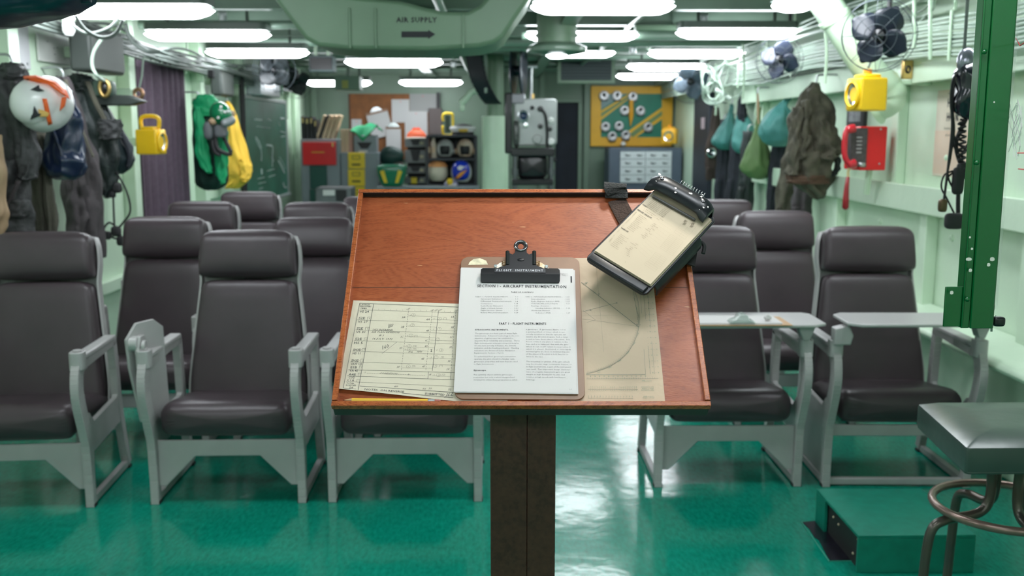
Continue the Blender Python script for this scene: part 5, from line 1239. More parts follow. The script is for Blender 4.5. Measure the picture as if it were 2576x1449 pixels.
c = P(505, 180, 8.6); t = thing('switch_box', 'pale green pull switch box right of the curtain', 'switch', c)
MB().box((0, 0, -.02), (.055, .05, .13)).build('box', PALE, t, bevel=.008); MB().box((.085, 0, -.02), (.05, .04, .07)).build('black_socket', BLACKM, t, bevel=.004)
m = MB(); m.tube(smoothpath([(0, 0, .05), (-.01, 0, .10), (.02, 0, .14), (.03, 0, .08)], 4), .007); m.build('conduit', PALE, t)

CURT = mat('curtain_purple', (.10, .068, .097), .85, var=.12, vscale=30, bump=.3, bscale=120)
t = thing('curtain', 'dark purple grey curtain hanging across the doorway in the left wall', 'curtain', (XL+.06, 7.7, 0))
ya, yb_ = 7.10, 8.24
def cf(k):
    def f(u, v):
        y = ya + (yb_-ya)*u; s = sin(u*2*pi*7.5+.9*sin(v*2.5)+1.3*sin(u*9)); z = .012 + (2.07 + .012*sin(u*2*pi*11) - .02*u)*v
        return Vector((.02 + .032*s*(1-.3*v) + k, y-7.7, z))
    return f
m = MB(); m.grid(cf(0), 140, 12); o = m.build('cloth', CURT, t, smooth=180); s_ = o.modifiers.new('s', 'SOLIDIFY'); s_.thickness = .004
m = MB(); m.cyl((.02, ya-.05-7.7, 2.11), (.02, yb_+.05-7.7, 2.11), .014, seg=12); m.build('rail', STEEL, t)
m = MB()
for k in range(12): m.tube([(.02+.02*cos(q*pi/5), ya+.05+.104*k-7.7, 2.105+.022*sin(q*pi/5)) for q in range(10)], .003, 6, closed=True)
tag(m.build('curtain_rings', STEEL, t, smooth=180), kind='stuff')
m = MB(); m.box((XL+.004, 7.67, 1.0), (.01, 1.16, 2.0)); struct('door_2', m, mat('doorway_dark', (.02, .022, .03), .8))

# lanterns
def lantern(label, loc, rz, s=1.0, handle=True, m=YELLOW):
    t = thing('battery_lantern', label, 'lantern', loc, rz, 'yellow battery lanterns')
    mb = MB(); mb.box((0, 0, 0), (.15*s, .135*s, .155*s)); mb.box((0, .0, .085*s), (.11*s, .09*s, .02*s)); mb.build('case', m, t, bevel=.014*s, bseg=3)
    mb = MB(); mb.lathe([(.052*s, 0), (.068*s, 0), (.070*s, .012*s), (.056*s, .016*s), (.052*s, .004*s)], 24, Matrix.Translation((0, -.066*s, 0)) @ Matrix.Rotation(pi/2, 4, 'X')); mb.build('bezel', m, t)
    mb = MB(); mb.lathe([(0, -.004), (.03*s, .0), (.052*s, .006*s), (.054*s, 0)], 20, Matrix.Translation((0, -.066*s, 0)) @ Matrix.Rotation(pi/2, 4, 'X')); mb.build('lens', CHROME, t)
    if handle: mb = MB(); mb.tube(smoothpath([(0, -.055*s, .085*s), (0, -.06*s, .135*s), (0, -.035*s, .158*s), (0, .035*s, .158*s), (0, .06*s, .135*s), (0, .055*s, .085*s)], 5), .0125*s, 10); mb.build('handle', m, t, smooth=180)
    else: mb = MB(); mb.cyl((0, 0, .09*s), (0, 0, .12*s), .02*s); mb.build('knob', mat('knob_orange', (.85, .32, .02), .4), t, bevel=.004)
    return t
lp = P(380, 357, 6.75); lt = lantern('yellow battery lantern with a loop handle, mounted on the left wall post before the curtain', lp, R(84), 1.06)
m = MB(); m.box((0, .15, 0), (.06, .20, .06)); m.box((0, .245, 0), (.09, .02, .12)); m.build('wall_mount', PALE, lt, bevel=.004)
lp = P(2180, 238, 5.42); lt = lantern('yellow battery lantern with an orange knob, hanging above the red telephone', lp, R(-82), 1.12, False)
m = MB(); m.tube(smoothpath([(0, 0, .14), (.0, .03, .20), (.03, .06, .22), (0, .09, .27), (-.02, .05, .30)], 5), .006); m.tube([(0, .09, .25), (0, .10, ZC-lp.z)], .006); m.build('hanger_wire', CABLEG, lt, smooth=180)

# green vest, green helmet, yellow jersey
VG = mat('vest_green', (.006, .34, .13), .6, var=.15, bump=.3, bscale=30); VD = mat('vest_dark', (.005, .035, .025), .8, var=.3)
YJ = mat('jersey_yellow', (.88, .54, .06), .75, var=.08, bump=.3, bscale=20)
garment('deck_vest', 'green deck crew vest with a dark lower half, hanging right of the curtain', 'vest', 8.2,
    [(248, 490, 520), (262, 488, 560), (300, 489, 568), (350, 490, 572), (400, 492, 572), (445, 494, 570), (468, 498, 562), (478, 515, 545)], [.03, .05, .07, .07, .07, .07, .05, .02], VD,
    [('front_flap', [(268, 488, 506), (310, 490, 512), (350, 492, 518), (385, 494, 526), (420, 508, 532), (436, 522, 534)], .035, VG, -.12, dict(nf=4, amp=.15, seed=2)), ('front_flap', [(330, 540, 572), (380, 540, 572), (420, 541, 571), (450, 550, 568), (462, 558, 564)], .035, VG, -.12, dict(nf=3, amp=.12, seed=3)),
     ('shoulder', [(238, 500, 530), (252, 490, 545), (275, 488, 550), (292, 490, 540)], .06, VG, -.05, dict(nf=4, amp=.1, seed=6))], hk=(500, 246), nf=6, amp=.12, seed=21)
garment('deck_jersey', 'yellow deck crew jersey hanging against the chalkboard edge', 'jersey', 9.1,
    [(255, 566, 576), (285, 570, 592), (330, 572, 606), (380, 570, 620), (415, 570, 629), (440, 572, 631), (456, 574, 622), (474, 566, 602)], [.02, .05, .07, .08, .08, .08, .06, .03], YJ,
    [('sleeve', [(400, 600, 628), (430, 602, 632), (450, 606, 628), (458, 610, 622)], .04, YJ, -.06, dict(nf=3, amp=.1, seed=2))], hk=(570, 252), nf=7, amp=.14, seed=23)
hp = P(556, 286, 7.92); gh = helmet('deck_helmet', 'green deck crew helmet with tan ear cups, hanging over the green vest', hp, .089, mat('helmet_green', (.004, .16, .06), .25, coat=.4), rot=(R(50), R(-20), R(40)), trimm=TANL)
m = MB(); cushion(m, -.06, .06, -.13, -.07, -.02, .05, 3); m.build('goggles', mat('goggle_grey', (.25, .27, .28), .25), gh, smooth=180)
for (x, y) in ((556, 268), (566, 281), (574, 279), (549, 296), (567, 310)): decal(gh, .089, [(x-3, y-3), (x+3, y-3), (x+3, y+3), (x-3, y+3)], HW, 'white_patch', 1.22)
c = P(540, 350, 7.95); t = thing('gas_mask', 'grey mask and black hose hanging under the green helmet', 'mask', c)
for pts in (((515, 318), (520, 340), (540, 340), (560, 330)), ((540, 340), (548, 375), (575, 388), (582, 384)), ((560, 340), (570, 360), (582, 384)), ((530, 335), (540, 380), (555, 390))):
    m = MB(); m.tube(smoothpath([P(x, y, 7.95)-c for x, y in pts], 5), .016, 8); m.build('hose', BLACKM, t, smooth=180)
m = MB(); v = P(524, 322, 7.92)-c; cushion(m, v.x-.035, v.x+.035, v.y-.03, v.y+.03, v.z-.09, v.z+.05, 3.2); v = P(556, 330, 7.92)-c; cushion(m, v.x-.05, v.x+.05, v.y-.03, v.y+.03, v.z-.05, v.z+.06, 4); m.build('mask_shell', mat('mask_grey', (.12, .13, .14), .3), t, smooth=180)

# chalkboard
t = thing('chalkboard', 'green chalkboard with faint chalk diagrams on the left wall', 'chalkboard', (XL+.10, 10.94, 1.375))
w2, h2 = 2.06, 1.10
MB().box((0, 0, 0), (.02, w2-.04, h2-.04)).build('slate', mat('slate_green', (.035, .155, .105), .5, var=.25, vscale=3), t)
for (c_, d_) in (((.004, 0, h2/2-.015), (.035, w2, .04)), ((.012, 0, -h2/2+.01), (.06, w2, .03)), ((.004, -w2/2+.012, 0), (.035, .035, h2)), ((.004, w2/2-.012, 0), (.035, .035, h2))):
    MB().box(c_, d_).build('frame_rail', mat('alloy_frame', (.42, .46, .45), .4, metal=.3), t, bevel=.004)
m = MB(); m.box((-.05, 0, .3), (.09, .2, .08)); m.box((-.05, 0, -.3), (.09, .2, .08)); m.build('mounting', PALE, t)
CHK = mat('chalk', (.55, .60, .58), .95, var=.2)
m = MB()
def chs(pts, r=.006): m.tube([PX(x, y, XL+.1115)-t.location for x, y in pts], r, 5)
chs([(643, 350), (648, 363), (657, 378), (658, 392), (657, 405)]); chs([(643, 346), (650, 356), (656, 372)], .012); chs([(657, 425), (658, 438)], .012); chs([(686, 368), (685, 400), (685, 420)]); chs([(684, 395), (687, 405)], .012)
chs([(700, 405), (708, 420), (715, 435)], .012); chs([(703, 395), (712, 410), (718, 425)], .005); chs([(670, 365), (682, 367)], .016); chs([(640, 300), (658, 302)], .010); chs([(672, 300), (680, 304)], .010); chs([(703, 298), (714, 298)], .012); chs([(700, 308), (703, 316)], .01)
chs([(645, 318), (680, 322)], .004); chs([(712, 460), (714, 470), (720, 472)], .01); chs([(672, 430), (690, 425)], .004); chs([(676, 445), (692, 440)], .004); chs([(648, 450), (665, 446)], .004); chs([(650, 462), (668, 458)], .004); chs([(652, 476), (662, 472)], .004); chs([(704, 330), (718, 334)], .006); chs([(706, 345), (718, 342)], .004)
tag(m.build('chalk_marks', CHK, t, smooth=0), kind='stuff')
pipe([P(606, 170, 9.7), P(612, 330, 9.7), P(617, 520, 9.7)], .025, RUBBER, 'black upright cable between the yellow jersey and the chalkboard', 'upright cables')
c = PX(634, 198, XL+.06); t = thing('wall_locker', 'shiny grey metal box on the wall above the chalkboard', 'box', (XL+.13, c.y+.1, 2.08)); MB().box((0, 0, 0), (.2, .9, .30)).build('box_body', mat('galvanised', (.50, .54, .56), .3, metal=.4, var=.2), t, bevel=.01)
m = MB(); m.box((.1, -.1, 0), (.01, .5, .24)); m.build('box_door', STEEL, t, bevel=.004)

# ================================================================== RIGHT WALL GEAR
TEAL = mat('bag_teal', (.075, .27, .25), .6, var=.15, bump=.3, bscale=12); BGR = mat('bag_green', (.115, .20, .07), .65, var=.15, bump=.3, bscale=12)
garment('duffel_bag', 'teal stuff bag farthest back of the three on the right wall', 'bag', 10.0, [(262, 1838, 1844), (285, 1832, 1844), (310, 1818, 1848), (335, 1801, 1852), (356, 1791, 1853), (370, 1800, 1850), (377, 1815, 1840)], [.01, .03, .06, .10, .12, .09, .03], TEAL, hk=(1842, 260), nf=6, amp=.10, seed=31)
garment('duffel_bag', 'teal stuff bag in the middle, partly behind the olive green bag', 'bag', 9.5, [(258, 1862, 1869), (285, 1856, 1876), (315, 1848, 1896), (345, 1842, 1900), (368, 1842, 1898), (382, 1852, 1890), (388, 1866, 1882)], [.01, .03, .08, .11, .12, .09, .03], TEAL, [('draw_cord', [(240, 1862, 1868), (262, 1858, 1874), (290, 1856, 1878), (308, 1862, 1872)], .03, CL6, -.03, dict(nf=3, amp=.1, seed=2))], hk=(1866, 238), nf=6, amp=.10, seed=33)
garment('duffel_bag', 'teal stuff bag nearest and largest, beside the olive coat', 'bag', 8.1, [(228, 1996, 2000), (248, 1975, 1988), (268, 1952, 1982), (285, 1932, 1990), (310, 1915, 1993), (335, 1911, 1993), (355, 1922, 1990), (368, 1940, 1978)], [.01, .02, .05, .10, .12, .12, .09, .03], TEAL, hk=(1998, 226), nf=6, amp=.08, seed=35)
garment('duffel_bag', 'olive green teardrop bag hanging below the nearest teal bag', 'bag', 8.5, [(270, 1906, 1912), (310, 1902, 1914), (340, 1894, 1922), (380, 1876, 1936), (410, 1864, 1942), (430, 1866, 1942), (445, 1884, 1930), (451, 1900, 1918)], [.01, .02, .05, .09, .11, .10, .06, .02], BGR, [('cord', [(235, 1904, 1908), (275, 1904, 1911), (312, 1905, 1911)], .012, TANL, -.01, dict(nf=2, amp=.03, seed=2, wave=.002))], hk=(1906, 234), nf=9, amp=.10, seed=37)
garment('flight_coat', 'large olive brown coat with flaps and straps, hanging left of the red telephone', 'coat', 6.8,
    [(208, 2048, 2062), (228, 2032, 2072), (255, 2018, 2084), (285, 2006, 2092), (320, 2000, 2090), (360, 1994, 2100), (395, 1986, 2100), (430, 1982, 2090), (460, 1996, 2084), (485, 2030, 2076), (500, 2046, 2066)], [.02, .05, .08, .10, .11, .12, .12, .11, .09, .06, .02], CL5,
    [('back_flap', [(300, 2050, 2086), (330, 2044, 2100), (365, 2046, 2112), (388, 2050, 2114), (402, 2060, 2092)], .08, CL5, -.08, dict(nf=4, amp=.1, seed=4, wave=.02)), ('waist_band', [(440, 1978, 2082), (452, 1978, 2084), (462, 1986, 2082)], .10, mat('band_brown', (.09, .05, .03), .8), -.02, dict(nf=6, amp=.06, seed=5)),
     ('side_strap', [(395, 2100, 2112), (420, 2102, 2112), (438, 2092, 2106), (445, 2084, 2092)], .02, CL4, -.05, dict(nf=2, amp=.03, seed=6)), ('front_fold', [(250, 2024, 2040), (310, 2018, 2034), (360, 2012, 2030), (400, 2010, 2026)], .05, CL5, -.09, dict(nf=3, amp=.15, seed=7, wave=.02)), ('sleeve', [(270, 2000, 2022), (330, 1992, 2016), (400, 1984, 2010), (440, 1980, 2004)], .06, CL5, -.05, dict(nf=4, amp=.12, seed=8, wave=.02))], hk=(2055, 205), nf=7, amp=.16, seed=39, wave=.03)
for (lab, Y, rows, m_c, hk_, sd) in (
    ('brown coverall with a shiny flashlight, farthest on the right wall', 10.6, [(270, 1796, 1808), (330, 1784, 1812), (370, 1776, 1812), (420, 1774, 1810), (450, 1776, 1800)], mat('cloth_brown', (.055, .038, .030), .8, var=.2), (1802, 268), 41),
    ('dark blue coverall hanging below the farthest teal bag', 10.2, [(300, 1815, 1830), (370, 1806, 1840), (450, 1800, 1842), (530, 1796, 1838)], CL6, (1822, 298), 42),
    ('dark blue coverall hanging below the middle teal bag', 9.7, [(300, 1850, 1866), (370, 1840, 1878), (450, 1830, 1872), (540, 1822, 1866)], CL6, (1858, 298), 43),
    ('black coverall hanging left of the olive green bag', 9.1, [(330, 1872, 1890), (400, 1862, 1900), (470, 1856, 1896), (560, 1850, 1890)], CL4, (1882, 326), 44),
    ('black coverall hanging under the nearest teal bag', 8.4, [(330, 1950, 1975), (400, 1936, 1984), (470, 1930, 1976), (550, 1926, 1968)], CL6, (1962, 328), 45),
    ('dark brown coverall leg hanging left of the olive coat bottom', 7.8, [(330, 1990, 2010), (400, 1972, 2010), (470, 1956, 2002), (520, 1952, 1996), (560, 1950, 1992)], CL5, (2000, 326), 46),
    ('grey brown coverall hanging straight below the olive coat', 7.4, [(380, 2010, 2040), (450, 2000, 2044), (520, 1992, 2040), (580, 1988, 2036)], CL3, (2026, 378), 47)):
    garment('coverall', lab, 'coverall', Y, rows, .07, m_c, [('trouser_leg', [(rows[-2][0], rows[-2][1]+2, rows[-2][1]+16), (rows[-1][0]+4, rows[-1][1], rows[-1][1]+14)], .03, m_c, -.05, dict(nf=2, amp=.06, seed=sd))], hk=hk_, nf=5, amp=.14, seed=sd)
c = P(1790, 384, 10.45); t = thing('flashlight', 'round shiny flashlight clipped to the farthest brown coverall', 'flashlight', c); MB().lathe([(0, .0), (.04, .01), (.05, .0), (.045, -.05)], 18, Matrix.Rotation(pi/2, 4, 'X')).build('flashlight_head', CHROME, t); MB().cyl((0, .03, 0), (0, .09, -.01), .03).build('flashlight_body', BLACK, t)

# dark framed notice, telephone, poster
a = PX(2133, 280, XR-.02); b = PX(2176, 280, XR-.02); t = thing('framed_notice', 'black framed notice on the right wall behind the yellow lantern', 'picture frame', (XR-.015, (a.y+b.y)/2, (P(2150, 235, a.y).z+P(2150, 322, b.y).z)/2))
MB().box((0, 0, 0), (.025, abs(a.y-b.y), .24)).build('frame', BLACKM, t, bevel=.004); MB().box((-.014, 0, -.01), (.004, abs(a.y-b.y)*.66, .13)).build('notice_sheet', mat('notice_grey', (.42, .42, .44), .6, color2=(.2, .2, .22), vscale=40), t)
c = P(2180, 370, 5.95); t = thing('wall_telephone', 'red wall telephone with a red handset on its left side', 'telephone', c)
def rp(x, y, Y=5.95): return P(x, y, Y)-c
a, b = rp(2160, 318), rp(2222, 428); m = MB(); m.prism([(x+(a.x+b.x)/2, z+(a.z+b.z)/2) for x, z in rrect(b.x-a.x, a.z-b.z, .008)], -.03, .22, 'y'); m.build('telephone_box', RED, t, bevel=.004)
a, b = rp(2134, 322), rp(2172, 420); m = MB(); m.prism([(a.x, a.z-.02), (a.x+.02, a.z), (b.x, a.z), (b.x, b.z), (a.x+.01, b.z+.01)], -.045, .02, 'y'); m.build('face_plate', mat('phone_plate', (.06, .05, .055), .4, var=.3, vscale=40), t, bevel=.004)
m = MB()
for k in range(5): m.box(((a.x+b.x)/2+.002, -.047, a.z-.055-.022*k), (.030, .006, .010))
m.build('key_rows', mat('key_grey', (.32, .30, .32), .5), t, bevel=.001)
pts = [rp(2150, 322, 5.86), rp(2130, 330, 5.86), rp(2125, 360, 5.86), rp(2126, 395, 5.86), rp(2138, 412, 5.86), rp(2152, 410, 5.86)]
m = MB(); sp = smoothpath(pts, 5); m.tube(sp, [.026 if (i < 5 or i > len(sp)-7) else .017 for i in range(len(sp))], 12); m.build('handset', mat('handset_red', (.55, .015, .03), .18, coat=.4), t, smooth=180)
for (x, y) in ((2176, 335), (2174, 352), (2172, 372), (2170, 400)): v = rp(x, y, 5.915); m = MB(); m.sphere((v.x, v.y, v.z), .010, 10, 8); m.build('push_button', BLACK, t, smooth=180)
for (x, y) in ((2212, 412), (2216, 325)): v = rp(x, y, 5.918); m = MB(); m.sphere((v.x, v.y, v.z), .006, 8, 6); m.build('screw', STEEL, t, smooth=180)
c2 = rp(2168, 414, 5.90); m = MB(); m.tube([c2+Vector((-.02, 0, .002)), c2+Vector((.02, 0, -.002))], .013, 12); m.build('chrome_hook', STEEL, t, smooth=180)
m = MB(); v = rp(2195, 440); m.tube([v+Vector((0, .05, .05)), v+Vector((.005, .1, -.12))], .02); m.build('conduit', PALE, t)
c = P(2130, 480, 5.9); t = thing('hanging_baton', 'dark red handle hanging on a yellow cord below the telephone', 'baton', c)
sp = [P(2133, 445, 5.9)-c, P(2130, 470, 5.9)-c, P(2128, 500, 5.9)-c, P(2127, 522, 5.9)-c, P(2127, 528, 5.9)-c]; MB().tube(sp, [.010, .014, .018, .020, .008], 12).build('handle', mat('dark_red', (.28, .015, .02), .3), t, smooth=180)
MB().tube(smoothpath([P(2142, 418, 5.9)-c, P(2134, 430, 5.9)-c, P(2134, 447, 5.9)-c], 4), .008, 8).build('cord', mat('cord_yellow', (.6, .5, .25), .7), t, smooth=180)
c = P(2288, 178, 5.6); t = thing('outlet_box', 'brass fronted outlet box high on the right wall beside the big pipe', 'outlet', c)
def r2(x, y): return P(x, y, 5.6)-c
a, b = r2(2264, 152), r2(2288, 200); MB().box(((a.x+b.x)/2, -.03, (a.z+b.z)/2), (b.x-a.x, .03, a.z-b.z)).build('brass_plate', BRASS, t, bevel=.008)
m = MB(); m.tube([((a.x+b.x)/2+.012*cos(k*pi/6), -.048, (a.z+b.z)/2+.018*sin(k*pi/6)) for k in range(12)], .005, 8, closed=True); m.build('outlet_ring', BLACK, t, smooth=180)
a, b = r2(2286, 150), r2(2312, 198); m = MB(); cushion(m, a.x, b.x, -.02, .10, b.z, a.z, 4); m.build('box_body', mat('box_green', (.22, .34, .26), .4), t, smooth=180)
m = MB(); v = r2(2290, 208); m.box((v.x+.02, 0, v.z), (.14, .06, .02)); m.tube([(v.x+.05, .02, v.z), (XR-c.x, .02, v.z)], .015); m.build('box_mount', PALE, t, bevel=.003)
a = PX(2352, 330, XR-.008); b = PX(2440, 330, XR-.008); zt_, zb_ = PX(2358, 228, XR-.008).z, PX(2352, 442, XR-.008).z
t = thing('wall_poster', 'faded cream and pink poster with a black heading behind the headset cords', 'poster', (XR-.004, (a.y+b.y)/2, (zt_+zb_)/2))
MB().box((0, 0, 0), (.004, a.y-b.y, zt_-zb_)).build('poster_sheet', mat('poster_cream', (.68, .60, .50), .7, var=.04), t, smooth=0)
MB().box((-.0025, 0, -(zt_-zb_)*.22), (.001, a.y-b.y, (zt_-zb_)*.5)).build('pink_panel', mat('poster_pink', (.72, .50, .38), .7, color2=(.66, .56, .46), vscale=60, stretch=(1, 6, .3)), t, smooth=0)
o = text_part([('HAPPY', 0, .0, .062, 'LEFT', {'bold': .002, 'sx': .8}), ('HOUR', 0, -.075, .062, 'LEFT', {'bold': .002, 'sx': .8}), ('Announcing', 0, .065, .018, 'LEFT', {}), ('Don\'t be late', -.02, -.12, .02, 'LEFT', {}), ('all hands', 0, -.155, .018, 'LEFT', {})], 'poster_lettering', INK, t, 0)
o.rotation_euler = (pi/2, 0, -pi/2); o.location = (-.0032, (a.y-b.y)/2-.13, .14)
# black headset and cords, hanging beside the green frame
YH = 3.6
c = P(2420, 150, YH); t = thing('headset', 'tangle of black headset cords and plugs hanging just left of the green frame', 'headset', c)
def hpt(x, y, dy=0): return P(x, y, YH+dy)-c
m = MB(); m.tube([hpt(2425, 135), Vector((hpt(2425, 135).x, 0, ZC-c.z))], .006); m.build('hanger', CABLEG, t)
m = MB(); v0_ = hpt(2434, 225); cushion(m, v0_.x-.042, v0_.x+.05, -.06, .06, v0_.z-.11, v0_.z+.10, 2.6)
for v in m.v: v += noise.noise_vector(v*18)*.02
m.build('ear_cups', mat('gloss_black', (.012, .012, .02), .15, coat=.5), t, smooth=180)
m = MB(); v0_ = hpt(2432, 155); m.sphere((v0_.x, 0, v0_.z), (.035, .03, .05)); m.build('knotted_band', mat('band_shiny', (.30, .30, .36), .2, metal=.6), t, smooth=180)
for i, (pts, r__) in enumerate(((((2420, 175), (2398, 200), (2392, 250), (2395, 320), (2385, 420), (2375, 500), (2373, 512)), .0045), (((2405, 180), (2396, 260), (2400, 330), (2390, 400), (2384, 440), (2395, 470)), .004), (((2440, 280), (2420, 320), (2405, 360), (2412, 400), (2425, 430), (2412, 470), (2410, 540)), .008), (((2430, 270), (2444, 330), (2428, 370), (2402, 350), (2398, 300)), .004), (((2398, 430), (2376, 440), (2368, 470), (2382, 500), (2402, 540)), .0035), (((2440, 300), (2436, 360), (2420, 390), (2430, 440)), .004), (((2396, 330), (2402, 372), (2430, 380), (2448, 350)), .004), (((2384, 445), (2400, 435), (2420, 445)), .004))):
    MB().tube(smoothpath([hpt(x, y, .01*(i % 3)) for x, y in pts], 6), r__, 8).build('cord', RUBBER, t, smooth=180)
m = MB(); m.tube([hpt(2420+8*sin(k*1.1), 300+2.3*k) + Vector((0, .014*cos(k*1.1), 0)) for k in range(60)], .0045, 6); m.build('coiled_cord', RUBBER, t, smooth=180)
for (x, y, sx, sz, mt_) in ((2371, 517, .014, .024, mat('plug_brass', (.12, .08, .04), .35, metal=.6)), (2400, 556, .034, .030, BLACKM), (2410, 455, .020, .05, RUBBER), (2424, 430, .024, .03, RUBBER)):
    v = hpt(x, y); m = MB(); cushion(m, v.x-sx, v.x+sx, -.015, .015, v.z-sz, v.z+sz, 4); m.build('plug', mt_, t, smooth=180)
# ================================================================== BACK OF THE ROOM
GREYM = mat('cabinet_grey', (.23, .27, .29), .45, var=.05); GRND = mat('drawer_green', (.006, .075, .055), .45); YLD = mat('drawer_yellow', (.85, .60, .012), .4, var=.04)
DKB = mat('rack_dark', (.020, .024, .032), .45, var=.2)
def bx(name, Y, x0, y0, x1, y1, depth, m, par, off, bevel=.004, fy=0):
    """box whose front face (at depth Y+fy) spans the given picture rectangle"""
    a = P(x0, y0, Y+fy); b = P(x1, y1, Y+fy); mb = MB(); mb.box(((a.x+b.x)/2-off.x, Y+fy+depth/2-off.y, (a.z+b.z)/2-off.z), (abs(b.x-a.x), depth, abs(a.z-b.z)))
    o = mb.build(name, m, None, bevel=bevel)
    if par: o.parent = par
    else: o.location = off
    return o
def thing_at(name, label, cat, Y, x, y, z=None, group=None):
    p = P(x, y, Y)
    if z is not None: p.z = z
    return thing(name, label, cat, p, 0, group), p
# filing cabinets
Y1 = 12.3
t, c = thing_at('filing_cabinet', 'tall grey filing cabinet with a bright red top drawer and dark green drawers', 'filing cabinet', Y1, 802, 350, 0)
a = P(755, 350, Y1); b = P(853, 350, Y1)
MB().box(((a.x+b.x)/2-c.x, .31, a.z/2), (b.x-a.x, .62, a.z)).build('cabinet_body', GREYM, t, bevel=.006)
bx('red_drawer', Y1, 760, 358, 845, 415, .05, RED, t, c, .004, -.05)
m = MB(); v = P(800, 383, Y1-.055)-c; m.box(v, (.16, .004, .016)); m.build('gold_label_strip', mat('gold_lettering', (.75, .30, .03), .5), t)
m = MB(); v = P(837, 364, Y1-.055)-c; m.box(v, (.02, .006, .05)); m.build('gold_tag', BRASS, t)
for (y0, y1_) in ((417, 475), (477, 540), (542, 610)):
    bx('green_drawer', Y1, 779, y0, 823, y1_, .03, GRND, t, c, .004, -.03)
Y2 = 12.35
t, c = thing_at('filing_cabinet', 'grey filing cabinet with yellow drawers, right of the red and green one', 'filing cabinet', Y2, 903, 384, 0)
a = P(857, 384, Y2); b = P(952, 384, Y2)
MB().box(((a.x+b.x)/2-c.x, .31, a.z/2), (b.x-a.x, .62, a.z)).build('cabinet_body', GREYM, t, bevel=.006)
for (y0, y1_) in ((384, 424), (426, 468), (470, 515), (517, 560)):
    d = bx('yellow_drawer', Y2, 875, y0, 918, y1_, .03, YLD, t, c, .004, -.03)
    v = P(896, y0+12, Y2-.035)-c; m = MB()
    for (dx, dz, w, h) in ((0, .02, .09, .006), (0, -.02, .09, .006), (-.045, 0, .006, .04), (.045, 0, .006, .04)): m.box(v+Vector((dx, 0, dz)), (w, .006, h))
    m.build('label_holder', BLACKM, d); v = P(896, y0+30, Y2-.04)-c; MB().box(v, (.10, .02, .018)).build('drawer_handle', BLACKM, d, bevel=.003)
# books and binders on the cabinets
zt = P(800, 350, Y1).z
LB = ['upright black binder with a yellow tag, leftmost on the tall filing cabinet', 'second black binder from the left on the tall filing cabinet', 'third black binder from the left on the tall filing cabinet', 'fourth black binder, next to the leaning cream books']
for k, (x0, x1, top) in enumerate(((756, 766, 292), (767, 777, 294), (778, 787, 293), (788, 797, 300))):
    Y = Y1+.12; a = P(x0, top, Y); b = P(x1, top, Y); hgt = a.z-zt-.002
    t = thing('binder', LB[k], 'binder', ((a.x+b.x)/2, Y+.12, zt), 0, 'black binders on the filing cabinet')
    MB().box((0, 0, hgt/2), (b.x-a.x-.004, .24, hgt)).build('cover', BLACKM, t, bevel=.004)
    MB().box((0, -.122, hgt-.05), ((b.x-a.x)*.5, .004, .06)).build('spine_tag', mat('tag_yellow', (.55, .42, .18), .6), t)
CREAM = mat('book_cream', (.62, .45, .30), .7, var=.08)
LB = ['leaning cream book leftmost in the slanting row', 'black book leaning between cream books', 'cream book leaning right of the black book', 'leaning cream book second from the right end of the slanting row', 'leaning cream book at the right end of the slanting row', ]
for k, x in enumerate((803, 811, 819, 830, 841)):
    Y = Y1+.12; p = P(x, 350, Y); hgt = .30
    t = thing('book', LB[k], 'book', (p.x-.03, Y+.10, zt+.008), 0, 'books leaning on the tall filing cabinet'); t.rotation_euler = (0, R(20), 0)
    MB().box((0, 0, hgt/2), (.040 if k > 1 else .028, .2, hgt)).build('cover', BLACKM if k == 1 else CREAM, t, bevel=.003)
    MB().box((0, .004, hgt/2+.003), (.028 if k > 1 else .018, .196, hgt-.01)).build('pages', mat('pages_cream', (.72, .62, .48), .8), t)
z2 = P(900, 384, Y2).z
for k, x in enumerate((862, 873, 883)):
    Y = Y2+.1; p = P(x, 384, Y); hgt = (384-327)/2504*Y
    t = thing('book', ['cream book standing leftmost on the lower cabinet', 'cream book standing in the middle on the lower cabinet', 'pinkish book standing beside the grey slotted box'][k], 'book', (p.x, Y+.1, z2), 0, 'books standing on the lower filing cabinet')
    MB().box((0, 0, hgt/2), (.048, .2, hgt)).build('cover', CREAM if k < 2 else mat('book_pink', (.5, .28, .22), .7), t, bevel=.003)
t, c = thing_at('card_stack', 'small stack of white cards on the yellow drawer cabinet', 'cards', Y2-.0, 912, 380, z2); m = MB(); m.box((0, .07, .012), (.10, .1, .024)); m.build('cards', PAPERW, t)
# grey slotted box with green cloth
Yg = Y2+.08
t, c = thing_at('slotted_box', 'grey slotted box under the green cloth on the lower cabinet', 'box', Yg, 918, 384, z2)
a = P(890, 340, Yg); b = P(946, 340, Yg); MB().box(((a.x+b.x)/2-c.x, .12, (a.z-z2)/2), (b.x-a.x, .24, a.z-z2)).build('box_body', GREYM, t, bevel=.004)
m = MB(); a = P(898, 358, Yg)-c; b = P(936, 374, Yg)-c; m.prism([(a.x, a.z), (b.x, a.z), (b.x-.05, b.z), (a.x+.05, b.z)], -.004, .003, 'y'); m.build('slot', BLACKM, t)
c = P(920, 325, Yg); t = thing('folded_cloth', 'bright green cloth draped over the grey slotted box', 'cloth', c)
m = MB()
def clf(u, v):
    x = (u-.5)*.38; y = -.02+.26*v; z = .09*(1-abs(2*u-1)**1.5) + .02*sin(7*u+3*v) + (-.22*max(0, 1-v*3)*(1-abs(2*u-.8)*1.3) if u < .9 else 0); return Vector((x, y, z-.02))
m.grid(clf, 26, 14); o = m.build('cloth', mat('cloth_green', (.004, .26, .10), .7), t, smooth=180); s_ = o.modifiers.new('s', 'SOLIDIFY'); s_.thickness = .01
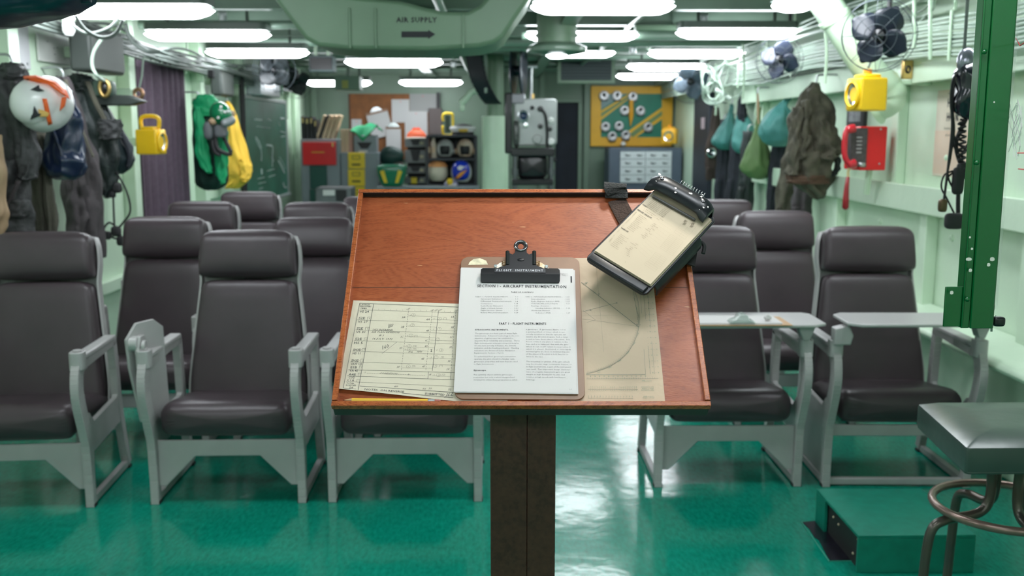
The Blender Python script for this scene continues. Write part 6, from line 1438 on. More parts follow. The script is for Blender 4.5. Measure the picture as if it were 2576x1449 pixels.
# cork board and its papers
Yc = YB-.02
t, c = thing_at('cork_board', 'brown cork board on the back wall behind the clipboards', 'board', Yc-.03, 955, 300)
bx('board_panel', Yc-.03, 876, 236, 1090, 400, .03, mat('cork_brown', (.20, .072, .018), .7, var=.2, vscale=10), t, c, .003)
bx('frame_strip', Yc-.045, 876, 236, 884, 400, .045, mat('cork_frame', (.09, .03, .012), .6), t, c, .003)
def paper(x0, y0, x1, y1, Y, label, rot=0, m=PAPERW):
    a = P(x0, y0, Y); b = P(x1, y1, Y); t = thing('pinned_paper', label, 'paper', ((a.x+b.x)/2, Y, (a.z+b.z)/2)); t.rotation_euler = (0, R(rot), 0)
    MB().box((0, 0, 0), (b.x-a.x, .003, a.z-b.z)).build('sheet', m, t, smooth=0); m_ = MB(); m_.sphere((0, -.004, (a.z-b.z)/2-.03), .007, 8, 6); m_.build('pin', RED, t); return t
PG = mat('paper_grey', (.28, .285, .28), .8); PW2 = mat('paper_offwhite', (.50, .50, .50), .8)
paper(985, 250, 1030, 308, Yc-.036, 'white paper pinned upright at the middle of the cork board', 0, PW2); paper(1018, 280, 1076, 360, Yc-.044, 'larger white paper pinned behind the orange and white cap', 0, PW2)
paper(1030, 236, 1098, 282, Yc-.040, 'grey paper pinned at the top right of the cork board', 0, PG); paper(884, 300, 910, 325, Yc-.036, 'small pale paper at the left edge of the cork board', 0, PW2)
def hangclip(x0, y0, x1, y1, Y, label, rot):
    a = P(x0, y0, Y); b = P(x1, y1, Y); w, h = b.x-a.x, a.z-b.z; t = thing('clipboard', label, 'clipboard', ((a.x+b.x)/2, Y, a.z)); t.rotation_euler = (0, R(rot), 0)
    MB().box((0, .006, -h/2), (w, .006, h)).build('backboard', CLIPB, t, bevel=.001); MB().box((0, 0, -h/2-.02), (w-.01, .005, h-.03)).build('papers', PW2, t)
    m = MB(); m.prism([(-.09, -.01), (.09, -.01), (.06, .03), (.03, .055), (-.03, .055), (-.06, .03)], -.02, .0, 'y'); m.build('metal_clip', CHROME, t, bevel=.004); return t
hangclip(918, 279, 976, 345, Yc-.06, 'tilted clipboard with white papers at the left of the cork board', -14)
hangclip(970, 318, 1010, 378, Yc-.075, 'clipboard with a cream paper lower on the cork board above the dark green helmet', 0)
c = P(1094, 268, Yc-.03); t = thing('message_box', 'taupe wall box hanging from a dark bracket right of the papers', 'box', c); bx('box_body', Yc-.1, 1078, 272, 1112, 338, .09, mat('box_taupe', (.10, .08, .078), .7), t, c, .006); bx('bracket', Yc-.06, 1098, 232, 1107, 276, .05, BLACKM, t, c, .003)
c = P(1126, 312, 12.9); t = thing('yellow_frame_buckle', 'yellow rounded metal frame standing open on the dark helmet rack', 'buckle', c)
m = MB()
pp_ = [(1116, 305), (1114, 300), (1114, 292), (1119, 286), (1134, 286), (1139, 292), (1139, 334), (1134, 340), (1119, 340), (1114, 334), (1114, 315)]
m.tube(smoothpath([P(x, y, 12.9)-c for x, y in pp_], 3), .016, 8); m.build('frame', YLD, t, smooth=180); bx('panel', 12.9, 1120, 290, 1133, 334, .01, mat('panel_green', (.05, .09, .065), .5), t, c, .002, .02)
# dark rack with helmets
Yr = 12.5
t, rc = thing_at('storage_rack', 'black metal rack holding helmets left of the green column', 'shelf rack', Yr, 1134, 340, 0)
xa, xb = P(1074, 340, Yr).x-rc.x, P(1196, 340, Yr).x-rc.x
zs = [P(1134, y, Yr).z for y in (342, 401, 466)] + [.35]
for z in zs: MB().box(((xa+xb)/2, .22, z), (xb-xa, .44, .03)).build('shelf', DKB, t, bevel=.003)
for x in (xa, xb):
    for y in (.01, .43): MB().box((x, y, zs[0]/2), (.03, .03, zs[0])).build('post', DKB, t, bevel=.003)
MB().box(((xa+xb)/2, .445, zs[0]/2), (xb-xa, .008, zs[0])).build('back_sheet', BLACKM, t)
def hz(i): return zs[i]+.016
def hpos(x, Y, z): p = P(x, 400, Y); return Vector((p.x, Y, z))
helmet('flight_helmet', 'grey white helmet with open face on the upper rack shelf, left', hpos(1120, Yr+.14, hz(1)+.118), .118, mat('helmet_grey', (.40, .42, .40), .35), trimm=mat('ear_grey', (.2, .2, .2), .5))
helmet('flight_helmet', 'tan and orange rimmed helmet with open face on the upper rack shelf, right', hpos(1170, Yr+.14, hz(1)+.118), .118, mat('helmet_tan', (.60, .38, .24), .35, color2=(.62, .55, .44), vscale=5), trimm=mat('ear_tan', (.4, .25, .15), .5))
oh = helmet('flight_helmet', 'cream helmet with an orange crown on the lower rack shelf', hpos(1101, Yr+.12, hz(2)+.15), .138, mat('helmet_cream', (.66, .62, .48), .4), rot=(0, 0, pi), opening=False)
m = MB(); m.lathe([(.146*sin(R(a)), .150*cos(R(a))) for a in (2, 20, 40, 58, 66)] + [(.140*sin(R(66)), .142*cos(R(66)))], 28, Matrix.Diagonal((.95, 1.1, 1.0, 1))); m.build('orange_crown', mat('crown_orange', (.72, .33, .12), .45), oh, smooth=60)
m = MB(); m.tube([(0, 0, .14), (.01, 0, .18), (.0, .02, .21)], [.03, .025, .01], 10); m.build('crown_tab', mat('tab_dark', (.12, .12, .12), .6), oh)
bh = helmet('flight_helmet', 'white helmet with a blue visor cover and orange lightning bolt on the lower rack shelf', hpos(1160, Yr+.10, hz(2)+.15), .145, mat('helmet_white_b', (.66, .66, .64), .35), opening=False)
m = MB(); cushion(m, -.112, .112, -.185, .0, -.11, .14, 2.4); m.build('visor_cover', mat('visor_blue', (.010, .040, .50), .25, coat=.5), bh, smooth=180)
decal(bh, .145, [(1144, 448), (1158, 434), (1176, 426), (1163, 442), (1152, 450)], mat('bolt_orange', (.8, .33, .02), .45), 'orange_bolt', 1.36)
decal(bh, .145, [(1150, 421), (1157, 416), (1168, 419), (1160, 428), (1152, 427)], HW, 'white_star', 1.36)
c = hpos(1134, Yr-.12, P(1134, 460, Yr-.12).z); t = thing('flight_helmet', 'top of a small white, yellow and blue helmet just above the lectern edge', 'helmet', c)
m = MB(); m.sphere((0, 0, -.05), (.095, .11, .10), 20, 12); m.build('shell', mat('helmet_white_y', (.7, .7, .68), .3, color2=(.02, .03, .3), vscale=14), t, smooth=180); m = MB(); cushion(m, -.05, .03, -.12, .02, -.03, .06, 2.6); m.build('yellow_stripe', YLD, t, smooth=180)
m = MB(); z0 = 0; m.cyl((0, 0, -.12), (0, 0, -c.z+.0), .02); m.build('stand_post', DKB, t); m = MB(); m.cyl((0, 0, -c.z), (0, 0, -c.z+.02), .12); m.build('stand_base', DKB, t)
c = hpos(1165, Yr+.2, zs[0]+.015); t = thing('officer_cap', 'white topped cap with gold front on top of the helmet rack', 'cap', c)
MB().lathe([(.13, 0), (.135, .04), (.17, .075), (.16, .10), (.08, .115), (0, .118)], 26).build('crown', HW, t); MB().lathe([(.12, .0), (.137, .0), (.137, .035), (.12, .035)], 26).build('band', BLACKM, t)
m = MB(); cushion(m, -.05, .07, -.172, -.12, .03, .075, 2.5); m.build('gold_badge', mat('gold_badge', (.75, .48, .08), .4, metal=.4), t, smooth=180); m = MB(); m.lathe([(.0, .118), (.10, .120), (.13, .125), (.0, .14)], 22); m.build('black_top', BLACKM, t)
for k, (x, col_, lab) in enumerate(((1079, (.10, .05, .035), 'dark red bottle at the left of the upper rack shelf'), (1091, (.5, .42, .33), 'pale upright canister beside the dark red bottle on the rack'))):
    c = hpos(x, Yr+.1, hz(1)); t = thing('canister', lab, 'canister', c); MB().lathe([(0, 0), (.035, 0), (.036, .17), (.02, .21), (.02, .25), (0, .25)], 16).build('can_body', mat('can_%d' % k, col_, .5), t); MB().box((0, -.036, .10), (.04, .006, .07)).build('can_label', CREAM, t)
# letter trays, cap
Yt = 12.75
t, c = thing_at('letter_tray_tower', 'stack of grey wall trays with dark notches, left of the helmet rack', 'tray stack', Yt, 1045, 350, 0)
for (y0, y1_) in ((350, 370), (378, 410), (420, 436), (446, 462)):
    o = bx('tray', Yt, 1018, y0, 1071, y1_, .25, mat('tray_grey', (.17, .18, .18), .5), t, c, .004)
    a = P(1032, y0, Yt-.003)-c; b = P(1058, y1_-5, Yt-.003)-c; m = MB(); m.prism([(a.x, a.z), (b.x, a.z), (b.x-.03, b.z), (a.x+.03, b.z)], -.004, .001, 'y'); m.build('notch', BLACKM, o)
    v = P(1061, (y0+y1_)/2, Yt-.004)-c; MB().box(v, (.045, .004, .035)).build('tray_label', mat('tray_label', (.45, .42, .28), .7), o)
zb0 = P(1045, 350, Yt).z; a = P(1020, 350, Yt)-c; b = P(1069, 350, Yt)-c
m = MB(); m.box(((a.x+b.x)/2, .20, zb0/2), (b.x-a.x-.02, .12, zb0)); m.build('tray_spine', BLACKM, t)
bx('yellow_block', Yt, 1034, 446, 1049, 462, .02, YLD, t, c, .003, -.02)
c = P(1048, 350, Yt+.12); c.z = zb0; t = thing('orange_cap', 'orange and white cap on top of the grey wall trays', 'cap', c)
m = MB(); m.lathe([(.115, .0), (.13, .02), (.12, .06), (.085, .10), (.04, .12), (0, .122)], 24); m.build('crown', mat('cap_orange', (.75, .11, .03), .6), t); m = MB(); m.lathe([(.10, .0), (.145, .002), (.15, .018), (.10, .03)], 24, Matrix.Diagonal((1, 1.15, 1, 1))); m.build('brim', mat('cap_white', (.65, .60, .52), .6), t)
m = MB()
for k in range(5): m.sphere((-.04+.02*k, .0, .125+.008*(k % 2)), (.016, .02, .016), 8, 6)
m.build('crest', mat('crest_red', (.75, .06, .02), .6), t, smooth=180)
# dark green helmet & green striped shell on a grey side table
zt3 = P(990, 468, 12.2).z
t = thing('side_table', 'low grey table below the helmets at the back', 'table', (P(1100, 468, 12.2).x, 12.2, 0)); tx = t.location.x
a = P(952, 468, 12.2); b = P(1205, 468, 12.2); MB().box(((a.x+b.x)/2-tx, -.02, zt3-.015), (b.x-a.x, .3, .03)).build('table_top', GREYM, t, bevel=.004)
for x in (a.x+.03, b.x-.03):
    for y in (-.14, .10): MB().box((x-tx, y, (zt3-.03)/2), (.03, .03, zt3-.03)).build('leg', GREYM, t)
c = Vector((P(987, 468, 12.15).x, 12.15, zt3)); t = thing('deck_helmet', 'green shell with two yellow stripes, tapering downward, on the grey table', 'helmet', c)
m = MB(); rs = []
for (z, w, d_) in ((0, .10, .08), (.015, .125, .09), (.08, .15, .11), (.17, .172, .12), (.225, .178, .125), (.25, .165, .115), (.262, .12, .09)): rs.append([Vector((x, y, z)) for x, y in rrect(2*w, 2*d_, min(w, d_)*.55, 4)])
m.loft(rs); m.build('shell', mat('shell_green', (.01, .20, .10), .3, coat=.3), t, smooth=60)
for s in (-1, 1):
    m = MB(); m.prism([(s*.045, .045), (s*.085, .045), (s*.135, .185), (s*.085, .20)], -.128, -.108, 'y'); m.build('yellow_stripe', YLD, t, bevel=.004)
c = Vector((P(985, 390, 12.6).x, 12.62, P(985, 400, 12.6).z)); t = thing('dark_helmet', 'large dark green padded helmet bag above the striped green shell', 'helmet bag', c)
m = MB(); m.sphere((0, 0, .03), (.155, .14, .13), 22, 14)
for v in m.v: v += noise.noise_vector(v*9)*.02
m.build('bag_body', mat('padded_green', (.010, .045, .038), .5, var=.2), t, smooth=180); m = MB(); cushion(m, .0, .15, -.12, .10, -.13, -.03, 3); m.build('brown_base', mat('base_brown', (.10, .075, .065), .7), t, smooth=180); m = MB(); m.cyl((0, .05, -c.z), (0, .05, -.03), .10); m.build('pedestal', BLACKM, t)
# table with small things in front of cabinets
t = thing('office_machine', 'grey office machine with a white tray, behind the rear chairs', 'machine', (P(835, 500, 11.2).x, 11.2, 0)); c = t.location
a = P(792, 472, 11.2); b = P(882, 472, 11.2); m = MB(); m.box(((a.x+b.x)/2-c.x, .2, a.z/2), (b.x-a.x, .4, a.z)); m.build('machine_body', mat('machine_grey', (.15, .165, .17), .45, var=.2), t, bevel=.02); bx('white_tray', 11.2, 812, 478, 842, 492, .02, WHITE, t, c, .003, -.02); bx('dark_panel', 11.2, 845, 478, 872, 505, .015, BLACKM, t, c, .003, -.015)

# green column with clutter
cc = P(1246, 400, 11.0); t = thing('column', 'round pale green column with a narrower neck, right of the helmet rack', 'column', (cc.x, 11.0, 0))
z1 = P(1246, 292, 11).z; m = MB(); m.cyl((0, 0, 0), (0, 0, z1), .145, seg=32); m.build('shaft', PALE, t, bevel=.006)
m = MB(); m.cyl((0, 0, z1), (0, 0, ZC), .095, seg=28); m.build('neck', DUCT, t)
c = P(1190, 240, 10.9); u = thing('cleat', 'pale green hooked bracket on the column top', 'bracket', c)
m = MB(); m.tube(smoothpath([P(1158, 262, 10.9)-c, P(1175, 245, 10.9)-c, P(1190, 228, 10.9)-c, P(1215, 232, 10.9)-c, Vector((cc.x-.09, 11, 0))-Vector((c.x, c.y, -.03))], 4), .038, 8); m.build('bracket_arm', PALE, u, smooth=180); m = MB(); v = P(1163, 268, 10.9)-c; cushion(m, v.x-.03, v.x+.03, -.03, .03, v.z-.05, v.z+.02, 3); m.build('bracket_tip', PALE, u, smooth=180)
c = P(1200, 130, 10.4); u = thing('black_duct', 'black flexible duct hanging down to the column from the overhead', 'duct', c)
m = MB(); rs = []; sp = smoothpath([P(1192, 95, 10.4)-c, P(1194, 150, 10.4)-c, P(1205, 200, 10.4)-c, P(1228, 245, 10.5)-c, P(1242, 262, 10.6)-c], 8)
for i, p in enumerate(sp): w = .085*(1+.05*(i % 2)); rs.append([p+Vector((x, y, 0)) for x, y in rrect(2*w, .12*(1+.05*(i % 2)), .02, 3)])
m.loft(rs); m.build('duct_body', mat('duct_black', (.010, .013, .018), .6), u, smooth=60)
m = MB(); m.box((P(1222, 165, 10.4)-c), (.03, .05, .55)); m.build('support_strap', BEAM, u)
# hanging boxes
c = P(806, 158, 9.6); u = thing('monitor_box', 'small dark monitor box hanging from the overhead, right of the left light row', 'monitor', c)
bx('case', 9.6, 776, 140, 838, 180, .22, GREYM, u, c, .01); bx('dark_screen', 9.6, 779, 144, 836, 175, .01, mat('screen_dark', (.010, .008, .009), .35), u, c, .003, -.01)
m = MB(); m.box((-.06, .1, .12), (.03, .03, .3)); m.box((.06, .1, .12), (.03, .03, .3)); m.build('hanger', PALE, u)
c = P(872, 205, 11.6); u = thing('junction_box', 'green grey box with a yellow label hanging below the lights', 'junction box', c)
bx('case', 11.6, 840, 190, 905, 226, .3, mat('junction_green', (.17, .26, .19), .4), u, c, .01); bx('yellow_label', 11.6, 860, 202, 876, 222, .006, mat('label_olive', (.45, .42, .12), .6), u, c, 0, -.006)
m = MB(); m.box((0, .15, .2), (.04, .04, .5)); m.build('hanger', BEAM, u)
# vent
c = P(1474, 178, 11.9); u = thing('vent_grille', 'dark louvred vent panel in a pale green frame below the disc diffuser', 'vent', c)
bx('frame', 11.9, 1403, 146, 1547, 210, .12, DUCT, u, c, .005); bx('dark_opening', 11.9, 1412, 150, 1538, 202, .01, mat('vent_dark', (.035, .055, .060), .6), u, c, 0, -.008)
for k in range(6): v = P(1475, 156+8*k, 11.885)-c; m = MB(); m.box(v, (.58, .02, .008)); m.build('louvre', mat('louvre_dark', (.07, .10, .10), .5), u)
m = MB(); m.box((0, .06, .25), (.5, .06, .35)); m.build('mount', DUCT, u)
# yellow and green map board with round badges
Ym = YB-.03
c = P(1588, 290, Ym); u = thing('insignia_board', 'yellow framed green display board with diagonal stripes and silver badges', 'display board', c)
bx('yellow_backing', Ym-.04, 1487, 216, 1690, 368, .04, mat('board_yellow', (.80, .42, .02), .5, var=.06), u, c, .004)
GB = mat('board_green', (.01, .20, .13), .5, var=.1)
def bpoly(pts, m_, nm, k): mb = MB(); mb.prism([(P(x, y, Ym-.04).x-c.x, P(x, y, Ym-.04).z-c.z) for x, y in pts], -.042-.004*k, -.04-.004*(k-1), 'y'); return mb.build(nm, m_, u, smooth=0)
bpoly([(1512, 236), (1665, 236), (1665, 345), (1512, 345)], GB, 'green_field', 1)
BY = mat('board_yellow_b', (.80, .45, .02), .5); BO = mat('board_olive', (.16, .26, .10), .5)
bpoly([(1512, 278), (1582, 236), (1598, 236), (1512, 302)], BY, 'yellow_stripe', 2); bpoly([(1512, 285), (1586, 238), (1594, 238), (1512, 294)], BO, 'olive_stripe', 3)
bpoly([(1572, 345), (1580, 330), (1665, 270), (1665, 300), (1600, 345)], BY, 'yellow_stripe', 2); bpoly([(1584, 338), (1592, 330), (1665, 279), (1665, 290), (1592, 345)], BO, 'olive_stripe', 3)
bpoly([(1512, 236), (1575, 236), (1512, 275)], mat('board_greyblue', (.20, .30, .30), .5), 'grey_field', 2)
mb = MB(); mb.tube([P(1588, 252, Ym-.08)-c, P(1588, 290, Ym-.08)-c, P(1586, 318, Ym-.08)-c], [.03, .035, .004], 10); mb.build('orange_spike', mat('spike_orange', (.85, .40, .02), .45), u)
BM = mat('badge_silver', (.42, .42, .43), .35, metal=.4)
for (x, y) in ((1519, 241), (1552, 241), (1592, 244), (1571, 278), (1611, 279), (1523, 319), (1557, 317), (1540, 343), (1574, 340), (1630, 320)):
    v = P(x, y, Ym-.05)-c; mb = MB(); mb.lathe([(.0, .03), (.03, .045), (.06, .04), (.07, .0)], 16, Matrix.Translation(v) @ Matrix.Rotation(pi/2, 4, 'X')); o = mb.build('badge', BM, u); mb = MB(); mb.sphere((v.x, v.y-.045, v.z+.02), (.022, .02, .022), 10, 8); mb.box((v.x, v.y-.02, v.z-.055), (.09, .03, .03)); mb.build('badge_emblem', BLACKM, o)
c = P(1568, 362, Ym-.1); m = MB(); m.sphere((0, 0, 0), .035, 14, 10); o = m.build('white_ball', WHITE, u, smooth=180); o.location = c-u.location; 
# blue grey cabinet with white panels, lantern on top
Yk = 12.9
t, c = thing_at('blue_cabinet', 'blue grey metal cabinet with two white grid panels below the yellow board', 'cabinet', Yk, 1625, 372, 0)
a = P(1532, 372, Yk); b = P(1716, 372, Yk); MB().box(((a.x+b.x)/2-c.x, .28, a.z/2), (b.x-a.x, .56, a.z)).build('cabinet_body', mat('cabinet_blue', (.075, .10, .14), .45, var=.08), t, bevel=.008)
for (x0, x1) in ((1561, 1622), (1625, 1688)):
    o = bx('white_panel', Yk, x0, 380, x1, 459, .015, mat('panel_white', (.58, .62, .64), .5), t, c, .002, -.015)
    for j in range(4):
        for i in range(2):
            v = P(x0+17+30*i, 390+20*j, Yk-.02)-c; mb = MB(); mb.prism([(v.x-.03, v.z+.012), (v.x+.02, v.z), (v.x+.05, v.z+.004), (v.x+.02, v.z-.014), (v.x-.02, v.z-.012)], -.024, -.014, 'y'); mb.build('aircraft_marker', mat('marker_dark', (.12, .13, .14), .6), o)
    for j in range(5): v = P((x0+x1)/2, 380+20*j, Yk-.018)-c; mb = MB(); mb.box(v, (.31, .004, .006)); mb.build('grid_line', mat('grid_grey', (.25, .27, .29), .6), o)
z3 = P(1685, 368, Yk).z
lt = lantern('orange yellow battery lantern standing on the blue grey cabinet', (P(1684, 350, Yk+.1).x, Yk+.08, z3+.125), R(-20), 1.25, False, mat('lantern_orange', (.85, .45, .02), .4))
# dark door post at right with a sticker
a = PX(1748, 262, XR-.05); b = PX(1786, 262, XR-.05)
m = MB(); m.box((XR-.03, (a.y+b.y)/2, 1.0), (.06, abs(a.y-b.y), 2.0)); d3 = struct('door_3', m, mat('door_navy', (.014, .018, .032), .5), bevel=.01)
v = PX(1768, 310, XR-.062); MB().box((XR-.062, v.y, v.z), (.004, .18, .13)).build('door_sticker', mat('sticker_pink', (.55, .42, .46), .6), d3)

# projector
Yp = 10.2
c = P(1345, 310, Yp); c.z = 0; t = thing('film_projector', 'grey metal film projector on a black stand right of the green column', 'projector', c)
def pj(x, y, dy=0): return P(x, y, Yp+dy)-c
a, b = pj(1294, 249), pj(1400, 366); m = MB(); m.prism([(x+(a.x+b.x)/2, z+(a.z+b.z)/2) for x, z in rrect(b.x-a.x, a.z-b.z, .04, 5)], -.10, .14, 'y'); m.build('housing', mat('projector_grey', (.33, .35, .34), .3, metal=.4, var=.08), t, bevel=.012)
a, b = pj(1270, 234), pj(1288, 386); m = MB(); m.box(((a.x+b.x)/2, .05, (a.z+b.z)/2), (b.x-a.x, .34, a.z-b.z)); m.build('side_case', BLACK, t, bevel=.015)
a, b = pj(1282, 236), pj(1318, 262); m = MB(); m.box(((a.x+b.x)/2, .02, (a.z+b.z)/2), (b.x-a.x, .26, a.z-b.z)); m.build('top_block', mat('block_grey', (.2, .2, .22), .3, metal=.4), t, bevel=.01)
v = pj(1316, 292); 
MY = Matrix.Rotation(pi/2, 4, 'X')
MB().lathe([(.045, 0), (.062, .01), (.062, .08), (.050, .085), (.040, .075), (.038, .03)], 24, Matrix.Translation(v+Vector((0, -.09, 0))) @ MY).build('lens_barrel', STEEL, t)
MB().lathe([(0, .055), (.03, .05), (.04, .04)], 20, Matrix.Translation(v+Vector((0, -.09, 0))) @ MY).build('lens_glass', mat('lens_blue', (.02, .05, .12), .05, coat=1), t)
for (x, y, r_, mt_) in ((1384, 303, .032, WHITE), (1384, 356, .036, WHITE), (1382, 325, .024, BLACK), (1358, 318, .026, BLACK), (1350, 350, .048, mat('knob_grey', (.35, .36, .35), .3)), (1322, 315, .030, CHROME), (1338, 272, .022, BLACKM), (1358, 275, .03, BLACK)):
    v = pj(x, y)+Vector((0, -.10, 0)); MB().lathe([(0, .035), (r_*.8, .034), (r_, .02), (r_, 0)], 18, Matrix.Translation(v) @ MY).build('knob', mt_, t)
m = MB(); m.tube(smoothpath([pj(1360, 275)+Vector((0, -.13, 0)), pj(1370, 290)+Vector((0, -.16, 0)), pj(1375, 330)+Vector((0, -.15, 0)), pj(1376, 372)+Vector((0, -.13, 0)), pj(1396, 405)+Vector((0, -.1, 0))], 6), .014, 8); m.build('cable', RUBBER, t, smooth=180)
m = MB(); cushion(m, pj(1290, 0).x, pj(1308, 0).x, -.15, .10, pj(0, 372).z, pj(0, 300).z, 3); m.build('film_gate', mat('gate_dark', (.10, .105, .10), .35, metal=.3, var=.4, vscale=30), t, smooth=180)
v = pj(1305, 178); m = MB(); m.lathe([(.03, -.055), (.24, -.06), (.25, -.055), (.25, -.045), (.05, -.04), (.05, .04), (.25, .045), (.25, .055), (.24, .06), (.03, .055)], 36, Matrix.Translation(v) @ Matrix.Rotation(R(80), 4, 'Z') @ Matrix.Rotation(pi/2, 4, 'X')); m.build('film_reel', mat('reel_dark', (.02, .03, .05), .3, metal=.2), t)
m = MB(); m.tube([pj(1336, 255), pj(1336, 180), pj(1338, 168)], .016); m.cyl(pj(1328, 168), pj(1352, 168), .018); m.tube([pj(1318, 250), v], .02); m.build('reel_arm', STEEL, t)
m = MB(); q = pj(1340, 244); m.cyl(q-Vector((0, 0, .05)), q+Vector((0, 0, .03)), .018); m.build('brass_post', BRASS, t)
zb_ = pj(1345, 372).z
m = MB(); m.box(((pj(1285, 0).x+pj(1395, 0).x)/2, .02, zb_-.04), (.44, .36, .08)); m.box(((pj(1285, 0).x+pj(1395, 0).x)/2, .02, zb_-.34), (.42, .34, .06)); cushion(m, pj(1300, 0).x, pj(1380, 0).x, -.12, .14, zb_-.32, zb_-.05, 4); m.build('stand_box', BLACK, t, bevel=.01)
for (x, y) in ((1296, -.12), (1388, -.12), (1296, .16), (1388, .16)):
    xx = pj(x, 0).x; m = MB(); m.cyl((xx, y, 0), (xx, y, zb_-.04), .022); m.cyl((xx, y, zb_-.27), (xx, y, zb_-.21), .036); m.build('leg', mat('stand_steel', (.14, .15, .16), .3, metal=.7), t)
# ================================================================== FANS
FANB = mat('fan_blade_grey', (.016, .021, .034), .3, coat=.2); FANC = mat('fan_cage', (.06, .075, .085), .35, metal=.5)
def fan(label, px, py, Y, rad, yaw, tilt, mountx, spin=0, m=FANB):
    c = P(px, py, Y); t = thing('wall_fan', label, 'fan', c, 0, 'wall fans under the overhead'); t.rotation_euler = (R(tilt), 0, R(yaw))
    for k in range(4):
        a0 = R(90*k+spin); mb = MB(); vs = []; n = 9; rings = []
        for i in range(n):
            f = i/(n-1); r = rad*(.16+.84*f); w = rad*(.20+.80*sin(pi*min(1, .18+.72*f))**1.2)*(1 if f < .9 else .72); tw = R(28-10*f)
            L = []
            for s in (-1, -.5, 0, .5, 1):
                L.append((r*(1-.10*s*s*f), s*w*.5))
            rings.append([(x*cos(a0)-y*cos(tw)*sin(a0), -y*sin(tw), x*sin(a0)+y*cos(tw)*cos(a0)) for x, y in L])
        vs = [v for r_ in rings for v in r_]; fs = [(i*5+j, i*5+j+1, (i+1)*5+j+1, (i+1)*5+j) for i in range(n-1) for j in range(4)]
        mb.add(vs, fs); o = mb.build('blade', m, t, smooth=180); s_ = o.modifiers.new('s', 'SOLIDIFY'); s_.thickness = .003
    mb = MB(); mb.lathe([(0, .05), (rad*.18, .035), (rad*.2, 0), (rad*.2, -.03)], 18, Matrix.Rotation(pi/2, 4, 'X')); mb.build('hub', BLACK, t)
    mb = MB(); mb.lathe([(rad*.22, -.04), (rad*.36, -.06), (rad*.36, -.15), (rad*.2, -.18), (0, -.19)], 20, Matrix.Rotation(pi/2, 4, 'X')); mb.build('motor', BLACKM, t)
    mb = MB(); R1 = rad*1.14
    for (r_, y) in ((R1, .0), (R1*.94, -.07), (R1*.55, -.095), (R1*.3, -.10)): mb.tube([(r_*cos(q*pi/16), y, r_*sin(q*pi/16)) for q in range(32)], .0020, 5, closed=True)
    for k in range(8):
        a = pi*k/4; mb.tube([(.0, -.10, .0), (R1*.55*cos(a), -.095, R1*.55*sin(a)), (R1*.94*cos(a), -.07, R1*.94*sin(a)), (R1*cos(a), 0, R1*sin(a)), (R1*.6*cos(a), .10, R1*.6*sin(a)), (rad*.3*cos(a), .12, rad*.3*sin(a))], .0013, 5)
    mb.build('cage', FANC, t, smooth=180)
    inv = (Matrix.Translation(c) @ t.rotation_euler.to_matrix().to_4x4()).inverted()
    mb = MB(); w0 = inv @ Vector((c.x+.12*(1 if mountx > 0 else -1), Y+.2, c.z-.02)); w1 = inv @ Vector((c.x+.12*(1 if mountx > 0 else -1), Y+.2, ZC)); mb.tube([(0, .15, 0), w0, w1], .012, 8); mb.build('bracket', BLACKM, t)
    return t
fan('large dark bladed fan at the top right in front of the big pale vent pipe', 2212, 88, 5.0, .155, -30, 6, XR-.04, 58)
fan('middle wall fan with blue grey blades, under the right light row', 1962, 150, 7.4, .150, -32, 4, XR-.04, 70, mat('fan_blade_blue', (.045, .055, .09), .25, coat=.3))
fan('far wall fan beside the yellow display board', 1738, 205, 10.6, .20, -20, 0, XR-.04, 20, mat('fan_blade_pale', (.10, .14, .18), .35))
fan('grey four bladed fan on the left wall above the chalkboard', 690, 178, 9.0, .165, 25, 0, XL+.04, 45, mat('fan_blade_dull', (.035, .04, .045), .4))
fan('dark fan half hidden in shadow right of the chalkboard top', 745, 205, 11.6, .17, 28, 0, XL+.04, 20, mat('fan_blade_black', (.02, .024, .026), .4))

# ================================================================== CABLE RUNS
def bundle(label, pts, n, pitch, r, m, hangers=True, seed=0, sag=.0, name='cable_bundle', up=True):
    p0 = Vector(pts[0]); t = thing(name, label, 'cable bundle', p0); rnd = random.Random(seed); sp0 = smoothpath(pts, 6)
    for k in range(n):
        off = (k-(n-1)/2)*pitch; ph = rnd.uniform(0, 6); am = rnd.uniform(.2, 1)*sag
        q = [p + Vector((rnd.uniform(-.001, .001) + .012*sin(i*.5+ph)*sag*10, 0, off + am*sin(i*.55+ph))) - p0 for i, p in enumerate(sp0)]
        MB().tube(q, r*rnd.uniform(.85, 1.1), 7).build('cable', m, t, smooth=180)
    if hangers:
        for i in range(2, len(sp0)-1, 8):
            p = sp0[i]-p0; h = n*pitch/2+.02
            mb = MB(); mb.box((p.x-.016, p.y, p.z), (.006, .02, 2*h)); mb.box((p.x, p.y, p.z+h+(ZC-sp0[i].z-h)/2), (.012, .012, max(.02, ZC-sp0[i].z-h))); mb.build('cable_hanger', PALE, t)
    return t
XC = 2.22
bundle('pale green cables strapped side by side along the right wall below the fans', [(XC, 3.2, 2.02), (XC, 4.4, 2.0), (XC, 5.2, 2.03), (XC+.02, 6.2, 2.06), (XC, 7.2, 2.09), (XC, 8.4, 2.06), (XC-.02, 9.6, 2.08), (XC, 11, 2.1), (XC, 13.8, 2.1)], 10, .020, .0085, CABLE, sag=.006, seed=1)
bundle('second pale cable run close under the overhead on the right', [(XC-.10, 3.0, 2.30), (XC-.08, 5, 2.28), (XC-.05, 6.4, 2.27), (XC-.08, 8, 2.25), (XC-.1, 10.5, 2.24), (XC-.1, 13.6, 2.24)], 5, .028, .008, CABLE, sag=.02, seed=2)
bundle('loose pale cables sagging from the overhead toward the right wall', [(1.95, 4.6, 2.36), (2.1, 4.9, 2.28), (2.25, 5.3, 2.22), (2.38, 6.0, 2.22)], 5, .035, .008, CABLE, False, seed=3, sag=.03)
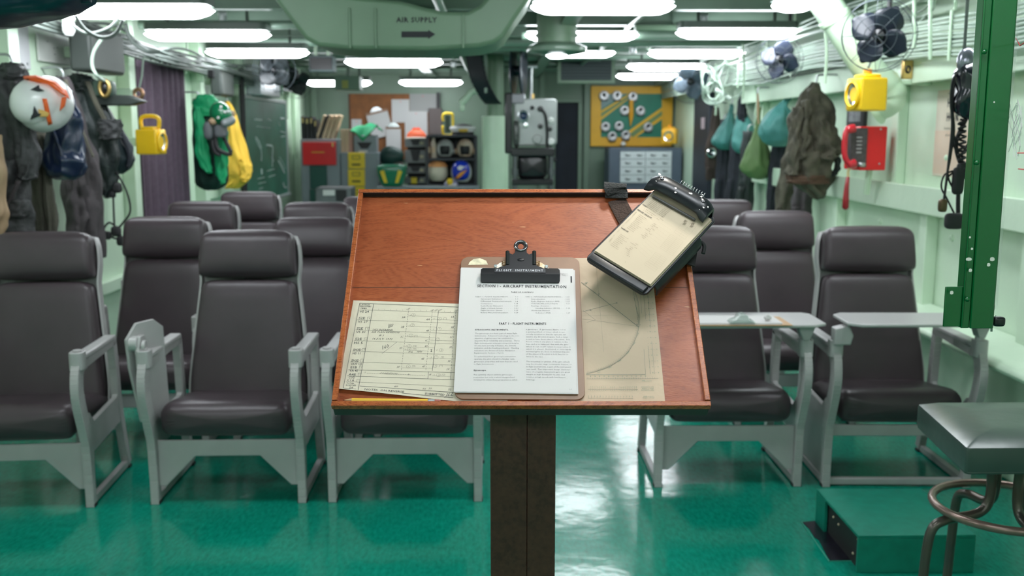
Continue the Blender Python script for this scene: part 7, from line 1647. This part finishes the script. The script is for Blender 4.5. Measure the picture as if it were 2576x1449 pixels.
bundle('thin pale cables crossing high above the large dark fan', [(1.9, 5.2, 2.38), (2.0, 4.9, 2.33), (2.1, 4.4, 2.22), (2.3, 3.8, 2.25)], 4, .03, .007, CABLE, False, seed=4, sag=.02)
bundle('dark lower cables running along the right wall above the stringer', [(2.34, 3.2, 2.06), (2.33, 5.0, 1.99), (2.32, 7, 2.0), (2.32, 9.5, 2.0)], 4, .02, .009, CABLEG, False, seed=5, sag=.01)
# tangle near the far fan
c = P(1800, 220, 9.4); t = thing('cable_coil', 'tangled loops of pale cable at the far end of the right wall fans', 'cable', c)
rnd = random.Random(11)
for k, (x, y, rx, rz, ro) in enumerate(((1790, 215, .09, .16, .3), (1808, 205, .07, .18, -.4), (1796, 235, .10, .10, .9), (1822, 190, .12, .09, -.2), (1780, 200, .06, .13, .1), (1838, 210, .10, .14, .6))):
    v = P(x, y, 9.4)-c; mb = MB(); mb.tube([(v.x+rx*cos(a)*cos(ro)-rz*sin(a)*sin(ro), v.y+.05*sin(a*2+k), v.z+rx*cos(a)*sin(ro)+rz*sin(a)*cos(ro)) for a in [q*pi/12 for q in range(24)]], .009, 7, closed=True); mb.build('cable_loop', CABLE, t, smooth=180)
mb = MB(); mb.tube(smoothpath([P(1800, 225, 9.4)-c, P(1818, 235, 9.4)-c, P(1838, 250, 9.4)-c], 4), .022, 8); mb.tube([(0, 0, .0), (.1, 0, .3), (XR-.1-c.x, 0, .35)], .009); mb.build('cable_joint', mat('joint_white', (.6, .66, .62), .4), t, smooth=180)
# pale drops down from the cable run
for k, (x, y0, y1_, Y) in enumerate(((2092, 178, 232, 7.0), (1868, 110, 250, 8.6), (1800, 160, 290, 9.8), (1900, 215, 290, 8.9), (2075, 60, 210, 6.2), (2340, 20, 150, 5.0), (2300, 10, 120, 5.2))):
    pipe([P(x, y0, Y), P(x+4, (y0+y1_)/2, Y), P(x, y1_, Y)] if y0 > 50 else [P(x, y0-60, Y), P(x, y1_, Y)], (.022 if k == 0 else .009), PALE, ['thin pale conduit dropping down in front of the right wall cables', 'short fat pale tube under the right wall cables'][k == 0], 'conduit drops on the right wall')
# left wall: grey sagging cables
XLc = -2.44
bundle('dull grey cables bunched along the top of the left wall', [(XLc, 3.6, 2.20), (XLc, 4.6, 2.19), (XLc, 5.6, 2.17), (XLc+.02, 6.6, 2.11), (XLc+.04, 7.6, 2.10), (XLc, 8.8, 2.08), (XLc, 10.2, 2.08), (XLc, 12.5, 2.08)], 7, .018, .010, CABLEG, sag=.012, seed=6)
bundle('second tangle of dull grey cables hanging lower before the curtain top', [(XLc+.04, 5.9, 2.16), (XLc+.10, 6.4, 2.13), (XLc+.12, 6.9, 2.09), (XLc+.12, 7.8, 2.10), (XLc+.10, 8.9, 2.12), (XLc+.1, 10.5, 2.10)], 6, .016, .009, CABLEG, False, seed=7, sag=.03)
for k, (pts, r_, lb) in enumerate((([P(190, 40, 5.4), P(215, 75, 5.4), P(255, 95, 5.4), P(290, 85, 5.4), P(310, 50, 5.4)], .010, 'grey cable looping down left of the loudspeaker'), ([P(178, 60, 5.5), P(220, 85, 5.5), P(275, 70, 5.5), P(300, 40, 5.5)], .009, 'thin grey cable looping above the white placard'), ([P(258, 95, 5.8), P(236, 130, 5.8), P(232, 165, 5.8), P(245, 192, 5.8), P(262, 203, 5.95)], .010, 'pale cable curving down beside the loudspeaker to the brass socket'), ([P(315, 60, 6.0), P(330, 100, 6.0), P(365, 128, 6.0), P(400, 130, 6.1)], .012, 'grey cable sagging across to the curtain top'))):
    m = MB(); m.tube(smoothpath(pts, 6), r_, 8); tag(m.build('wall_cable', CABLEG if k != 2 else CABLE, None, smooth=180, origin=pts[0]), lb, 'cable')
# blue grey pipes at the left top
for k, (x0, y0, x1, y1_, Y, r_) in enumerate(((700, 150, 705, 240, 11.5, .04), (720, 140, 722, 300, 12.4, .03), (742, 180, 745, 400, 12.8, .025), (660, 150, 655, 235, 10.6, .03))):
    pipe([P(x0, y0, Y), P(x1, y1_, Y)], r_, PALE, 'pale upright pipe in the far left corner beyond the chalkboard', 'upright pipes in the far left corner')
# transverse ducts and lockers hiding the far overhead
for k, (x0, y0, x1, y1_, Y, lb) in enumerate(((1600, 62, 1710, 76, 7.6, 'green flat tray between the right and middle light rows'), (1630, 112, 1690, 122, 9.0, 'short green tray under the right ceiling lights'))):
    a = P(x0, y0, Y); b = P(x1, y1_, Y); t = thing('cable_tray', lb, 'cable tray', ((a.x+b.x)/2, Y, (a.z+b.z)/2)); MB().box((0, .06, 0), (b.x-a.x, .12, a.z-b.z)).build('tray', DUCT, t, bevel=.005)
    m = MB(); m.box((-(b.x-a.x)*.4, .06, (ZC-t.location.z)/2), (.02, .02, ZC-t.location.z)); m.box(((b.x-a.x)*.4, .06, (ZC-t.location.z)/2), (.02, .02, ZC-t.location.z)); m.build('hanger', BEAM, t)
